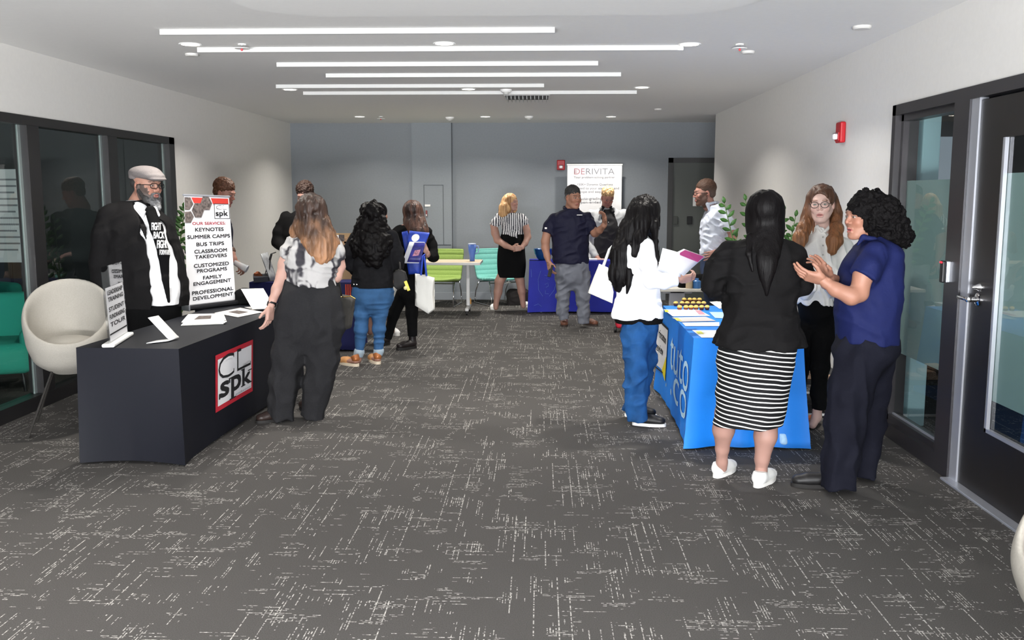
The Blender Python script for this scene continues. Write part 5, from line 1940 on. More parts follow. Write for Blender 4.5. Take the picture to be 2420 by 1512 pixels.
# ======================= blonde woman, striped blouse
def p_blonde():
    f = Fig(13.5, (1207, 727), 'person with blonde hair, striped tied blouse, black skirt and white slides, hands clasped', skin=(0.62, 0.36, 0.27), h=0.007)
    f.head(1208, 479, 0, yaw=62, pitch=-2, sc=.98, neck=(1203, 508, 0.02), h=.004, open_mouth=.004, cols=dict(brow=(.3, .18, .1), lip=(.5, .2, .18)))

    def stripes(V):
        x = V[:, 0] + .012 * vnoise(V, .1)
        s_ = (np.mod(x, .031) < .014)[:, None]
        return np.where(s_, np.array([.015, .016, .03]), np.array([.75, .74, .74]))
    S = Sdf(0.006, 0.025)
    f.wrap(S, [(1184, 1238, 558, .13), (1186, 1236, 545, .12), (1182, 1238, 525, .13), (1180, 1236, 512, .11), (1188, 1224, 503, .08)])
    f.dress(S, [(1180, 512, 0, 9), (1172, 524, -.01, 10), (1167, 534, -.01, 10.5)], flat_end=True)
    f.dress(S, [(1232, 512, 0, 8), (1239, 522, -.01, 9), (1241, 531, -.01, 9)], flat_end=True)
    S.ell(f.p(1213, 553, -.13), (.05, .03, .03), k=.02)
    S.cap(f.p(1216, 553, -.14), f.p(1222, 561, -.15), .014, .01)
    S.folds(.006, (.1, .1, .05), .2)
    f.part('striped_blouse', S, mat('blouse_striped', 'ffffff', .75, attr=True, spec=.2), colf=stripes)
    S = Sdf(0.008, 0.02)
    f.wrap(S, [(1177, 1240, 655, .13), (1175, 1243, 625, .145), (1176, 1241, 595, .15), (1180, 1240, 572, .16), (1184, 1238, 553, .13)])
    f.part('skirt', S, M_BLACKCLOTH)
    f.limb((1167, 530, -.01, 9), (1170, 550, -.03, 9), (1176, 567, -.05, 8.5), (1195, 580, -.16, 7), (1211, 587, -.24, 5))
    f.limb((1241, 528, -.01, 8), (1245, 545, -.03, 8), (1247, 560, -.05, 8), (1241, 575, -.15, 6.5), (1232, 585, -.24, 5))
    f.hand((1210, 586, -.24), (1, -.1, -.05), (.1, 1, 0), 1, curl=.5, r=.95)
    f.hand((1232, 586, -.25), (-1, -.1, -.15), (.1, 1, 0), -1, curl=.55, r=.95)
    f.limb((1193, 640, 0, 14), (1180, 665, -.01, 11), (1177, 690, 0, 10), (1172, 720, 0, 6), (1172, 727, 0, 6))
    f.limb((1222, 640, 0, 14), (1229, 662, 0, 10.5), (1233, 688, .02, 9.5), (1236, 716, .03, 6), (1237, 723, .03, 6))
    W = mat('slide_white', 'ecebe8', .5)
    for hp, tp in (((1169, 727), (-.02, -.24, 0)), ((1235, 722), (.1, -.2, 0))):
        a = A3(onz(*hp))
        d = np.array(tp)
        up = np.array([0, 0, 1.])
        S = Sdf(.005, .012)
        S.cap(a + d * .15 + up * .045, a + d * .8 + up * .035, .032, .035, fl=.6, fdir=up)
        f.extra.append(S)
        mb = MB()
        dn = d / np.linalg.norm(d)
        rt = np.array([dn[1], -dn[0], 0])
        mb.prism([tuple(a + dn * (.11 + .13 * math.cos(t)) + rt * .045 * math.copysign(abs(math.sin(t)) ** .7, math.sin(t))) for t in [2 * PI * i / 24 for i in range(24)]], (0, 0, .022))
        so = mb.build('slide', W, f.root, world=True, auto=50)
        S = Sdf(.005, .01)
        S.cap(a + dn * .13 + up * .04, a + dn * .19 + up * .035, .046, .044, fl=.8, fdir=up)
        S.box(a - up * .1, (.5, .5, .118), rd=0, k=0, op='sub')
        skin_obj('strap', so, W, S)
    S = Sdf(0.005, 0.02)
    f.hairline(S, grow=.008, low=-.02)
    f.chain(S, [(1198, 476, 0, 13), (1194, 492, -.03, 15), (1190, 503, -.05, 12)], k=.02)
    f.chain(S, [(1214, 478, .07, 10), (1214, 495, .08, 8)], k=.02)
    S.fn_relief(lambda P: strands(P, .016, .004, .15))

    def hc(V):
        n = np.clip(vnoise(V, (.015, .015, .2)) * .8 + .5, 0, 1)[:, None]
        return np.array([.3, .14, .05]) * (1 - n) + np.array([.68, .42, .2]) * n
    f.part('hair', S, mat('hair_blonde', 'c79a5e', .5, attr=True, spec=.35, bump=(150, .3, (1, 1, .1))), colf=hc)
    f.done()


p_blonde()


def crop_hair(f, m, colf=None, grow=0.0, top=0.008, h=.0045, sides=True, spiky=.003):
    """short cut: scalp cap that stays above the ears"""
    H = f.H
    S = Sdf(h, .012)
    S.ell(H.w((0, -.024, .05 + top)), np.array([.081 + grow, .098 + grow, .084 + grow]) * H.sc, H.R)
    S.ell(H.w((0, -.06, .0)), np.array([.07, .052, .05]) * H.sc, H.R, k=.02)
    S.ell(H.w((0, .128, -.024)), np.array([.074, .085, .1]) * H.sc, H.R, op='sub', k=.012)
    S.box(H.w((0, .06, -.08)), np.array([.12, .1, .09]) * H.sc, H.R, rd=0, op='sub', k=.008)
    S.box(H.w((0, 0, -.13)), np.array([.12, .2, .09]) * H.sc, H.R, rd=0, op='sub', k=.008)
    for q in (-1, 1):
        S.ell(H.w((q * .085, -.008, -.006)), np.array([.02, .028, .036]) * H.sc, H.R, op='sub', k=.006)
    S.fn_relief(lambda P: curls(P, spiky, .015))
    return f.part('hair', S, m, colf=colf)


# ======================= man in navy polo
def p_polo():
    f = Fig(11.9, (1357, 765), 'person in dark navy polo shirt and grey trousers, phone in lowered hand', skin=(0.5, 0.26, 0.17), h=0.007)
    f.head(1355, 468, -.01, yaw=32, pitch=4, sc=1.12, neck=(1349, 500, .03), neck_r=.07, h=.004, fat=1.08, jaw=1.1,
           cols=dict(brow=(.02, .017, .015), blush=.4, lip=(.38, .13, .11)))
    NV = fabric('polo_dark_navy', '11122a', .7)
    S = Sdf(0.007, 0.03)
    f.wrap(S, [(1307, 1391, 622, .17), (1305, 1391, 605, .175), (1305, 1391, 575, .18), (1303, 1392, 545, .18), (1302, 1393, 520, .16), (1316, 1380, 502, .11), (1332, 1366, 493, .075)])
    f.dress(S, [(1310, 517, 0, 14.5), (1300, 535, -.01, 14), (1294, 551, -.02, 14)], flat_end=True)
    f.dress(S, [(1387, 514, 0, 14), (1395, 532, -.05, 13.5), (1402, 548, -.09, 13.5)], flat_end=True)
    S.folds(.008, (.14, .14, .07), .4).folds(.006, (.08, .08, .2), .2, 2)
    f.part('polo_shirt', S, NV)
    S = Sdf(.006, .006)
    S.cap(f.p(1336, 494, -.03), f.p(1352, 506, -.1), .02, .018)
    S.cap(f.p(1352, 506, -.1), f.p(1366, 494, -.03), .018, .02)
    S.cap(f.p(1334, 492, .03), f.p(1336, 494, -.03), .022, .022)
    S.cap(f.p(1334, 490, .05), f.p(1364, 491, .05), .022, .022)
    f.part('collar', S, NV)
    p0 = f.p(1366, 508, -.185)
    MB().box(tuple(p0 + np.array([.02, .03, 0])), (.07, .008, .008), rz=.3).box(tuple(f.p(1290.0, 539, -.085)), (.03, .006, .02), rz=-.5).build('lettering', M_PAPER, f.root, world=True)
    TG = mat('trousers_grey', '686b74', .85, noise=(10, .1), bump=(200, .15), spec=.2)
    S = Sdf(0.007, 0.025)
    f.seat(S, [(1313, 1393, 655, .15), (1311, 1392, 635, .155), (1312, 1390, 618, .15)])
    f.dress(S, [(1332, 655, 0, 19.5), (1330, 700, 0, 16), (1330, 735, 0, 14), (1332, 754, 0, 13.5)], flat_end=True)
    f.dress(S, [(1374, 655, 0, 20), (1378, 700, -.02, 17), (1379, 740, -.02, 15), (1379, 763, -.02, 14)], flat_end=True)
    S.folds(.01, (.1, .1, .07), .5).folds(.006, (.07, .07, .2), -.2, 2)
    f.part('trousers', S, TG)
    f.limb((1294, 545, -.02, 10.5), (1289, 570, -.03, 10), (1289, 585, -.03, 9.5), (1293, 605, -.06, 7.5), (1296, 617, -.08, 6))
    f.limb((1402, 542, -.09, 10), (1406, 550, -.12, 10), (1417, 544, -.2, 8), (1427, 533, -.28, 6), (1429, 529, -.29, 6))
    f.hand((1297, 618, -.08), (.15, -.2, -1), (.8, .5, 0), 1, curl=.6, r=1.08)
    f.hand((1429, 529, -.29), (-.05, -.2, 1), (-.9, -.4, 0), 1, curl=.55, r=1.08, thumb_out=1.0)
    BR = mat('shoe_brown', '6b4433', .5)
    a = A3(onz(1333, 768))
    a[1] += .1
    shoe('shoe', f.root, a, a + np.array([.0, -.28, 0]), BR, mat('sole_brown', '3a2f2a', .7), w=.052)
    a = A3(onz(1378, 765))
    shoe('shoe', f.root, a, a + np.array([.17, -.22, 0]), BR, mat('sole_brown', '3a2f2a', .7), w=.052)

    def hc(V):
        q = f.H.local(V)
        n = np.clip(.75 - (q[:, 2] - .0) / .07, 0, .9)[:, None]
        return np.array([.03, .029, .029]) * (1 - n) + np.array([.2, .2, .21]) * n
    crop_hair(f, mat('hair_salt', '3a3a3c', .6, attr=True, bump=(220, .4)), hc, grow=.001, top=.012, spiky=.005)
    # phone in the lowered hand
    f.done()
    return f


fp = p_polo()
p = pt(1301, 640, 11.9 - .14)
t = thing('smartphone', p, 'black smartphone held in the lowered hand of the navy polo wearer', 'phone')
MB().box((0, 0, 0), (.012, .078, .155), rz=.5, ry=.25, bev=.006, seg=3).build('phone_body', M_BLACK, t)
MB().box((-.0062, 0, 0), (.002, .07, .142), rz=.5, ry=.25).build('screen', mat('screen_black', '08080a', .1, spec=.8), t)


# ======================= man behind the blue table
def p_vest():
    f = Fig(14.05, (1437, 700), 'person with blond quiff looking down, grey shirt and dark buttoned vest', skin=(0.55, 0.27, 0.2), h=0.007)
    f.head(1436, 468, -.06, yaw=8, pitch=26, sc=1.1, neck=(1433, 492, .05), neck_r=.066, h=.004, jaw=1.1, cols=dict(brow=(.2, .1, .06), blush=.9))
    S = Sdf(0.007, 0.03)
    f.wrap(S, [(1396, 1472, 640, .16), (1396, 1474, 600, .17), (1394, 1478, 560, .17), (1390, 1480, 520, .16), (1402, 1470, 500, .11), (1420, 1450, 490, .08)])
    f.dress(S, [(1398, 508, 0, 14), (1389, 540, 0, 12), (1390, 575, -.05, 10), (1408, 606, -.2, 8)])
    f.dress(S, [(1474, 508, 0, 14), (1484, 535, 0, 12), (1486, 570, -.05, 10), (1470, 604, -.2, 8)])
    S.folds(.005, (.08, .08, .07), .6)
    f.part('shirt', S, fabric('shirt_grey', 'a9abae', .7))
    S = Sdf(0.007, 0.02)
    S.loft(secs(f.Y, [(1399, 1471, 642, .18, -.02), (1398, 1471, 600, .19, -.02), (1402, 1468, 560, .19, -.02), (1408, 1466, 530, .18, -.02), (1414, 1458, 508, .14, -.02), (1422, 1449, 494, .1, -.01)]))
    S.folds(.006, (.12, .12, .07), .3)
    f.part('vest', S, fabric('vest_charcoal', '2b2a2c', .8))
    S = Sdf(.006, .006)
    for q in (-1, 1):
        S.cap(f.p(1434 + q * 8, 490, -.08), f.p(1434 + q * 15, 500, -.15), .016, .024, fl=.5, fdir=(0, 1, 0))
        S.cap(f.p(1434 + q * 11, 488, 0), f.p(1434 + q * 8, 490, -.08), .014, .016)
    f.part('collar', S, fabric('collar_black', '1a1a1c', .8))
    for i, y in enumerate((525, 545, 562, 580)):
        MB().ball(tuple(f.p(1438, y, -.187)), .008, 8, (1, .5, 1)).build('button', mat('button_grey', 'b9b6b0', .3), f.root, world=True)
    f.limb((1408, 606, -.2, 7), (1414, 613, -.25, 6))
    f.limb((1470, 604, -.2, 7), (1462, 612, -.25, 6))
    f.hand((1414, 612, -.25), (.3, -1, -.1), (0, -.2, -1), 1, curl=.3)
    f.hand((1462, 611, -.25), (-.3, -1, -.1), (0, -.2, -1), -1, curl=.3)
    S = Sdf(0.009, 0.02)
    f.dress(S, [(1418, 640, 0, 18), (1419, 680, 0, 14), (1419, 716, 0, 12)], flat_end=True)
    f.dress(S, [(1454, 640, 0, 18), (1454, 680, 0, 14), (1454, 716, 0, 12)], flat_end=True)
    f.part('trousers', S, M_BLACKCLOTH)
    for x in (1419, 1454):
        a = A3(f.p(x, 700, .05))
        shoe('shoe', f.root, a, a + np.array([.0, -.26, 0]), M_SHOEB, M_SOLEB)

    def hc(V):
        n = np.clip(vnoise(V, .03) * .8 + .5, 0, 1)[:, None]
        q = f.H.local(V)
        c = np.array([.32, .17, .07]) * (1 - n) + np.array([.75, .52, .26]) * n
        c[q[:, 2] < .04] = (.1, .05, .03)
        return c
    crop_hair(f, mat('hair_quiff', 'c79a5e', .45, attr=True, bump=(150, .3)), hc, grow=.004, top=.02, spiky=.006)
    f.done()


p_vest()


# ======================= man in light shirt with glasses (far right)
def p_shirt():
    f = Fig(10.3, (1690, 690), 'person with beard and glasses, pale blue shirt with rolled sleeves, hand on hip', skin=(0.56, 0.3, 0.23), h=0.007)
    f.head(1664, 458, 0, yaw=-84, pitch=3, sc=1.1, neck=(1676, 486, .01), neck_r=.062, h=.004,
           cols=dict(brow=(.05, .03, .02), beard=(.07, .035, .022), blush=.6))
    LS = fabric('shirt_pale_blue', 'c8cedc', .75)
    S = Sdf(0.007, 0.025)
    f.wrap(S, [(1656, 1712, 606, .15), (1655, 1714, 585, .16), (1655, 1718, 560, .17), (1657, 1722, 535, .18), (1663, 1724, 510, .18), (1672, 1716, 494, .13), (1676, 1702, 483, .08)])
    f.dress(S, [(1708, 506, -.16, 15), (1718, 525, -.2, 15), (1724, 547, -.22, 14)], flat_end=True)
    f.dress(S, [(1700, 506, .16, 15), (1705, 535, .18, 13), (1700, 548, .18, 12)], flat_end=True)
    S.folds(.014, (.12, .12, .05), -.5).folds(.008, (.07, .07, .14), .4, 3)
    f.part('shirt', S, LS)
    S = Sdf(.005, .006)
    S.cap(f.p(1672, 482, -.06), f.p(1676, 496, -.07), .022, .012, fl=.6)
    S.cap(f.p(1674, 482, -.06), f.p(1690, 478, -.05), .015, .015)
    S.cap(f.p(1690, 478, -.05), f.p(1697, 478, .02), .015, .015)
    f.part('collar', S, LS)
    f.limb((1724, 540, -.22, 10), (1733, 556, -.22, 9.5), (1722, 575, -.21, 8), (1700, 596, -.18, 6.5))
    f.limb((1700, 545, .18, 10), (1696, 580, .15, 8), (1680, 610, .1, 6))
    f.hand((1700, 596, -.18), (-1, 0, -.3), (0, 1, 0), 1, curl=.3, r=1.05)
    f.hand((1680, 610, .1), (-.3, 0, -1), (0, 1, 0), 1, curl=.4, r=1.05)
    S = Sdf(0.008, 0.02)
    f.seat(S, [(1658, 1712, 650, .15), (1656, 1713, 615, .15), (1657, 1712, 602, .15)])
    f.dress(S, [(1680, 650, -.08, 22), (1682, 720, -.08, 16), (1686, 806, -.08, 13)], flat_end=True)
    f.dress(S, [(1686, 650, .08, 22), (1690, 720, .08, 16), (1694, 800, .08, 13)], flat_end=True)
    f.part('jeans', S, mat('jeans_dark', '27344f', .85, noise=(10, .2)))
    for x, dy in ((1690, -.08), (1698, .08)):
        a = A3(f.p(x, 700, dy))
        shoe('shoe', f.root, a, a + np.array([-.27, 0, 0]), M_SHOEB, M_SOLEB)

    def hc(V):
        q = f.H.local(V)
        n = np.clip(.8 - (q[:, 2] - .0) / .08, 0, .6)[:, None]
        return np.array([.06, .028, .016]) * (1 - n) + np.array([.11, .08, .065]) * n
    crop_hair(f, mat('hair_brown_short', '4a3020', .6, attr=True, bump=(220, .4)), hc, grow=.003, top=.012)
    f.glasses(MATS['glasses_dark'], w=.052, hgt=.034)
    f.done()


p_shirt()


# ======================= man behind the tabletop banner
def p_auburn():
    f = Fig(9.6, (500, 800), 'person with reddish-brown hair in dark blue suit behind the services banner', skin=(0.6, 0.3, 0.22), h=0.007)
    f.head(531, 458, 0, yaw=80, pitch=16, sc=1.08, neck=(515, 490, .02), neck_r=.065, h=.004, cols=dict(brow=(.15, .07, .04), blush=.9))
    SU = fabric('suit_navy', '1a1b2c', .75)
    S = Sdf(0.008, 0.03)
    f.wrap(S, [(446, 532, 690, .16), (445, 536, 660, .17), (447, 540, 620, .18), (454, 545, 580, .19), (466, 546, 540, .19), (482, 538, 510, .15), (500, 528, 492, .08)])
    f.dress(S, [(530, 530, -.18, 17), (530, 565, -.2, 15), (541, 592, -.22, 12)], flat_end=True)
    f.dress(S, [(470, 535, .15, 16), (452, 590, .16, 14), (455, 630, .1, 12), (475, 650, 0, 10)])
    S.folds(.008, (.12, .12, .07), .4)
    f.part('suit_jacket', S, SU)
    f.limb((540, 585, -.21, 9), (547, 600, -.23, 8.5), (553, 612, -.25, 6.5), (555, 618, -.25, 6))
    f.hand((554, 616, -.25), (.7, -.2, -.6), (-.6, .2, -.7), 1, curl=.8, r=1.05)
    S = Sdf(0.009, 0.02)
    f.dress(S, [(478, 690, -.08, 20), (478, 760, -.08, 15), (480, 830, -.08, 12)], flat_end=True)
    f.dress(S, [(502, 690, .08, 20), (504, 760, .08, 15), (504, 830, .08, 12)], flat_end=True)
    f.part('trousers', S, SU)
    for x, dy in ((478, -.08), (504, .08)):
        a = A3(f.p(x, 700, dy))
        shoe('shoe', f.root, a, a + np.array([.25, -.08, 0]), M_SHOEB, M_SOLEB)
    crop_hair(f, mat('hair_auburn_short', '5c3a26', .55, noise=(60, .3), bump=(220, .4)), grow=.006, top=.016, spiky=.006)
    S = Sdf(.004, .0)
    S.cap(f.p(546, 592, -.215), f.p(548, 597, -.22), .044, .042, flat=True)
    f.part('watch_strap', S, mat('watch_brown', '5a3d2e', .4))
    f.done()


p_auburn()
p = pt(566, 627, 9.6 - .3)
t = thing('plastic_cup', p, 'clear plastic cup held by the person behind the services banner', 'cup')
MB().tube([(-.05, 0, .03), (.07, 0, -.035)], [.026, .036], 16).build('cup_body', mat('cup_clear', 'dfe3e6', .1, alpha=.6), t, smooth=True)
MB().tube([(.066, 0, -.033), (.076, 0, -.038)], [.039, .039], 16).build('lid', mat('cup_lid', 'b9bcc0', .3), t)


# ======================= man in black suit behind the tie-dyed top
def p_suit():
    f = Fig(10.7, (700, 780), 'person with short curly brown hair in black suit jacket, half hidden behind the tie-dyed top', skin=(0.62, 0.36, 0.28), h=0.008)
    f.head(721, 462, 0, yaw=-15, pitch=22, sc=1.08, neck=(722, 492, .03), neck_r=.062, h=.005, cols=dict(brow=(.04, .02, .015)))
    S = Sdf(0.008, 0.03)
    f.wrap(S, [(668, 760, 640, .16), (666, 762, 600, .17), (668, 765, 560, .17), (670, 768, 525, .16), (688, 752, 503, .11), (708, 738, 493, .07)])
    f.dress(S, [(676, 515, 0, 16), (661, 545, -.02, 15), (657, 572, -.04, 14), (675, 592, -.2, 11)])
    f.dress(S, [(762, 515, 0, 16), (772, 560, -.02, 14), (765, 595, -.15, 11)])
    S.folds(.008, (.12, .12, .07), .4)
    f.part('suit_jacket', S, M_BLAZER)
    f.limb((675, 592, -.2, 8), (690, 600, -.28, 6))
    f.hand((690, 600, -.28), (.9, -.3, -.2), (0, .3, -1), 1, curl=.4)
    S = Sdf(0.009, 0.02)
    f.seat(S, [(660, 756, 680, .16), (660, 758, 630, .16), (664, 758, 590, .15)], body=.8)
    f.dress(S, [(690, 680, 0, 24), (688, 740, 0, 16), (688, 803, 0, 13)], flat_end=True)
    f.dress(S, [(730, 680, 0, 24), (730, 740, 0, 16), (730, 803, 0, 13)], flat_end=True)
    f.part('trousers', S, fabric('trousers_slate', '23263a', .8))
    for x in (688, 730):
        a = A3(f.p(x, 700, .05))
        shoe('shoe', f.root, a, a + np.array([.0, -.27, 0]), M_SHOEB, M_SOLEB)
    crop_hair(f, mat('hair_brown_curly', '35231b', .6, bump=(120, .6)), grow=.006, top=.014, spiky=.01)
    f.done()


p_suit()

# ------------------------------------------------------------------ furniture
def cloth_table(name, A, Bc, Dc, ztop, m, label, cat='tablecloth', flare=0.03, mid=-0.05, hem=0.03, amp=0.0, zb=0.012, wl=0.12, seed=0, rise=0.04, corner=0.03):
    """cloth over a rectangular table: A near-left, Bc near-right, Dc far-left corners (x, y). Sides: 0 near, 1 right, 2 far, 3 left"""
    A, Bc, Dc = Vector((*A, 0)), Vector((*Bc, 0)), Vector((*Dc, 0))
    C = Bc + Dc - A
    P = [A, Bc, C, Dc]

    def surf(side, u, v, lift=0.0):
        """u 0..1 along the side (in order A->B->C->D), v 0 top .. 1 hem"""
        p, q = P[side], P[(side + 1) % 4]
        d = (q - p)
        L = d.length
        d = d.normalized()
        n = Vector((d.y, -d.x, 0))
        cnr = math.exp(-min(u, 1 - u) * L / 0.16)
        off = (mid * (1 - cnr) + flare * cnr * 1.2) * v ** 1.2
        if amp:
            off += (1 if side in (0, 2) else .12) * (1 - cnr) * amp * v * (math.sin(u * L / wl * 2 * PI + seed) + 0.6 * math.sin(u * L / wl * 3.7 + seed * 2)) * (0.35 + 0.65 * (1 - math.exp(-v * 2)))
        along = 0
        if u < 0.5:
            along = -1.2 * flare * cnr * v ** 1.2
        else:
            along = 1.2 * flare * cnr * v ** 1.2
        hb = zb + rise * math.sin(PI * u) * (1 if amp == 0 else .3)
        z_ = ztop + (hb - ztop) * v
        return p + d * (u * L + along) + n * (off + lift) + Vector((0, 0, z_))
    V, Fs = [], []
    nu, nv = (40, 14) if not amp else (70, 22)
    for sd in range(4):
        b = len(V)
        for i in range(nu + 1):
            for j in range(nv + 1):
                V.append(surf(sd, i / nu, j / nv))
        for i in range(nu):
            for j in range(nv):
                a = b + i * (nv + 1) + j
                Fs.append((a, a + nv + 1, a + nv + 2, a + 1))
    b = len(V)
    V += [p + Vector((0, 0, ztop)) for p in P]
    Fs.append((b, b + 1, b + 2, b + 3))
    bm = bmesh.new()
    vs = [bm.verts.new(v) for v in V]
    for f_ in Fs:
        bm.faces.new([vs[i] for i in f_])
    bmesh.ops.remove_doubles(bm, verts=bm.verts, dist=0.004)
    bmesh.ops.recalc_face_normals(bm, faces=bm.faces)
    me = D.meshes.new(name)
    bm.to_mesh(me)
    bm.free()
    me.materials.append(m)
    me.polygons.foreach_set('use_smooth', [True] * len(me.polygons))
    me.set_sharp_from_angle(angle=math.radians(50))
    o = D.objects.new(name, me)
    COL.objects.link(o)
    props(o, label, cat)
    return o, surf


def plain_table(cx, cy, w, d, label, z=0.735):
    t = thing('folding_table', (cx, cy, 0), label, 'table')
    MB().box((0, 0, z - .012), (w - .02, d - .02, .024), bev=.004).build('tabletop', mat('laminate_white', 'd9d8d4', .5), t)
    for q in (-1, 1):
        MB().tube([(q * (w / 2 - .15), -d / 2 + .08, 0), (q * (w / 2 - .15), -d / 2 + .08, z - .03), (q * (w / 2 - .15), d / 2 - .08, z - .03), (q * (w / 2 - .15), d / 2 - .08, 0)], .014).build('leg', M_ALU, t)
    return t


def side_uv(A, Bc, px, py):
    """ray of a photo point met with the vertical plane through A and B: (distance from A, height)"""
    d = _ray(px, py)
    A, Bc = Vector((*A, 0)), Vector((*Bc, 0))
    e = (Bc - A)
    L = e.length
    e.normalize()
    n = Vector((e.y, -e.x, 0))
    t_ = (A - _O).dot(n) / d.dot(n)
    p = _O + d * t_
    return (p - A).dot(e) / L, p.z, L


# ---- the black services table on the left
LA, LB = (-2.86, 5.66), (-2.21, 5.63)
LD = (-2.73, 8.08)
plain_table(-2.47, 6.87, .6, 2.36, 'folding table hidden under the black stretch cover').rotation_euler = (0, 0, -.05)
M_STRETCH = mat('stretch_black', '0c0e17', .6, spec=.25)
lc, lsurf = cloth_table('table_cover', LA, LB, LD, .74, M_STRETCH, 'black fitted stretch table cover with a red-framed logo, left foreground', 'table cover', flare=.012, mid=-.03, rise=.012)
LC = (LB[0] + LD[0] - LA[0], LB[1] + LD[1] - LA[1])
u0, z1, LL = side_uv(LB, LC, 509, 837)
u1, z2, _ = side_uv(LB, LC, 598, 806)
_, z0, _ = side_uv(LB, LC, 508, 982)
W_, H_ = (u1 - u0) * LL, (z1 + z2) / 2 - z0


def on_logo(lift):
    return lambda q: lsurf(1, u0 + q.x / LL, (0.74 - (z0 + q.y)) / (.74 - .012) * 1.0, lift)


def logo_items(w, h):
    bl, wh = [], []
    t = .045 * w
    bl += [('C', .06 * w, .52 * h, .40 * w, .42 * h, .03), ('L', .54 * w, .54 * h, .38 * w, .40 * h, .06)]
    wh += [('C', .06 * w + t * .55, .52 * h + t * .6, .40 * w - t * 1.1, .42 * h - t * 1.2, -.0), ('L', .54 * w + t * .55, .54 * h + t * .6, .38 * w - t * 1.1, .40 * h - t * 1.2, .02)]
    return bl, wh


M_INK = mat('ink_black', '17171a', .7)
M_PRW = mat('print_white', 'dcdcdf', .75)
M_PRR = mat('print_red', 'b01c2e', .7)
M_PRG = mat('print_grey', '77797c', .7)
X_, Y_ = (1, 0, 0), (0, 1, 0)
O0 = (0, 0, 0)


def fine_rect(x, y, w, h, n=8):
    return [(None, x + w * i / n, y, w / n, h) for i in range(n)]


b = .05 * W_
lettering('logo_border', lc, M_PRR, O0, X_, Y_, fine_rect(0, 0, W_, H_), 0, on_logo(.004))
lettering('logo_panel', lc, M_PRW, O0, X_, Y_, fine_rect(b, b, W_ - 2 * b, H_ - 2 * b), 0, on_logo(.006))
bl, wh = logo_items(W_, H_)
spk = [('s', .1 * W_, .2 * H_, .23 * W_, .28 * H_, .08), ('p', .38 * W_, .08 * H_, .27 * W_, .41 * H_, .06), ('k', .68 * W_, .2 * H_, .25 * W_, .33 * H_, .06),
       (None, .07 * W_, .2 * H_, .035 * W_, .1 * H_), (None, .32 * W_, .4 * H_, .035 * W_, .09 * H_),
       (None, .34 * W_, .08 * H_, .17 * W_, .025 * H_), (None, .34 * W_, .465 * H_, .1 * W_, .025 * H_), (None, .65 * W_, .2 * H_, .12 * W_, .022 * H_), (None, .84 * W_, .2 * H_, .12 * W_, .022 * H_),
       (None, .65 * W_, .51 * H_, .1 * W_, .022 * H_), (None, .84 * W_, .44 * H_, .11 * W_, .022 * H_)]
lettering('logo_letters', lc, M_INK, O0, X_, Y_, bl + spk, 0, on_logo(.008))
lettering('logo_letter_fill', lc, M_PRW, O0, X_, Y_, wh, 0, on_logo(.010))
lettering('logo_signature', lc, M_PRG, O0, X_, Y_, [('productions', .5 * W_, .09 * H_, .42 * W_, .06 * H_, 0)], 0, on_logo(.008))

# ---- tabletop roll-up banner
BLc, BRc, TRc, TLc = at(443, 726, 7.5), at(557, 709, 7.93), at(540.5, 466, 8.03), at(435, 462, 7.6)
t = thing('tabletop_banner', ((BLc.x + BRc.x) / 2, (BLc.y + BRc.y) / 2, .742), 'small roll-up banner listing services, standing on the black table', 'banner')


def bnr(u, v, lift=0.0):
    n = (BRc - BLc).cross(TLc - BLc).normalized()
    return (BLc * (1 - u) + BRc * u) * (1 - v) + (TLc * (1 - u) + TRc * u) * v + n * lift


bm_ = MB()
bm_.quad(*[bnr(a, c) for a, c in ((0, 0), (1, 0), (1, 1), (0, 1))])
o = bm_.build('banner_sheet', M_PRW, t, world=True, solid=.0015)
FB = lambda lift: (lambda q: bnr(q.x, q.y, lift))
vv = lambda y: 1 - (y - 130) / 1300
rows_ = [('KEYNOTES', .205, .83, 530, 46), ('SUMMER CAMPS', .035, .965, 615, 46), ('BUS TRIPS', .22, .82, 705, 46), ('CLASSROOM', .17, .875, 790, 46), ('TAKEOVERS', .18, .865, 855, 44), ('CUSTOMIZED', .15, .9, 958, 46),
         ('PROGRAMS', .21, .85, 1022, 44), ('FAMILY', .33, .73, 1108, 44), ('ENGAGEMENT', .13, .92, 1170, 44), ('PROFESSIONAL', .095, .96, 1276, 46), ('DEVELOPMENT', .11, .95, 1343, 44)]
lettering('services_text', t, M_INK, O0, X_, Y_, [(s_, a, vv(y + h / 2), c - a, h / 1300, .07) for s_, a, c, y, h in rows_], 0, FB(.003))
lettering('heading_text', t, M_PRR, O0, X_, Y_, [('OUR SERVICES:', .15, vv(474), .73, 36 / 1300, .06)], 0, FB(.003))
lettering('red_band', t, mat('band_red', 'b8352c', .7), O0, X_, Y_, [([(.16, .985), (.98, .985), (.98, .93), (.62, .93), (.58, .985)][::-1],), ([(.15, .985), (.42, .985), (.38, .935), (.2, .935)][::-1],), (None, 0, .0, 1, .008)], 0, FB(.002))
hexm = mat('hexagon_photos', '5c5350', .8, noise=(45, .7))


def hexa(cx, cy, r):
    return [(cx + r * math.cos(PI / 3 * k), cy + r * .56 * math.sin(PI / 3 * k)) for k in range(6)]


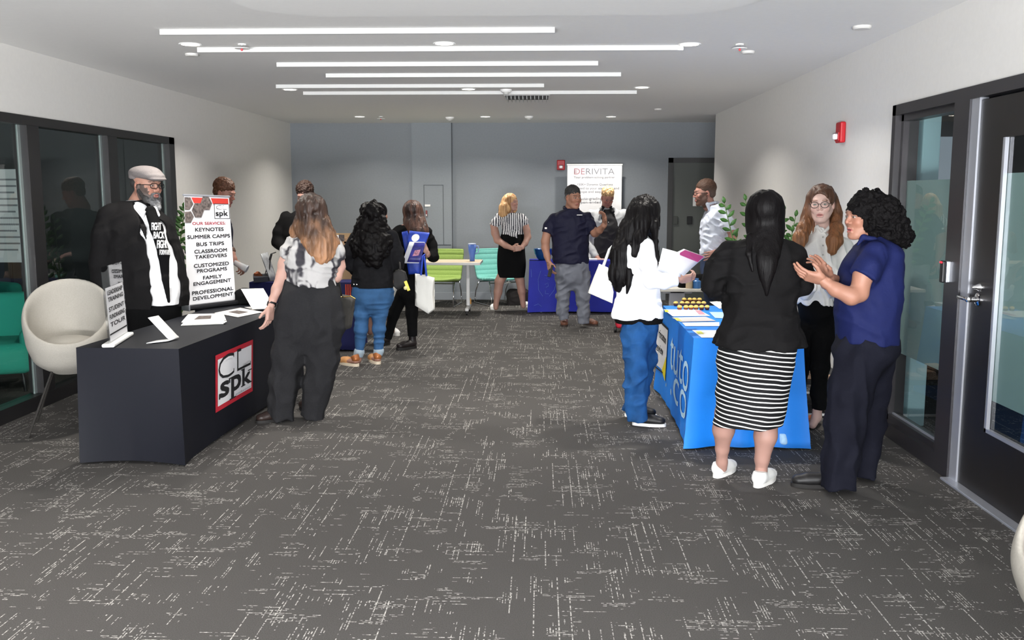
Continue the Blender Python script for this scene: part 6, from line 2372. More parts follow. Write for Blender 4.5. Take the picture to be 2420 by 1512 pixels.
lettering('photo_hexagons', t, hexm, O0, X_, Y_, [([(0.0, .985), (0.0, .87), (.1, .87), (.19, .925), (.13, .985)],), (hexa(.28, .868, .135),), (hexa(.47, .935, .13),), ([(0.0, .855), (0, .755), (.12, .755), (.19, .81), (.13, .86)],)], 0, FB(.0035))
lg = lambda x, y, w, h: [(x, y), (x + w, y), (x + w, y + h), (x, y + h)]
lx, ly, lw, lh = .64, .79, .34, .14
fr = .008
lettering('logo_letters', t, M_INK, O0, X_, Y_, [(None, lx, ly, lw, fr / 1.5), (None, lx, ly + lh, lw, fr / 1.5), (None, lx, ly, fr * 1.5, lh), (None, lx + lw, ly, fr * 1.5, lh),
          ('spk', lx + .03, ly + .012, lw - .06, .068, .05), ('CL', lx + .05, ly + .09, lw - .1, .04, .02)], 0, FB(.003))
lettering('logo_letter_fill', t, M_PRW, O0, X_, Y_, [('CL', lx + .056, ly + .0935, lw - .112, .033, -.005)], 0, FB(.0045))
ctr = bnr(.5, 0)
ang = math.atan2(BRc.y - BLc.y, BRc.x - BLc.x)
MB().tube([bnr(-.02, 1.005), bnr(1.02, 1.005)], .009, 10).build('top_rail', M_ALU, t, world=True)
e = (BRc - BLc)
c_ = (BLc + BRc) / 2
MB().box((c_.x, c_.y, .764), (e.length * 1.03, .085, .044), rz=ang, bev=.015, seg=3).build('base_cassette', mat('cassette_dark', '4a4a4e', .25, metal=.8), t, world=True)
p0 = BLc - e * .03
MB().box((p0.x, p0.y, .766), (.014, .095, .05), rz=ang, bev=.006).box((BRc.x + e.x * .03, BRc.y + e.y * .03, .766), (.014, .095, .05), rz=ang, bev=.006).build('end_caps', M_ALU, t, world=True)


# ---- small things on the black table
def slab(name, quad, zt, th, m, label, cat, group=None, parent=None):
    """thin flat thing whose top outline is given by photo points on the plane z = zt"""
    P = [onz(px, py, zt) for px, py in quad]
    mb = MB().prism([(p.x, p.y, zt - th) for p in P], (0, 0, th))
    o = mb.build(name, m, parent, world=parent is not None)
    if label:
        props(o, label, cat, group)
    return o


zt = .742
M_FLYER = mat('flyer_print', 'e9e2de', .6, noise=(30, .06))
fl = slab('flyer', [(507, 739), (568, 727), (622, 737), (562, 749)], zt + .003, .002, M_FLYER, 'single pale flyer with a picture lying flat on the black table near the tie-dyed top', 'flyer')
P_ = [onz(*q, zt + .0035) for q in [(538, 737), (560, 733), (588, 737), (565, 742)]]
mesh_obj('picture', np.array([tuple(p) for p in P_]), [(0, 1, 2, 3)], hexm, fl)
for i in range(5):
    j = (i * 7 % 5 - 2) * 1.2
    o = slab('booklet', [(430 + j, 768 - i * 2.5), (444 + j, 752 - i * 2.5), (526 + j * 1.5, 749 - i * 2.2), (532 + j * 1.5, 764 - i * 2.5)], zt + .006 * (i + 1), .0052, M_PAPER,
             'white booklet in the small stack on the black table, ' + ['lowest', 'second from the bottom', 'in the middle', 'second from the top', 'topmost with a picture'][i], 'booklet', 'booklets stacked on the black table')
P_ = [onz(*q, zt + .0306) for q in [(458, 755), (470, 746), (500, 745), (498, 753)]]
mesh_obj('picture', np.array([tuple(p) for p in P_]), [(0, 1, 2, 3)], hexm, o)
# J-shaped white card holders
a = onz(360, 806, zt)
bq = onz(412, 803, zt)


def jholder(foot, bend, tip, wvec, label, face=None):
    t = thing('card_holder', foot, label, 'card holder', 'white bent card holders')
    f_, b_, q_ = Vector(foot), Vector(bend), Vector(tip)
    w = Vector(wvec)
    pts = [f_, b_.lerp(f_, .15)]
    for k in range(1, 6):
        a = k / 6
        c = (b_.lerp(f_, .15) * (1 - a) ** 2 + (b_ + (b_ - f_).normalized() * .012) * 2 * a * (1 - a) + b_.lerp(q_, .12) * a * a)
        pts.append(c)
    pts += [b_.lerp(q_, .12), q_]
    mb = MB()
    V = [[mb.bm.verts.new(p - w / 2), mb.bm.verts.new(p + w / 2)] for p in pts]
    for i in range(len(V) - 1):
        mb.bm.faces.new((V[i][0], V[i][1], V[i + 1][1], V[i + 1][0]))
    mb.build('holder_body', M_WHITE, t, world=True, smooth=True, solid=.004)
    return t


f0, b0, t0 = onz(358, 809, zt), onz(413, 804, zt), None
wv = Vector((.02, .11, 0))
b3 = Vector((b0.x, b0.y, zt + .006))
t3 = at(362, 748, f0.y + .03)
jholder((f0.x, f0.y, zt + .003), b3, t3, wv, 'white bent card holder leaning open, nearest the front corner of the black table')
f0, b0 = onz(578, 729, zt), onz(640, 729, zt)
bb = Vector((b0.x - .02, b0.y - .12, zt + .006))
jh = jholder((f0.x + .06, f0.y + .1, zt + .003), bb, at(596, 682, bb.y + .07), (.17, .05, 0), 'white card holder with a printed code card, at the far end of the black table')
# clear sign holder
b0, b1 = onz(255, 822, zt), onz(303, 792, zt)
t = thing('sign_holder', (b0.x, b0.y + .15, zt), 'clear acrylic sign holder with a printed sheet, on the near corner of the black table', 'sign holder')
d_ = (b1 - b0)
up_ = at(246, 628, b0.y + .06)
MB().box(tuple((b0 + b1) / 2 + Vector((0, 0, .012))), (.075, d_.length, .022), rz=math.atan2(d_.y, d_.x) - PI / 2, bev=.009, seg=3).build('base', M_WHITE, t, world=True)
ang = math.atan2(d_.y, d_.x)
lean = Vector((-.035, 0.03, .47))
q0, q1 = b0 + Vector((0.0, 0.01, .02)), b1 + Vector((0, 0, .02))
acr = glass_mat('acrylic', (.93, .94, .95), refl=.05)
MB().quad(q0, q1, q1 + lean, q0 + lean).build('clear_panel', acr, t, world=True, solid=.003)
off_ = Vector((.004, -.002, 0))
SG = lambda u, v: q0.lerp(q1, u) + lean * v + off_
mesh_obj('printed_sheet', np.array([tuple(SG(u, v)) for u, v in ((.08, .02), (.95, .02), (.95, .72), (.08, .72))]), [(0, 1, 2, 3)], M_PRW, t, world_space=True)
lettering('sheet_text', t, M_INK, O0, X_, Y_, [(s_, .15, y, .75, .06, .04) for s_, y in (('LEADERSHIP', .62), ('TRAINING', .53), ('STUDENT', .40), ('FUNDRAISING', .30), ('TOUR', .2))] + [(None, .08, .1, .87, .02)], 0, lambda q: SG(q.x, q.y) + off_ * .6)
# dark bag at the far end
pb = at(582, 702, 8.0)
S = Sdf(.008, .03)
S.box(A3(pb) + [0, 0, -.0], (.075, .1, .07), rd=.03)
S.cap(A3(pb) + [-.06, .02, -.03], A3(pb) + [.06, .0, -.02], .05)
S.folds(.006, (.08, .08, .06), .3)
V_, Q_ = S.skin()
V_[:, 2] = np.maximum(V_[:, 2], .745)
props(mesh_obj('black_bag', V_, Q_, M_BLACKCLOTH, smooth=True), 'soft black bag at the far end of the black table, behind the card holder', 'bag')

# ---- the bright blue table on the right
RA, RB, RD = (1.0, 6.16), (1.72, 6.18), (1.03, 7.98)
plain_table(1.375, 7.08, .68, 1.76, 'folding table hidden under the bright blue cloth')
M_BLUE = mat('cloth_bright_blue', '1680e6', .55, noise=(4, .04), bump=(150, .06), spec=.35)
rc, rsurf = cloth_table('tablecloth', RA, RB, RD, .74, M_BLUE, 'bright blue draped tablecloth with tutoring lettering, on the right-hand table', 'tablecloth', flare=.05, mid=.02, amp=.03, wl=.3, rise=.02, seed=1.2)


def on_side3(lift):
    # side 3 runs from the far-left corner D to the near-left corner A
    L3 = math.hypot(RD[0] - RA[0], RD[1] - RA[1])
    return lambda q: rsurf(3, q.x / L3, (.74 - q.y) / .728, lift)


uu = lambda px, py: side_uv(RD, RA, px, py)
L3 = uu(1600, 800)[2]


def U3(px, py):
    a = uu(px, py)
    return a[0] * L3, a[1]


M_LTR = mat('print_pale_blue', 'b9dcf2', .6)
x0, _ = U3(1587, 850)
x1, _ = U3(1634, 850)
_, za = U3(1590, 862)
_, zb_ = U3(1590, 795)
xc0, _ = U3(1590, 930)
_, zc = U3(1598, 945)
_, zd = U3(1598, 876)
lettering('tutoring_lettering', rc, M_LTR, O0, X_, Y_, [('tuto', x0, za - .03, min(x1, L3 - .01) - x0, (zb_ - za) + .03, 0.0), ('.co', xc0, zc, min(x1, L3 - .01) - xc0, zd - zc - .03, 0.0)], 0, on_side3(.006))
w0, wz = U3(1545, 760)
w1, wz1 = U3(1581, 775)
_, wz0 = U3(1568, 870)
lettering('review_panel', rc, M_PRW, O0, X_, Y_, fine_rect(w1 - .62, wz0, .62, wz1 - wz0 - .02), 0, on_side3(.006))
lettering('panel_border', rc, M_INK, O0, X_, Y_, [(None, w1 - .62, wz1 - .02, .635, .02), (None, w1, wz0 + .05, .015, wz1 - wz0 - .05), (None, w1 - .62, wz0 - .012, .5, .012)], 0, on_side3(.006))
lettering('yellow_corner', rc, mat('print_yellow', 'e2d21c', .6), O0, X_, Y_, [([(w1 - .2, wz0), (w1 + .01, wz0 - .05), (w1 + .01, wz0 + .16)],), ([(w1 + .1 + .014 * math.cos(a * PI / 6), wz0 - .06 + .014 * math.sin(a * PI / 6)) for a in range(12)],)], 0, on_side3(.009))
for it_ in (('Princeton', w1 - .56, wz0 + .24, .5, .07, .03), ('Review', w1 - .56, wz0 + .12, .36, .07, .03)):
    lettering('review_lettering', rc, M_INK, O0, X_, Y_, [it_], 0, on_side3(.009))

# mini muffins in rows
M_CHOC = mat('muffin_brown', '7a3a2a', .55, noise=(50, .2))
M_YEL = mat('muffin_yellow', 'e9c265', .6, noise=(60, .1))
rows_m = [(727, [1606, 1621, 1633, 1645, 1658, 1671]), (717.5, [1597, 1612, 1624, 1638, 1651, 1663]), (709, [1617, 1630, 1641, 1653])]
first = None
ordw = ['leftmost', 'second from the left', 'third from the left', 'third from the right', 'second from the right', 'rightmost']
for ri, (py, xs) in enumerate(rows_m):
    for ci, px in enumerate(xs):
        p = onz(px, py + 5, .742)
        wd = ordw if len(xs) == 6 else [ordw[0], ordw[1], ordw[4], ordw[5]]
        lab = 'mini muffin on the bright blue table, %s in the %s row' % (wd[ci], ['front', 'middle', 'back'][ri])
        if first is None:
            first = thing('mini_muffin', (p.x, p.y, .742), lab, 'muffin', 'mini muffins on the blue table')
            MB().lathe([(0, 0), (.014, 0), (.02, .014), (.0205, .02), (0, .022)], n=14, cap=False).build('muffin_cup', M_CHOC, first, smooth=True)
            MB().lathe([(0, .018), (.0215, .02), (.021, .028), (.013, .037), (0, .04)], n=14, cap=False).build('muffin_top', M_YEL, first, smooth=True)
        else:
            r_ = first.copy()
            COL.objects.link(r_)
            r_.location = (p.x, p.y, .742)
            r_['label'] = lab
            for ch in list(first.children):
                c = ch.copy()
                COL.objects.link(c)
                c.parent = r_
# sheets and flyers on the blue table
o = slab('flyer', [(1568, 731), (1650, 731), (1678, 746), (1590, 747)], .7445, .0015, M_PAPER, 'white flyer with a red heading in front of the mini muffins', 'flyer', 'papers on the blue table')
P_ = [onz(*q, .7452) for q in [(1642, 733), (1656, 733), (1668, 743), (1652, 743)]]
mesh_obj('heading', np.array([tuple(p) for p in P_]), [(0, 1, 2, 3)], mat('print_pink', 'c98a9a', .7), o)
P_ = [onz(*q, .7452) for q in [(1570, 732), (1578, 732), (1581, 737), (1572, 737)]]
mesh_obj('yellow_mark', np.array([tuple(p) for p in P_]), [(0, 1, 2, 3)], MATS['print_yellow'], o)
o = slab('flyer', [(1588, 750), (1668, 748), (1692, 758), (1608, 760)], .7445, .0015, mat('flyer_grey', 'b9b7b8', .6), 'grey and yellow flyer lying second from the front edge of the bright blue table', 'flyer', 'papers on the blue table')
P_ = [onz(*q, .7452) for q in [(1592, 751), (1602, 751), (1612, 758), (1600, 758)]]
mesh_obj('yellow_mark', np.array([tuple(p) for p in P_]), [(0, 1, 2, 3)], mat('print_olive', 'c4b658', .7), o)
o = slab('sheet', [(1612, 762), (1700, 761), (1700, 770), (1620, 770)], .7445, .0015, M_PAPER, 'plain white sheet between the grey flyer and the yellow-marked one on the bright blue table', 'sheet', 'papers on the blue table')
o = slab('flyer', [(1636, 780), (1700, 780), (1710, 797), (1658, 797)], .7445, .0015, M_PAPER, 'white flyer with a yellow spot at the near edge of the bright blue table', 'flyer', 'papers on the blue table')
P_ = [onz(*q, .7452) for q in [(1643, 782), (1657, 782), (1664, 789), (1650, 789)]]
mesh_obj('yellow_mark', np.array([tuple(p) for p in P_]), [(0, 1, 2, 3)], mat('print_lemon', 'ecec7a', .7), o)
slab('sheet', [(1677, 713), (1702, 711), (1712, 728), (1700, 729)], .7445, .0015, M_PAPER, 'white sheet right of the mini muffins on the bright blue table', 'sheet', 'papers on the blue table')
slab('flyer', [(1676, 737), (1710, 737), (1712, 752), (1690, 751)], .7445, .0015, mat('flyer_blue', 'a9c9e6', .6), 'pale blue flyer beside the red-headed one on the bright blue table', 'flyer', 'papers on the blue table')

# a small plastic bag by the blue cloth's hem
pb = A3(onz(1851, 1064))
S = Sdf(.008, .02)
S.ell(pb + [0, .05, .06], (.055, .05, .065))
S.folds(.01, (.05, .05, .06), .5)
V_, Q_ = S.skin()
V_[:, 2] = np.maximum(V_[:, 2], .002)
props(mesh_obj('plastic_bag', V_, Q_, mat('bag_pale_blue', 'a9d0f2', .4), smooth=True), 'small pale blue plastic bag on the floor by the blue cloth', 'bag')

# ---- the royal blue tables behind
M_ROYAL = mat('cloth_navy_blue', '14184e', .6, noise=(6, .08), spec=.3)
T2A, T2B, T2D = (-3.12, 9.98), (-1.98, 9.98), (-3.12, 10.46)
plain_table(-2.55, 10.22, 1.1, .46, 'folding table hidden under the navy cloth by the left wall')
c2, s2 = cloth_table('tablecloth', T2A, T2B, T2D, .74, M_ROYAL, 'navy blue tablecloth with orange stripes, between the left wall and the denim jacket', 'tablecloth', flare=.02, mid=0, amp=.006, wl=.3)
mb = MB()
for i in range(4):
    p = at(815 + i * 5, 672, 9.95)
    q = at(818 + i * 5, 702, 9.95)
    mb.quad((p.x, 9.965, q.z), (p.x + .014, 9.965, q.z), (p.x + .014, 9.965, p.z), (p.x, 9.965, p.z))
mb.build('orange_stripes', mat('print_orange', 'c9462a', .7), c2, world=True, solid=.002)
MB().box((-2.55, 9.99, .7), (.0, .0, .0)) if False else None

T3A, T3B, T3D = (-.17, 13.3), (1.2, 13.3), (-.17, 13.72)
plain_table(.515, 13.51, 1.33, .38, 'folding table hidden under the royal blue cloth at the back wall')
M_ROYAL2 = mat('cloth_royal_blue', '1a24a0', .6, noise=(5, .08), spec=.3)
c3, s3 = cloth_table('tablecloth', T3A, T3B, T3D, .74, M_ROYAL2, 'royal blue tablecloth with faint pale line drawings on the table near the back wall', 'tablecloth', flare=.02, mid=0, amp=.006, wl=.35, seed=2)
mb = MB()
M_LINEP = mat('print_line_blue', '5f78c9', .7)


def curve3(pts, r=.003):
    P = []
    for px, py in pts:
        p = at(px, py, 13.27)
        P.append((p.x, 13.272, p.z))
    mb.tube(P, r, 5)


curve3([(1278, 640), (1272, 660), (1273, 685), (1283, 700)])
curve3([(1312, 640), (1316, 662), (1310, 685), (1298, 700)])
curve3([(1287, 650), (1298, 652), (1291, 658), (1299, 661)])
curve3([(1288, 672), (1295, 668), (1296, 676), (1290, 679)])
curve3([(1289, 686), (1289, 694), (1297, 694)])
curve3([(1262, 722), (1272, 718), (1280, 724)])
curve3([(1318, 722), (1330, 716), (1340, 722)])
curve3([(1255, 636), (1256, 655)])
mb.build('line_drawings', M_LINEP, c3, world=True)

# blue bowl
p = onz(1284, 618, .742)
t = thing('bowl', (p.x, 13.48, .742), 'large shiny blue bowl on the royal blue table beside the navy polo wearer', 'bowl')
prof = [(0, .0), (.06, 0), (.085, .02), (.125, .09), (.14, .155), (.143, .158), (.136, .155), (.12, .09), (.08, .03), (0, .02)]
MB().lathe(prof, n=28, cap=False).build('bowl_body', mat('bowl_blue', '1d4f8c', .2, metal=.3, spec=.7), t, smooth=True)
S = Sdf(.006, .01)
for k in range(9):
    a = k * 2.4
    S.ell((.05 * math.cos(a) * (k % 3) / 1.4, .05 * math.sin(a) * (k % 3) / 1.4, .125 + .01 * (k % 2)), .03)
S.ell((0, 0, .1), (.1, .1, .03))
V_, Q_ = S.skin()
o = mesh_obj('wrapped_sweets', V_ + np.array([p.x, 13.48, .742]), Q_, mat('sweets_mixed', '6a86b8', .3, noise=(40, .7)), smooth=True)
props(o, 'heap of wrapped sweets in the large blue bowl', 'sweets', kind='stuff')
for i, (a, c, lab) in enumerate([(1388, 1412, 'white papers beside the hands of the vest wearer on the royal blue table'), (1410, 1430, 'red and white leaflet on the royal blue table')]):
    p0, p1 = at(a, 612, 13.4), at(c, 612, 13.4)
    props(MB().box(((p0.x + p1.x) / 2, 13.5, .75), (p1.x - p0.x, .2, .016 - .006 * i), rz=.05 * i).build('leaflet', [M_PAPER, mat('leaflet_red', 'c9a7a4', .6)][i]), lab, 'leaflet')

# ---- table with castors at the back left
t = thing('flip_top_table', (-1.55, 13.25, 0), 'long table with pale wood top and white castor leg near the back wall', 'table')
MB().box((0, 0, .725), (1.4, .62, .032), bev=.006).build('tabletop', mat('top_oak_pale', 'd8c3a6', .5, noise=(8, .05)), t)
MB().box((0, -.315, .722), (1.4, .012, .036), bev=.004).box((.705, 0, .722), (.012, .64, .036), bev=.004).build('edge_band', mat('edge_white', 'd9d8d6', .5), t)
for q in (-1, 1):
    l = MB().box((q * .52, .0, .41), (.05, .06, .6), bev=.01).build('leg', mat('leg_white', 'cfcfce', .4), t)
    MB().box((q * .52, 0, .08), (.05, .52, .045), bev=.012).build('foot', mat('leg_white', 'cfcfce', .4), l)
    for y in (-.24, .24):
        MB().lathe([(0, -.012), (.03, -.012), (.032, 0), (.03, .012), (0, .012)], (q * .52, y, .032), 16, M=Matrix.Rotation(PI / 2, 3, 'Y'), cap=False).box((q * .52, y, .055), (.035, .03, .04), bev=.005).build('castor', M_BLACK, l)
p = at(1116.5, 608, 13.25)
t = thing('tumbler', (p.x, 13.2, .742), 'tall blue insulated tumbler with handle on the pale wood table', 'tumbler')
BLT = mat('tumbler_blue', '5577c4', .4)
MB().lathe([(0, 0), (.036, 0), (.038, .08), (.052, .14), (.055, .235), (0, .235)], n=24, cap=False).build('tumbler_body', BLT, t, smooth=True)
MB().lathe([(0, .235), (.056, .235), (.056, .248), (.045, .25), (0, .25)], n=24, cap=False).build('lid', mat('lid_pale', 'c4cde0', .3), t)
MB().tube([(.052, 0, .21), (.085, 0, .21), (.09, 0, .19), (.085, 0, .12), (.045, 0, .1)], .008, 8).build('handle', mat('handle_pale', '8fa5d6', .4), t, smooth=True)


# ---- channel-stitched lounge chairs
def lounge(loc, rz, m, label):
    t = thing('lounge_chair', loc, label, 'chair', None, rz)
    w = .29
    prof = [(.30, .395), (.2, .385), (.05, .37), (-.1, .365), (-.2, .385), (-.255, .45), (-.29, .56), (-.32, .68), (-.345, .8), (-.35, .83)]
    prof = [(y, z) for y, z in prof]

    def sf(u, v):
        k = v * (len(prof) - 1)
        i = min(int(k), len(prof) - 2)
        f = k - i
        y = prof[i][0] * (1 - f) + prof[i + 1][0] * f
        z = prof[i][1] * (1 - f) + prof[i + 1][1] * f
        x = (u * 2 - 1)
        r = abs(math.sin(k * PI * 1.45)) ** .6 * .012
        curve = .05 * x * x
        ny, nz = (0, 1) if k < 4 else (1, .1)
        return (x * w * (1 + .03 * math.sin(k)), y + ny * (r + curve * .6), z + nz * (r + curve * .5 * (k < 5)))
    mb = MB()
    mb.grid(sf, 14, 108)
    mb.build('seat_shell', m, t, smooth=True, solid=.03)
    for q in (-1, 1):
        x = q * (w - .03)
        MB().tube([(x, .2, .37), (x, .26, .2), (x, .3, .012), (x, .0, .011), (x, -.33, .012), (x, -.28, .2), (x, -.16, .36)], .009, 8).build('leg', M_CHROME, t, smooth=True)
    MB().tube([(-w + .03, .22, .35), (w - .03, .22, .35)], .009, 8).tube([(-w + .03, -.14, .35), (w - .03, -.14, .35)], .009, 8).build('crossbar', M_CHROME, t)
    return t


M_LIME = mat('felt_green', '94ad5c', .9, noise=(60, .08))
M_TEAL = mat('felt_aqua', '79bfb4', .9, noise=(60, .08))
p = at(1040, 700, 14.15)
lounge((p.x, 14.2, 0), PI - .12, M_LIME, 'green ribbed lounge chair behind the pale wood table')
p = at(1178, 700, 14.2)
lounge((p.x, 14.38, 0), PI + .5, M_TEAL, 'aqua ribbed lounge chair behind the striped blouse wearer')

# ---- tall banner by the back wall
yb = 14.72
TL_, TR_, BL_ = at(1341, 389, yb), at(1470, 389, yb), None
x0, x1, zt_ = TL_.x, TR_.x, TL_.z
t = thing('standing_banner', ((x0 + x1) / 2, yb, 0), 'tall white roll-up banner with thin grey lettering by the back wall', 'banner')
MB().box(((x0 + x1) / 2, yb, (zt_ + .08) / 2), (x1 - x0, .003, zt_ - .08)).build('banner_sheet', mat('banner_white', 'f2f2f4', .5), t, world=True)
MB().box(((x0 + x1) / 2, yb, zt_), (x1 - x0 + .02, .02, .022), bev=.005).build('top_rail', M_WHITE, t, world=True)
MB().box(((x0 + x1) / 2, yb, .045), (x1 - x0 + .03, .2, .08), bev=.03, seg=3).build('base_cassette', M_ALU, t, world=True)
MB().tube([((x0 + x1) / 2, yb + .03, .05), ((x0 + x1) / 2, yb + .03, zt_ - .02)], .008).build('pole', M_ALU, t, world=True)


def bz(px, py):
    p = at(px, py, yb)
    return p.x, p.z


def L_(s_, a, c, y0, y1, bold=0.0):
    q0, q1 = bz(a, y1), bz(c, y0)
    return (s_, q0[0], q0[1], q1[0] - q0[0], q1[1] - q0[1], bold)


Oy = (0, yb - .004, 0)
lettering('grey_lettering', t, mat('ink_grey', '85858c', .7), Oy, (1, 0, 0), (0, 0, 1),
          [L_('RIVITA', 1385, 1452, 398, 412, -.012), L_('Your problem-solving partner', 1356, 1453, 416, 423, 0), L_('150K+ Dynamic Questions', 1365, 1448, 433, 440, 0), L_('aligned to your standards and', 1357, 1463, 442, 449, 0),
           L_('scope and sequence', 1366, 1440, 450, 457, 0), L_('Auto-grading and', 1368, 1440, 466, 474, 0), L_('open-ended', 1366, 1420, 475, 482, 0)], lift=.001)
lettering('pink_lettering', t, mat('ink_pink', 'c0848c', .7), Oy, (1, 0, 0), (0, 0, 1), [L_('DE', 1357, 1382, 398, 412, -.01)] + [L_(None, 1357, 1364, y, y + .8) for y in (402, 405, 408)], lift=.001)

# ---- grey table on the right, behind the blue one
ta, tb = at(1562, 680, 9.4), at(1700, 680, 9.4)
t = thing('folding_table', (1.75, 9.7, 0), 'light grey laminate table with a wide metal leg frame, behind the white blazer', 'table')
x0 = ta.x
w = 2.35 - x0
MB().box(((x0 + 2.35) / 2 - 1.75, 0, .725), (w, .6, .03), bev=.005).build('tabletop', mat('laminate_grey', 'cfcbc2', .5), t)
for x in (x0 + .2, 2.2):
    l = MB().box((x - 1.75, -.02, .4), (.16, .05, .6), bev=.01).build('leg', mat('leg_grey', 'b5b5b8', .4), t)
    MB().box((x - 1.75, -.02, .69), (.3, .05, .05), bev=.008).box((x - 1.75, 0, .03), (.08, .55, .05), bev=.01).build('foot', mat('leg_grey', 'b5b5b8', .4), l)
pb = at(1640, 668, 9.6)
S = Sdf(.008, .03)
S.box(A3(pb) + [0, 0, -.02], (.16, .1, .05), rd=.03)
S.cap(A3(pb) + [-.1, .02, .02], A3(pb) + [.12, .0, .04], .05)
S.folds(.008, (.08, .08, .06), .3)
V_, Q_ = S.skin()
V_[:, 2] = np.maximum(V_[:, 2], .741)
props(mesh_obj('black_bag', V_, Q_, M_BLACKCLOTH, smooth=True), 'crumpled black bag on the light grey table behind the mini muffins', 'bag')
for px, w_, h_, m_, lab in [(1628, .035, .13, mat('bottle_beige', 'b8a489', .4), 'small beige bottle on the grey table under the raised sheets'), (1646, .04, .1, mat('bottle_blue', '3c6fa8', .3), 'small blue bottle on the grey table beside the black bag')]:
    p = at(px, 660, 9.5)
    props(MB().lathe([(0, 0), (w_, 0), (w_, h_ * .7), (w_ * .45, h_ * .85), (w_ * .45, h_), (0, h_)], (p.x, 9.47, .741), 16, cap=False).build('bottle', m_, auto=40), lab, 'bottle')
# pink-red chair tucked under it
p = at(1628, 705, 9.75)
lounge((p.x + .2, 10.35 - .5, 0), PI, mat('felt_plum', '7d3a4c', .9), 'dark pink lounge chair tucked under the grey table') if False else None
t = thing('stool', (p.x + .05, 9.72, 0), 'dark pink upholstered stool under the light grey table', 'stool')
MB().box((0, 0, .42), (.36, .36, .1), bev=.03, seg=3).build('seat', mat('felt_plum', '7d3a4c', .9), t, auto=40)
for q in (-1, 1):
    for s_ in (-1, 1):
        MB().tube([(q * .14, s_ * .14, .38), (q * .17, s_ * .17, 0)], .012).build('leg', M_BLACK, t)


# ---- tub chairs
def tub(loc, rz, label, dz=0.0):
    t = thing('tub_chair', loc, label, 'chair', None, rz)
    M_TUB = mat('felt_cream', '96928a', .95, noise=(120, .05), bump=(300, .2))
    S = Sdf(.009, .02)
    S.loft([(0, 0, .30 + dz, .1, .1), (0, 0, .36 + dz, .2, .2), (0, .0, .46 + dz, .26, .26), (0, .02, .6 + dz, .29, .29), (0, .04, .8 + dz, .3, .29), (0, .06, 1.04 + dz, .29, .27)], e=2.1)
    S.loft([(0, 0, .385 + dz, .1, .1), (0, 0, .42 + dz, .18, .18), (0, 0, .5 + dz, .225, .225), (0, .02, .62 + dz, .25, .25), (0, .04, .82 + dz, .26, .25), (0, .06, 1.1 + dz, .25, .23)], op='sub', k=.02, e=2.1)
    R = np.array(Matrix.Rotation(math.radians(36), 3, 'X'))
    S.box(np.array([0, 0, .745 + dz]) + R[:, 2] * .3, (.6, .7, .3), R, rd=.05, op='sub', k=.06)
    S.ell((0, .08, 1.15 + dz), (.6, .5, .17), op='sub', k=.05)
    skin_obj_local(t, 'shell', S, M_TUB)
    S = Sdf(.009, .02)
    S.ell((0, -.03, .5 + dz), (.215, .21, .07))
    skin_obj_local(t, 'cushion', S, M_TUB)
    for q, s_ in ((-1, -1), (1, -1), (-1, 1), (1, 1)):
        MB().tube([(q * .1, s_ * .1, .36 + dz), (q * .27, s_ * .27, .0)], .008, 8).build('leg', mat('leg_dark_wire', '2c2a28', .4), t)
    return t


def skin_obj_local(t, name, S, m):
    V, Q = S.skin()
    return mesh_obj(name, V, Q, m, t, smooth=True)


p = at(162, 800, 6.62)
tub((p.x, 6.62, 0), math.radians(22), 'cream felt tub chair between the black table and the left glass wall', dz=.1)
tub((1.76, 2.84, 0), math.radians(-80), 'cream felt tub chair by the door, cut off by the right edge of the photo')

# teal armchairs in the unlit room behind the left glazing
for k, (x, y, lab) in enumerate([(-4.75, 7.9, 'teal armchair behind the left glass wall, nearer the glass'), (-5.6, 9.0, 'teal armchair deep in the unlit room behind the left glass wall')]):
    t = thing('armchair', (x, y, 0), lab, 'armchair', None, .4 - k * .9)
    M_T = mat('felt_teal', '1f8a76', .9)
    MB().box((0, 0, .3), (.7, .68, .26), bev=.06, seg=3).build('seat', M_T, t, auto=40)
    MB().box((0, .3, .56), (.7, .16, .5), bev=.06, seg=3).build('backrest', M_T, t, auto=40)
    for q in (-1, 1):
        MB().box((q * .33, -.02, .42), (.13, .6, .24), bev=.05, seg=3).build('armrest', M_T, t, auto=40)
        for s_ in (-1, 1):
            MB().tube([(q * .27, s_ * .25, .18), (q * .29, s_ * .27, 0)], .014).build('leg', M_BLACK, t)
# board made up to imitate a white banner reflected in the left glass
p = at(12, 480, 9.6)
bo = thing('banner_reflection', (p.x, 9.6, 0), 'pale printed poster on a stand in the unlit room behind the left glass', 'poster')
MB().box((0, 0, 1.45), (.5, .02, .95)).build('poster', mat('reflection_pale', 'c9cbcb', .8), bo)
MB().tube([(0, .03, 0), (0, .03, 1.9)], .014).box((0, .03, .01), (.5, .4, .02)).build('stand', M_BLACK, bo)
mb = MB()
for i in range(12):
    mb.box((-.02, -.013, 1.82 - i * .065), (.36 - .05 * (i % 3), .004, .018))
mb.build('text_lines', M_PRG, bo)

# ---- low bench by the right wall
t = thing('low_bench', (2.1, 7.5, 0), 'low black slatted bench with white floor rails behind the black trousers', 'bench')
MB().box((0, 0, .27), (.5, .9, .03), bev=.005).build('shelf', M_BLACK, t)
for y in (-.4, .4):
    MB().tube([(-.24, y, .26), (-.24, y, .014), (.24, y, .014), (.24, y, .26)], .012, 8).build('leg', M_WHITE, t)
k = 0
for (x, y, z_) in [(-.16, -.3, 0), (-.05, -.28, 0), (.06, -.3, 0), (-.14, -.29, 1), (-.02, -.3, 1), (-.1, -.28, 2)]:
    k += 1
    props(MB().box((2.08 + x, 7.45 + y, .287 + .017 + z_ * .035), (.1, .16, .033), rz=.2 * math.sin(k * 3), bev=.006).build('wooden_block', mat('block_wood_%d' % (k % 2), ['c9a98a', 'a98a70'][k % 2], .6, noise=(20, .15))),
          'small pale wooden block in the pile on the low bench', 'block', 'wooden blocks on the low bench')


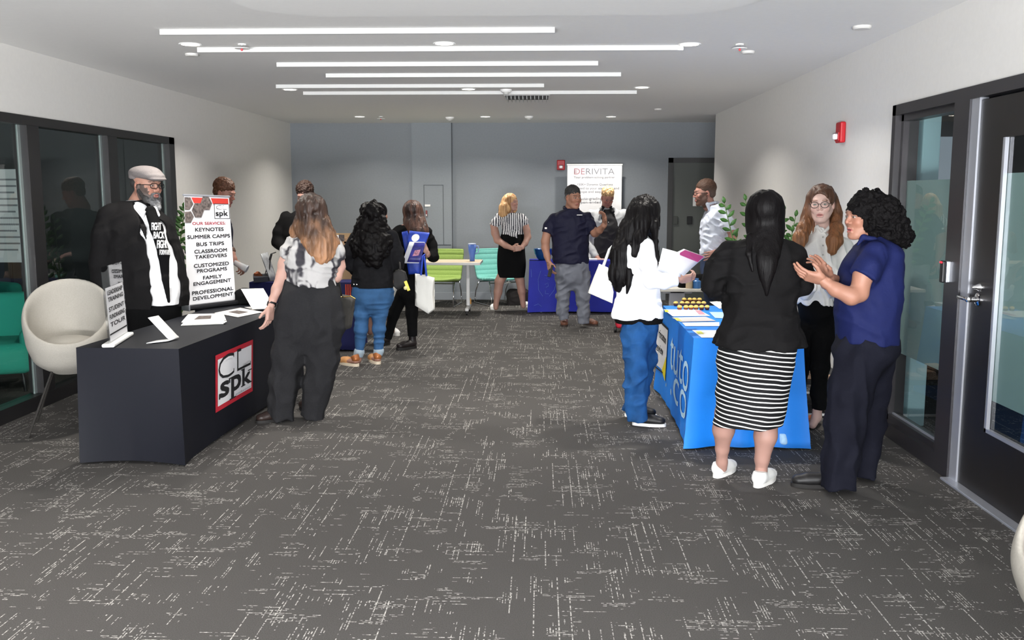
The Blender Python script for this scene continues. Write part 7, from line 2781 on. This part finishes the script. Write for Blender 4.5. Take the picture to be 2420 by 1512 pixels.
# ---- potted plants
def plant(loc, stems, label, pot_h=.45):
    t = thing('potted_plant', loc, label, 'plant')
    MB().lathe([(0, 0), (.12, 0), (.15, pot_h * .5), (.17, pot_h), (.155, pot_h), (.14, pot_h - .05), (0, pot_h - .05)], n=24, cap=False).build('pot', mat('pot_grey', '8e8d8a', .7), t, smooth=True)
    MB().lathe([(0, pot_h - .045), (.145, pot_h - .045), (.14, pot_h - .06), (0, pot_h - .06)], n=20, cap=False).build('soil', mat('soil', '2e241d', .95), t)
    G = mat('leaf_green', '3f6a2c', .4, noise=(20, .25), spec=.5)
    rnd = random.Random(3)
    for tip, bend, n in stems:
        base = Vector((rnd.uniform(-.06, .06), rnd.uniform(-.06, .06), pot_h - .06))
        tip = Vector(tip) - Vector(loc)
        mid = base.lerp(tip, .5) + Vector(bend)
        P = [base * (1 - a) ** 2 + mid * 2 * a * (1 - a) + tip * a * a for a in [i / 14 for i in range(15)]]
        st = MB().tube(P, [.009 - .006 * i / 14 for i in range(15)], 7).build('stem', mat('stem_green', '5a7a3c', .5), t, smooth=True)
        mb = MB()
        for i in range(n):
            a = .35 + .65 * i / (n - 1)
            k = min(int(a * 14), 13)
            p = P[k].lerp(P[k + 1], a * 14 - k)
            d = (P[k + 1] - P[k]).normalized()
            side = d.cross(Vector((0, -1, .2))).normalized() * (1 if i % 2 else -1)
            ld = (side * .85 + d * .55 + Vector((0, -.15 * rnd.random(), 0))).normalized()
            L, Wd = .085 * (1.0 if a < .9 else .75), .036
            nrm = ld.cross(d).normalized()
            wv_ = ld.cross(nrm).normalized()
            if i == n - 1:
                ld = d
                wv_ = Vector((1, 0, 0)).cross(Vector((0, 1, 0)).cross(d)).normalized() if False else side
            ctr = [p + ld * (L * s_) + nrm * (.012 * math.sin(s_ * PI)) for s_ in (0, .25, .55, .8, 1)]
            wd = [.004, Wd * .8, Wd, Wd * .6, .002]
            Lf = [mb.bm.verts.new(c - wv_ * w_ * .5 + nrm * .004) for c, w_ in zip(ctr, wd)]
            Ct = [mb.bm.verts.new(c) for c in ctr]
            Rt = [mb.bm.verts.new(c + wv_ * w_ * .5 + nrm * .004) for c, w_ in zip(ctr, wd)]
            for j in range(4):
                mb.bm.faces.new((Lf[j], Ct[j], Ct[j + 1], Lf[j + 1]))
                mb.bm.faces.new((Ct[j], Rt[j], Rt[j + 1], Ct[j + 1]))
        mb.build('leaves', G, st, smooth=True, solid=.001)
    return t


Yp = 8.5
q = lambda px, py, dy=0: tuple(at(px, py, Yp + dy))
plant((2.0, Yp, 0), [(q(1712, 480, -.1), (-.1, 0, .3), 16), (q(1762, 474, .05), (0, 0, .2), 14), (q(1880, 512), (.08, 0, .15), 14), (q(1872, 548, -.1), (.1, 0, .1), 12), (q(1850, 500, .1), (0, 0, .2), 12), (q(1740, 560, -.05), (-.1, 0, .2), 10)],
      'tall potted plant with glossy oval leaves behind the black blazer')
Yp = 8.75
plant((-3.55, Yp, 0), [(q(436, 492), (.1, 0, .3), 18), (q(446, 560, .1), (.2, 0, .2), 14), (q(428, 520, .1), (0, 0, .3), 12), (q(452, 690, -.1), (.15, 0, .2), 8)],
      'potted plant with glossy oval leaves between the flat cap wearer and the services banner')

# ------------------------------------------------------------------ things carried, boards and bags
# sheets held by the white blazer
def sheet3(name, corners, m, label, cat, group=None, th=.0015, curl=0.0):
    """corners: (px, py, Y) x4, a slightly curved sheet"""
    P = [at(*c) for c in corners]
    n = (P[1] - P[0]).cross(P[3] - P[0]).normalized()
    mb = MB()
    mb.grid(lambda u, v: (P[0] * (1 - u) + P[1] * u) * (1 - v) + (P[3] * (1 - u) + P[2] * u) * v + n * curl * math.sin(PI * u), 10, 4)
    o = mb.build(name, m, smooth=True, solid=th)
    return props(o, label, cat, group), (lambda u, v, l=0.0: (P[0] * (1 - u) + P[1] * u) * (1 - v) + (P[3] * (1 - u) + P[2] * u) * v + n * (curl * math.sin(PI * u) + l))


BR_ = mat('sheet_bright', 'f4f4f6', .6)
o, fn = sheet3('brochure_sheet', [(1566, 586, 6.5), (1616, 601, 6.55), (1608, 655, 6.62), (1553, 640, 6.55)], BR_, 'blank white sheet held up by the white blazer wearer, behind the pink card', 'sheet', curl=.01)
o, fn = sheet3('brochure_card', [(1556, 620, 6.47), (1616, 588, 6.5), (1667, 606, 6.6), (1616, 652, 6.55)], BR_, 'white card with a pink printed corner held by the white blazer wearer', 'card', curl=.006)
pk = mat('print_magenta', 'b5467e', .6)
P = [(.52, .06), (.96, .06), (.96, .40), (.80, .50), (.52, .20)]
P = [at(1606, 597, 6.49), at(1618, 590.5, 6.485), at(1663, 606, 6.575), at(1648, 619, 6.56), at(1606, 602, 6.5)]
n_ = Vector((0, -.004, 0))
mesh_obj('pink_print', np.array([tuple(p + n_ * 4) for p in P]), [(0, 1, 2, 3, 4)], pk, o, world_space=True)


# tote bags
def tote(name, pts, depth, m, label, cat='tote bag', straps=None, sm=None, h=.008, fold=.008):
    """pts: outline (px, py) at distance Y; depth: thickness"""
    Y = pts[0][2]
    t = thing(name, at(pts[0][0], pts[0][1], Y), label, cat)
    P = [at(*p) for p in pts]
    n = len(P)
    C = sum(P, Vector()) / n
    mb = MB()
    F_ = [mb.bm.verts.new(p + Vector((0, -depth / 2, 0)) - (p - C) * .06) for p in P]
    F2 = [mb.bm.verts.new(p + Vector((0, 0, 0))) for p in P]
    F3 = [mb.bm.verts.new(p + Vector((0, depth / 2, 0)) - (p - C) * .06) for p in P]
    mb.bm.faces.new(F_)
    mb.bm.faces.new(F3[::-1])
    for a, b in ((F_, F2), (F2, F3)):
        for i in range(n):
            mb.bm.faces.new((a[i], b[i], b[(i + 1) % n], a[(i + 1) % n]))
    bmesh.ops.triangulate(mb.bm, faces=mb.bm.faces)
    bmesh.ops.subdivide_edges(mb.bm, edges=mb.bm.edges, cuts=4, use_grid_fill=True)
    for v in mb.bm.verts:
        q = np.array([[v.co.x, v.co.y, v.co.z]])
        v.co.y += fold * 1.6 * (abs(float(vnoise(q, (.05, .3, .14))[0])) - .3)
    mb.build('bag_body', m, t, world=True, smooth=True)
    for s_ in straps or []:
        S = MB()
        S.tube([at(*q) for q in s_], .011, 6)
        S.build('strap', sm or m, t, world=True, smooth=True)
    return t


CANV = mat('canvas_white', 'e4e3dd', .85, bump=(200, .15))
tote('tote_bag', [(1416, 623, 7.0), (1437, 632, 7.0), (1450, 690, 7.0), (1447, 717, 7.0), (1389, 692, 7.0), (1403, 655, 7.0)], .12, mat('bag_white_smooth', 'eeeeea', .5), 'white tote bag hanging behind the white blazer wearer', straps=[[(1426, 628, 6.97), (1440, 590, 6.95), (1468, 562, 6.9)]])
tote('tote_bag', [(981, 646, 9.78), (1005, 650, 9.78), (1027, 656, 9.78), (1024, 700, 9.78), (1028, 731, 9.78), (1013, 742, 9.78), (981, 722, 9.78), (985, 680, 9.78)], .1, CANV,
     'white tote bag hanging on bright blue straps from the brochure holder', straps=[[(995, 650, 9.74), (999, 605, 9.78), (1006, 600, 9.8)], [(1008, 652, 9.74), (1004, 615, 9.76), (1002, 602, 9.8)]], sm=mat('strap_blue', '2f4fc0', .7))
tote('tote_bag', [(920, 678, 10.35), (945, 668, 10.35), (958, 676, 10.35), (953, 718, 10.35), (914, 724, 10.35)], .1, CANV, 'white tote bag hanging lower, behind the dark pouch and the blue jeans')
tote('purse', [(930, 644, 9.05), (943, 634, 9.05), (958, 642, 9.05), (963, 660, 9.05), (957, 676, 9.05), (940, 685, 9.05), (930, 676, 9.05)], .09, mat('pouch_dark', '1e1d1e', .7), 'dark soft pouch hanging at the side of the denim jacket', 'purse', straps=[[(946, 636, 9.03), (944, 620, 9.1)]])
tote('shoulder_bag', [(800, 694, 7.35), (826, 698, 7.35), (838, 706, 7.35), (832, 730, 7.35), (829, 775, 7.35), (808, 782, 7.35), (796, 775, 7.35)], .12, mat('bag_olive_grey', '3a3835', .75), 'grey fabric bag with gold rim hanging beside the charcoal trousers', 'bag', straps=[[(806, 698, 7.32), (803, 680, 7.2), (800, 662, 6.95)]])
t_ = D.objects['shoulder_bag']
MB().tube([at(799, 701, 7.28), at(812, 702, 7.27), at(828, 700, 7.28)], .004, 6).tube([at(828, 699, 7.28), at(840, 706, 7.28)], .004, 6).build('gold_rim', mat('gold', 'd8b060', .25, metal=1), t_, world=True)
t = thing('keychain', at(962, 668, 9.0), 'yellow tag hanging from the dark pouch', 'key tag')
MB().box((0, 0, -.03), (.03, .01, .1), ry=-.35, bev=.004).build('tag', mat('tag_yellow', 'e6d35a', .5), t)
MB().ball((-.015, 0, -.05), .02, 10).build('charm', mat('charm_cream', 'd9cf9a', .5), t)

# blue folder and brochures
FBL = mat('folder_blue', '1f3fa8', .5, noise=(12, .25))
o, fn = sheet3('folder', [(968, 545, 9.72), (1016, 550, 9.72), (1005, 577, 9.68), (962, 573, 9.68)], FBL, 'blue folder with a white round logo, topmost in the pile held by the boots wearer', 'folder', th=.004)
P = [fn(.38 + .2 * math.cos(a * PI / 10), .55 + .32 * math.sin(a * PI / 10), .004) for a in range(20)]
for l in (1, -1):
    mesh_obj('round_logo', np.array([tuple(fn(.38 + .2 * math.cos(a * PI / 10), .55 + .32 * math.sin(a * PI / 10), .004 * l)) for a in range(20)]), [tuple(range(20))], M_PAPER, o)
o, fn = sheet3('brochure', [(968, 571, 9.66), (1004, 572, 9.66), (990, 622, 9.6), (950, 622, 9.6)], mat('brochure_pale', 'd4d6dd', .5), 'pale brochure edge under the purple one, held with the blue folder', 'brochure', th=.003)
o, fn = sheet3('brochure', [(979, 573, 9.64), (1006, 573, 9.64), (993, 620, 9.58), (962, 619, 9.58)], mat('brochure_purple', '2a2a78', .35, noise=(14, .5)), 'dark purple glossy brochure held below the blue folder', 'brochure', th=.003)
for l in (1, -1):
    mesh_obj('pink_lettering', np.array([tuple(fn(u, v, .003 * l)) for u, v in ((.3, .4), (.75, .36), (.72, .66), (.25, .7))]), [(0, 1, 2, 3)], mat('print_rose', 'b07a8e', .6, noise=(60, .6)), o)
tote('gift_bag', [(949, 548, 9.86), (963, 545, 9.86), (995, 620, 9.86), (993, 647, 9.86), (966, 649, 9.86), (960, 612, 9.86)], .05, FBL, 'royal blue bag held under the brochures by the boots wearer', 'bag')

# things on the navy table by the left wall
P0 = at(640, 640, 10.2)
t = thing('table_easel', (P0.x - .02, 10.2, .742), 'small black wire easel holding a dark framed board on the navy table', 'easel')
a_, b_, c_ = at(652, 597, 10.25), at(617, 601, 10.1), at(632, 684, 10.05)
MB().tube([at(652, 596, 10.25), at(640, 600, 10.2), at(634, 664, 10.1)], .006, 6).tube([at(640, 600, 10.2), at(623, 661, 10.38)], .006, 6).tube([at(643, 600, 10.2), at(627, 661, 10.38)], .006, 6).tube([at(628, 664, 10.05), at(660, 664, 10.05)], .006, 6).build('wire_frame', M_BLACK, t, world=True)
props(sheet3('framed_board', [(616, 600, 10.1), (632, 596, 10.3), (654, 662, 10.22), (640, 666, 10.06)], mat('board_grey', '8d8f92', .4, noise=(20, .3)), None, None, th=.012)[0], 'grey framed board leaning on the small wire easel', 'board')
cb = mat('cardboard', 'a98c68', .85)
t = thing('display_board', at(812, 640, 10.3), 'low cardboard display board with pinned photos on the navy table', 'display board')
x0, x1 = at(786, 600, 10.33).x, at(834, 600, 10.33).x
z0, z1 = .742, at(800, 551, 10.33).z
MB().span((x0, 10.33, z0), (x1, 10.34, z1)).build('board_sheet', cb, t, world=True)
rp = random.Random(5)
for i, (px, py) in enumerate([(794, 563), (807, 562), (812, 578), (797, 590), (815, 600), (820, 568), (803, 608), (824, 590)]):
    c = at(px, py, 10.325)
    MB().box((c.x, 10.325, c.z), (.06, .004, .07), ry=rp.uniform(-.1, .1)).build('photo', [M_PAPER, hexm, mat('photo_warm', 'a8835f', .5, noise=(30, .5))][i % 3], t, world=True)
slab('leaflet', [(800, 652), (828, 646), (832, 652), (806, 660)], .746, .003, M_PAPER, 'white leaflet on the navy table beside the denim jacket', 'leaflet')
slab('box_lid', [(598, 648), (632, 646), (634, 654), (600, 656)], .795, .052, mat('box_dark', '2a2c35', .6), 'flat dark box on the near left corner of the navy table', 'box')
S = Sdf(.006, .02)
c = A3(at(610, 650, 10.15))
for k in range(6):
    S.ell(c + [.02 * math.cos(k * 2.1), .02 * math.sin(k * 2.1), -.01 + .012 * k % .03], (.03, .02, .022))
S.wrinkle(.012, .02)
V_, Q_ = S.skin()
props(mesh_obj('dried_leaf', V_, Q_, mat('dried_brown', '8a4a2a', .8), smooth=True), 'crumpled reddish-brown decoration on the dark box', 'decoration')

# floor bags at the back
c = A3(at(1218, 705, 14.35))
S = Sdf(.009, .04)
S.box(c + [.04, 0, -.02], (.17, .1, .16), rd=.06)
S.cap(c + [-.1, -.05, .06], c + [.1, -.06, -.05], .05)
S.folds(.012, (.1, .1, .08), .4)
V_, Q_ = S.skin()
V_[:, 2] = np.maximum(V_[:, 2], .002)
props(mesh_obj('backpack', V_, Q_, mat('backpack_brown', '2f2a28', .8, noise=(8, .3)), smooth=True), 'dark brown backpack on the floor between the aqua chair and the royal blue cloth', 'backpack')
p = onz(1466, 786)
t = thing('rolling_case', (p.x, p.y + .1, 0), 'small red case on black wheels, peeking out left of the blue jeans', 'case')
MB().box((.03, 0, .2), (.16, .2, .3), bev=.03, seg=3).build('case_body', mat('case_red', 'c4283c', .5), t, auto=40)
for q in (-1, 1):
    MB().lathe([(0, -.015), (.035, -.015), (.038, 0), (.035, .015), (0, .015)], (-.02 + .04 * q, -.085, .038), 16, M=Matrix.Rotation(PI / 2, 3, 'Y'), cap=False).build('wheel', M_BLACK, t)
p = onz(1109, 722)
props(MB().lathe([(0, 0), (.03, 0), (.032, .09), (.012, .13), (.012, .15), (0, .15)], (p.x, p.y, 0), 16, cap=False).build('juice_bottle', mat('juice_orange', 'd99a4a', .2), auto=40), 'small orange drink bottle on the floor behind the white table leg', 'bottle')
p = onz(1266, 733)
props(MB().box((p.x, p.y, .025), (.05, .05, .05), bev=.01).build('paper_cup', M_WHITE), 'small white cup lying on the floor at the royal blue cloth hem', 'cup')

# lettering on the black T-shirt
dg = bpy.context.evaluated_depsgraph_get()
bpy.context.view_layer.update()
from mathutils.bvhtree import BVHTree
tee = fc.tee
mt = tee.data
bv = BVHTree.FromPolygons([tuple(wmat(tee) @ v.co) for v in mt.vertices], [tuple(p.vertices) for p in mt.polygons])


def on_tee(q):
    """photo pixel carried onto the cloth"""
    d = _ray(q.x, -q.y)
    h = bv.ray_cast(_O, d.normalized())
    if h[0] is None:
        h = bv.find_nearest(_O + d * (7.0 / d.y))
    return h[0] + h[1] * .003 - d.normalized() * .002


L3_ = [('FIGHT', 358, 381, 526, 544), ('BACK', 363, 388, 547, 564), ('FIGHT', 371, 397, 567, 587), ('FORWARD', 377, 402, 590, 602)]
try:
    lettering('shirt_lettering', fc.root, mat('print_offwhite', 'b9b9b9', .7), O0, X_, Y_, [(a, x0, -y1, x1 - x0, y1 - y0, .035) for a, x0, x1, y0, y1 in L3_], 0, on_tee)
except Exception as e:
    print('tee lettering', e)
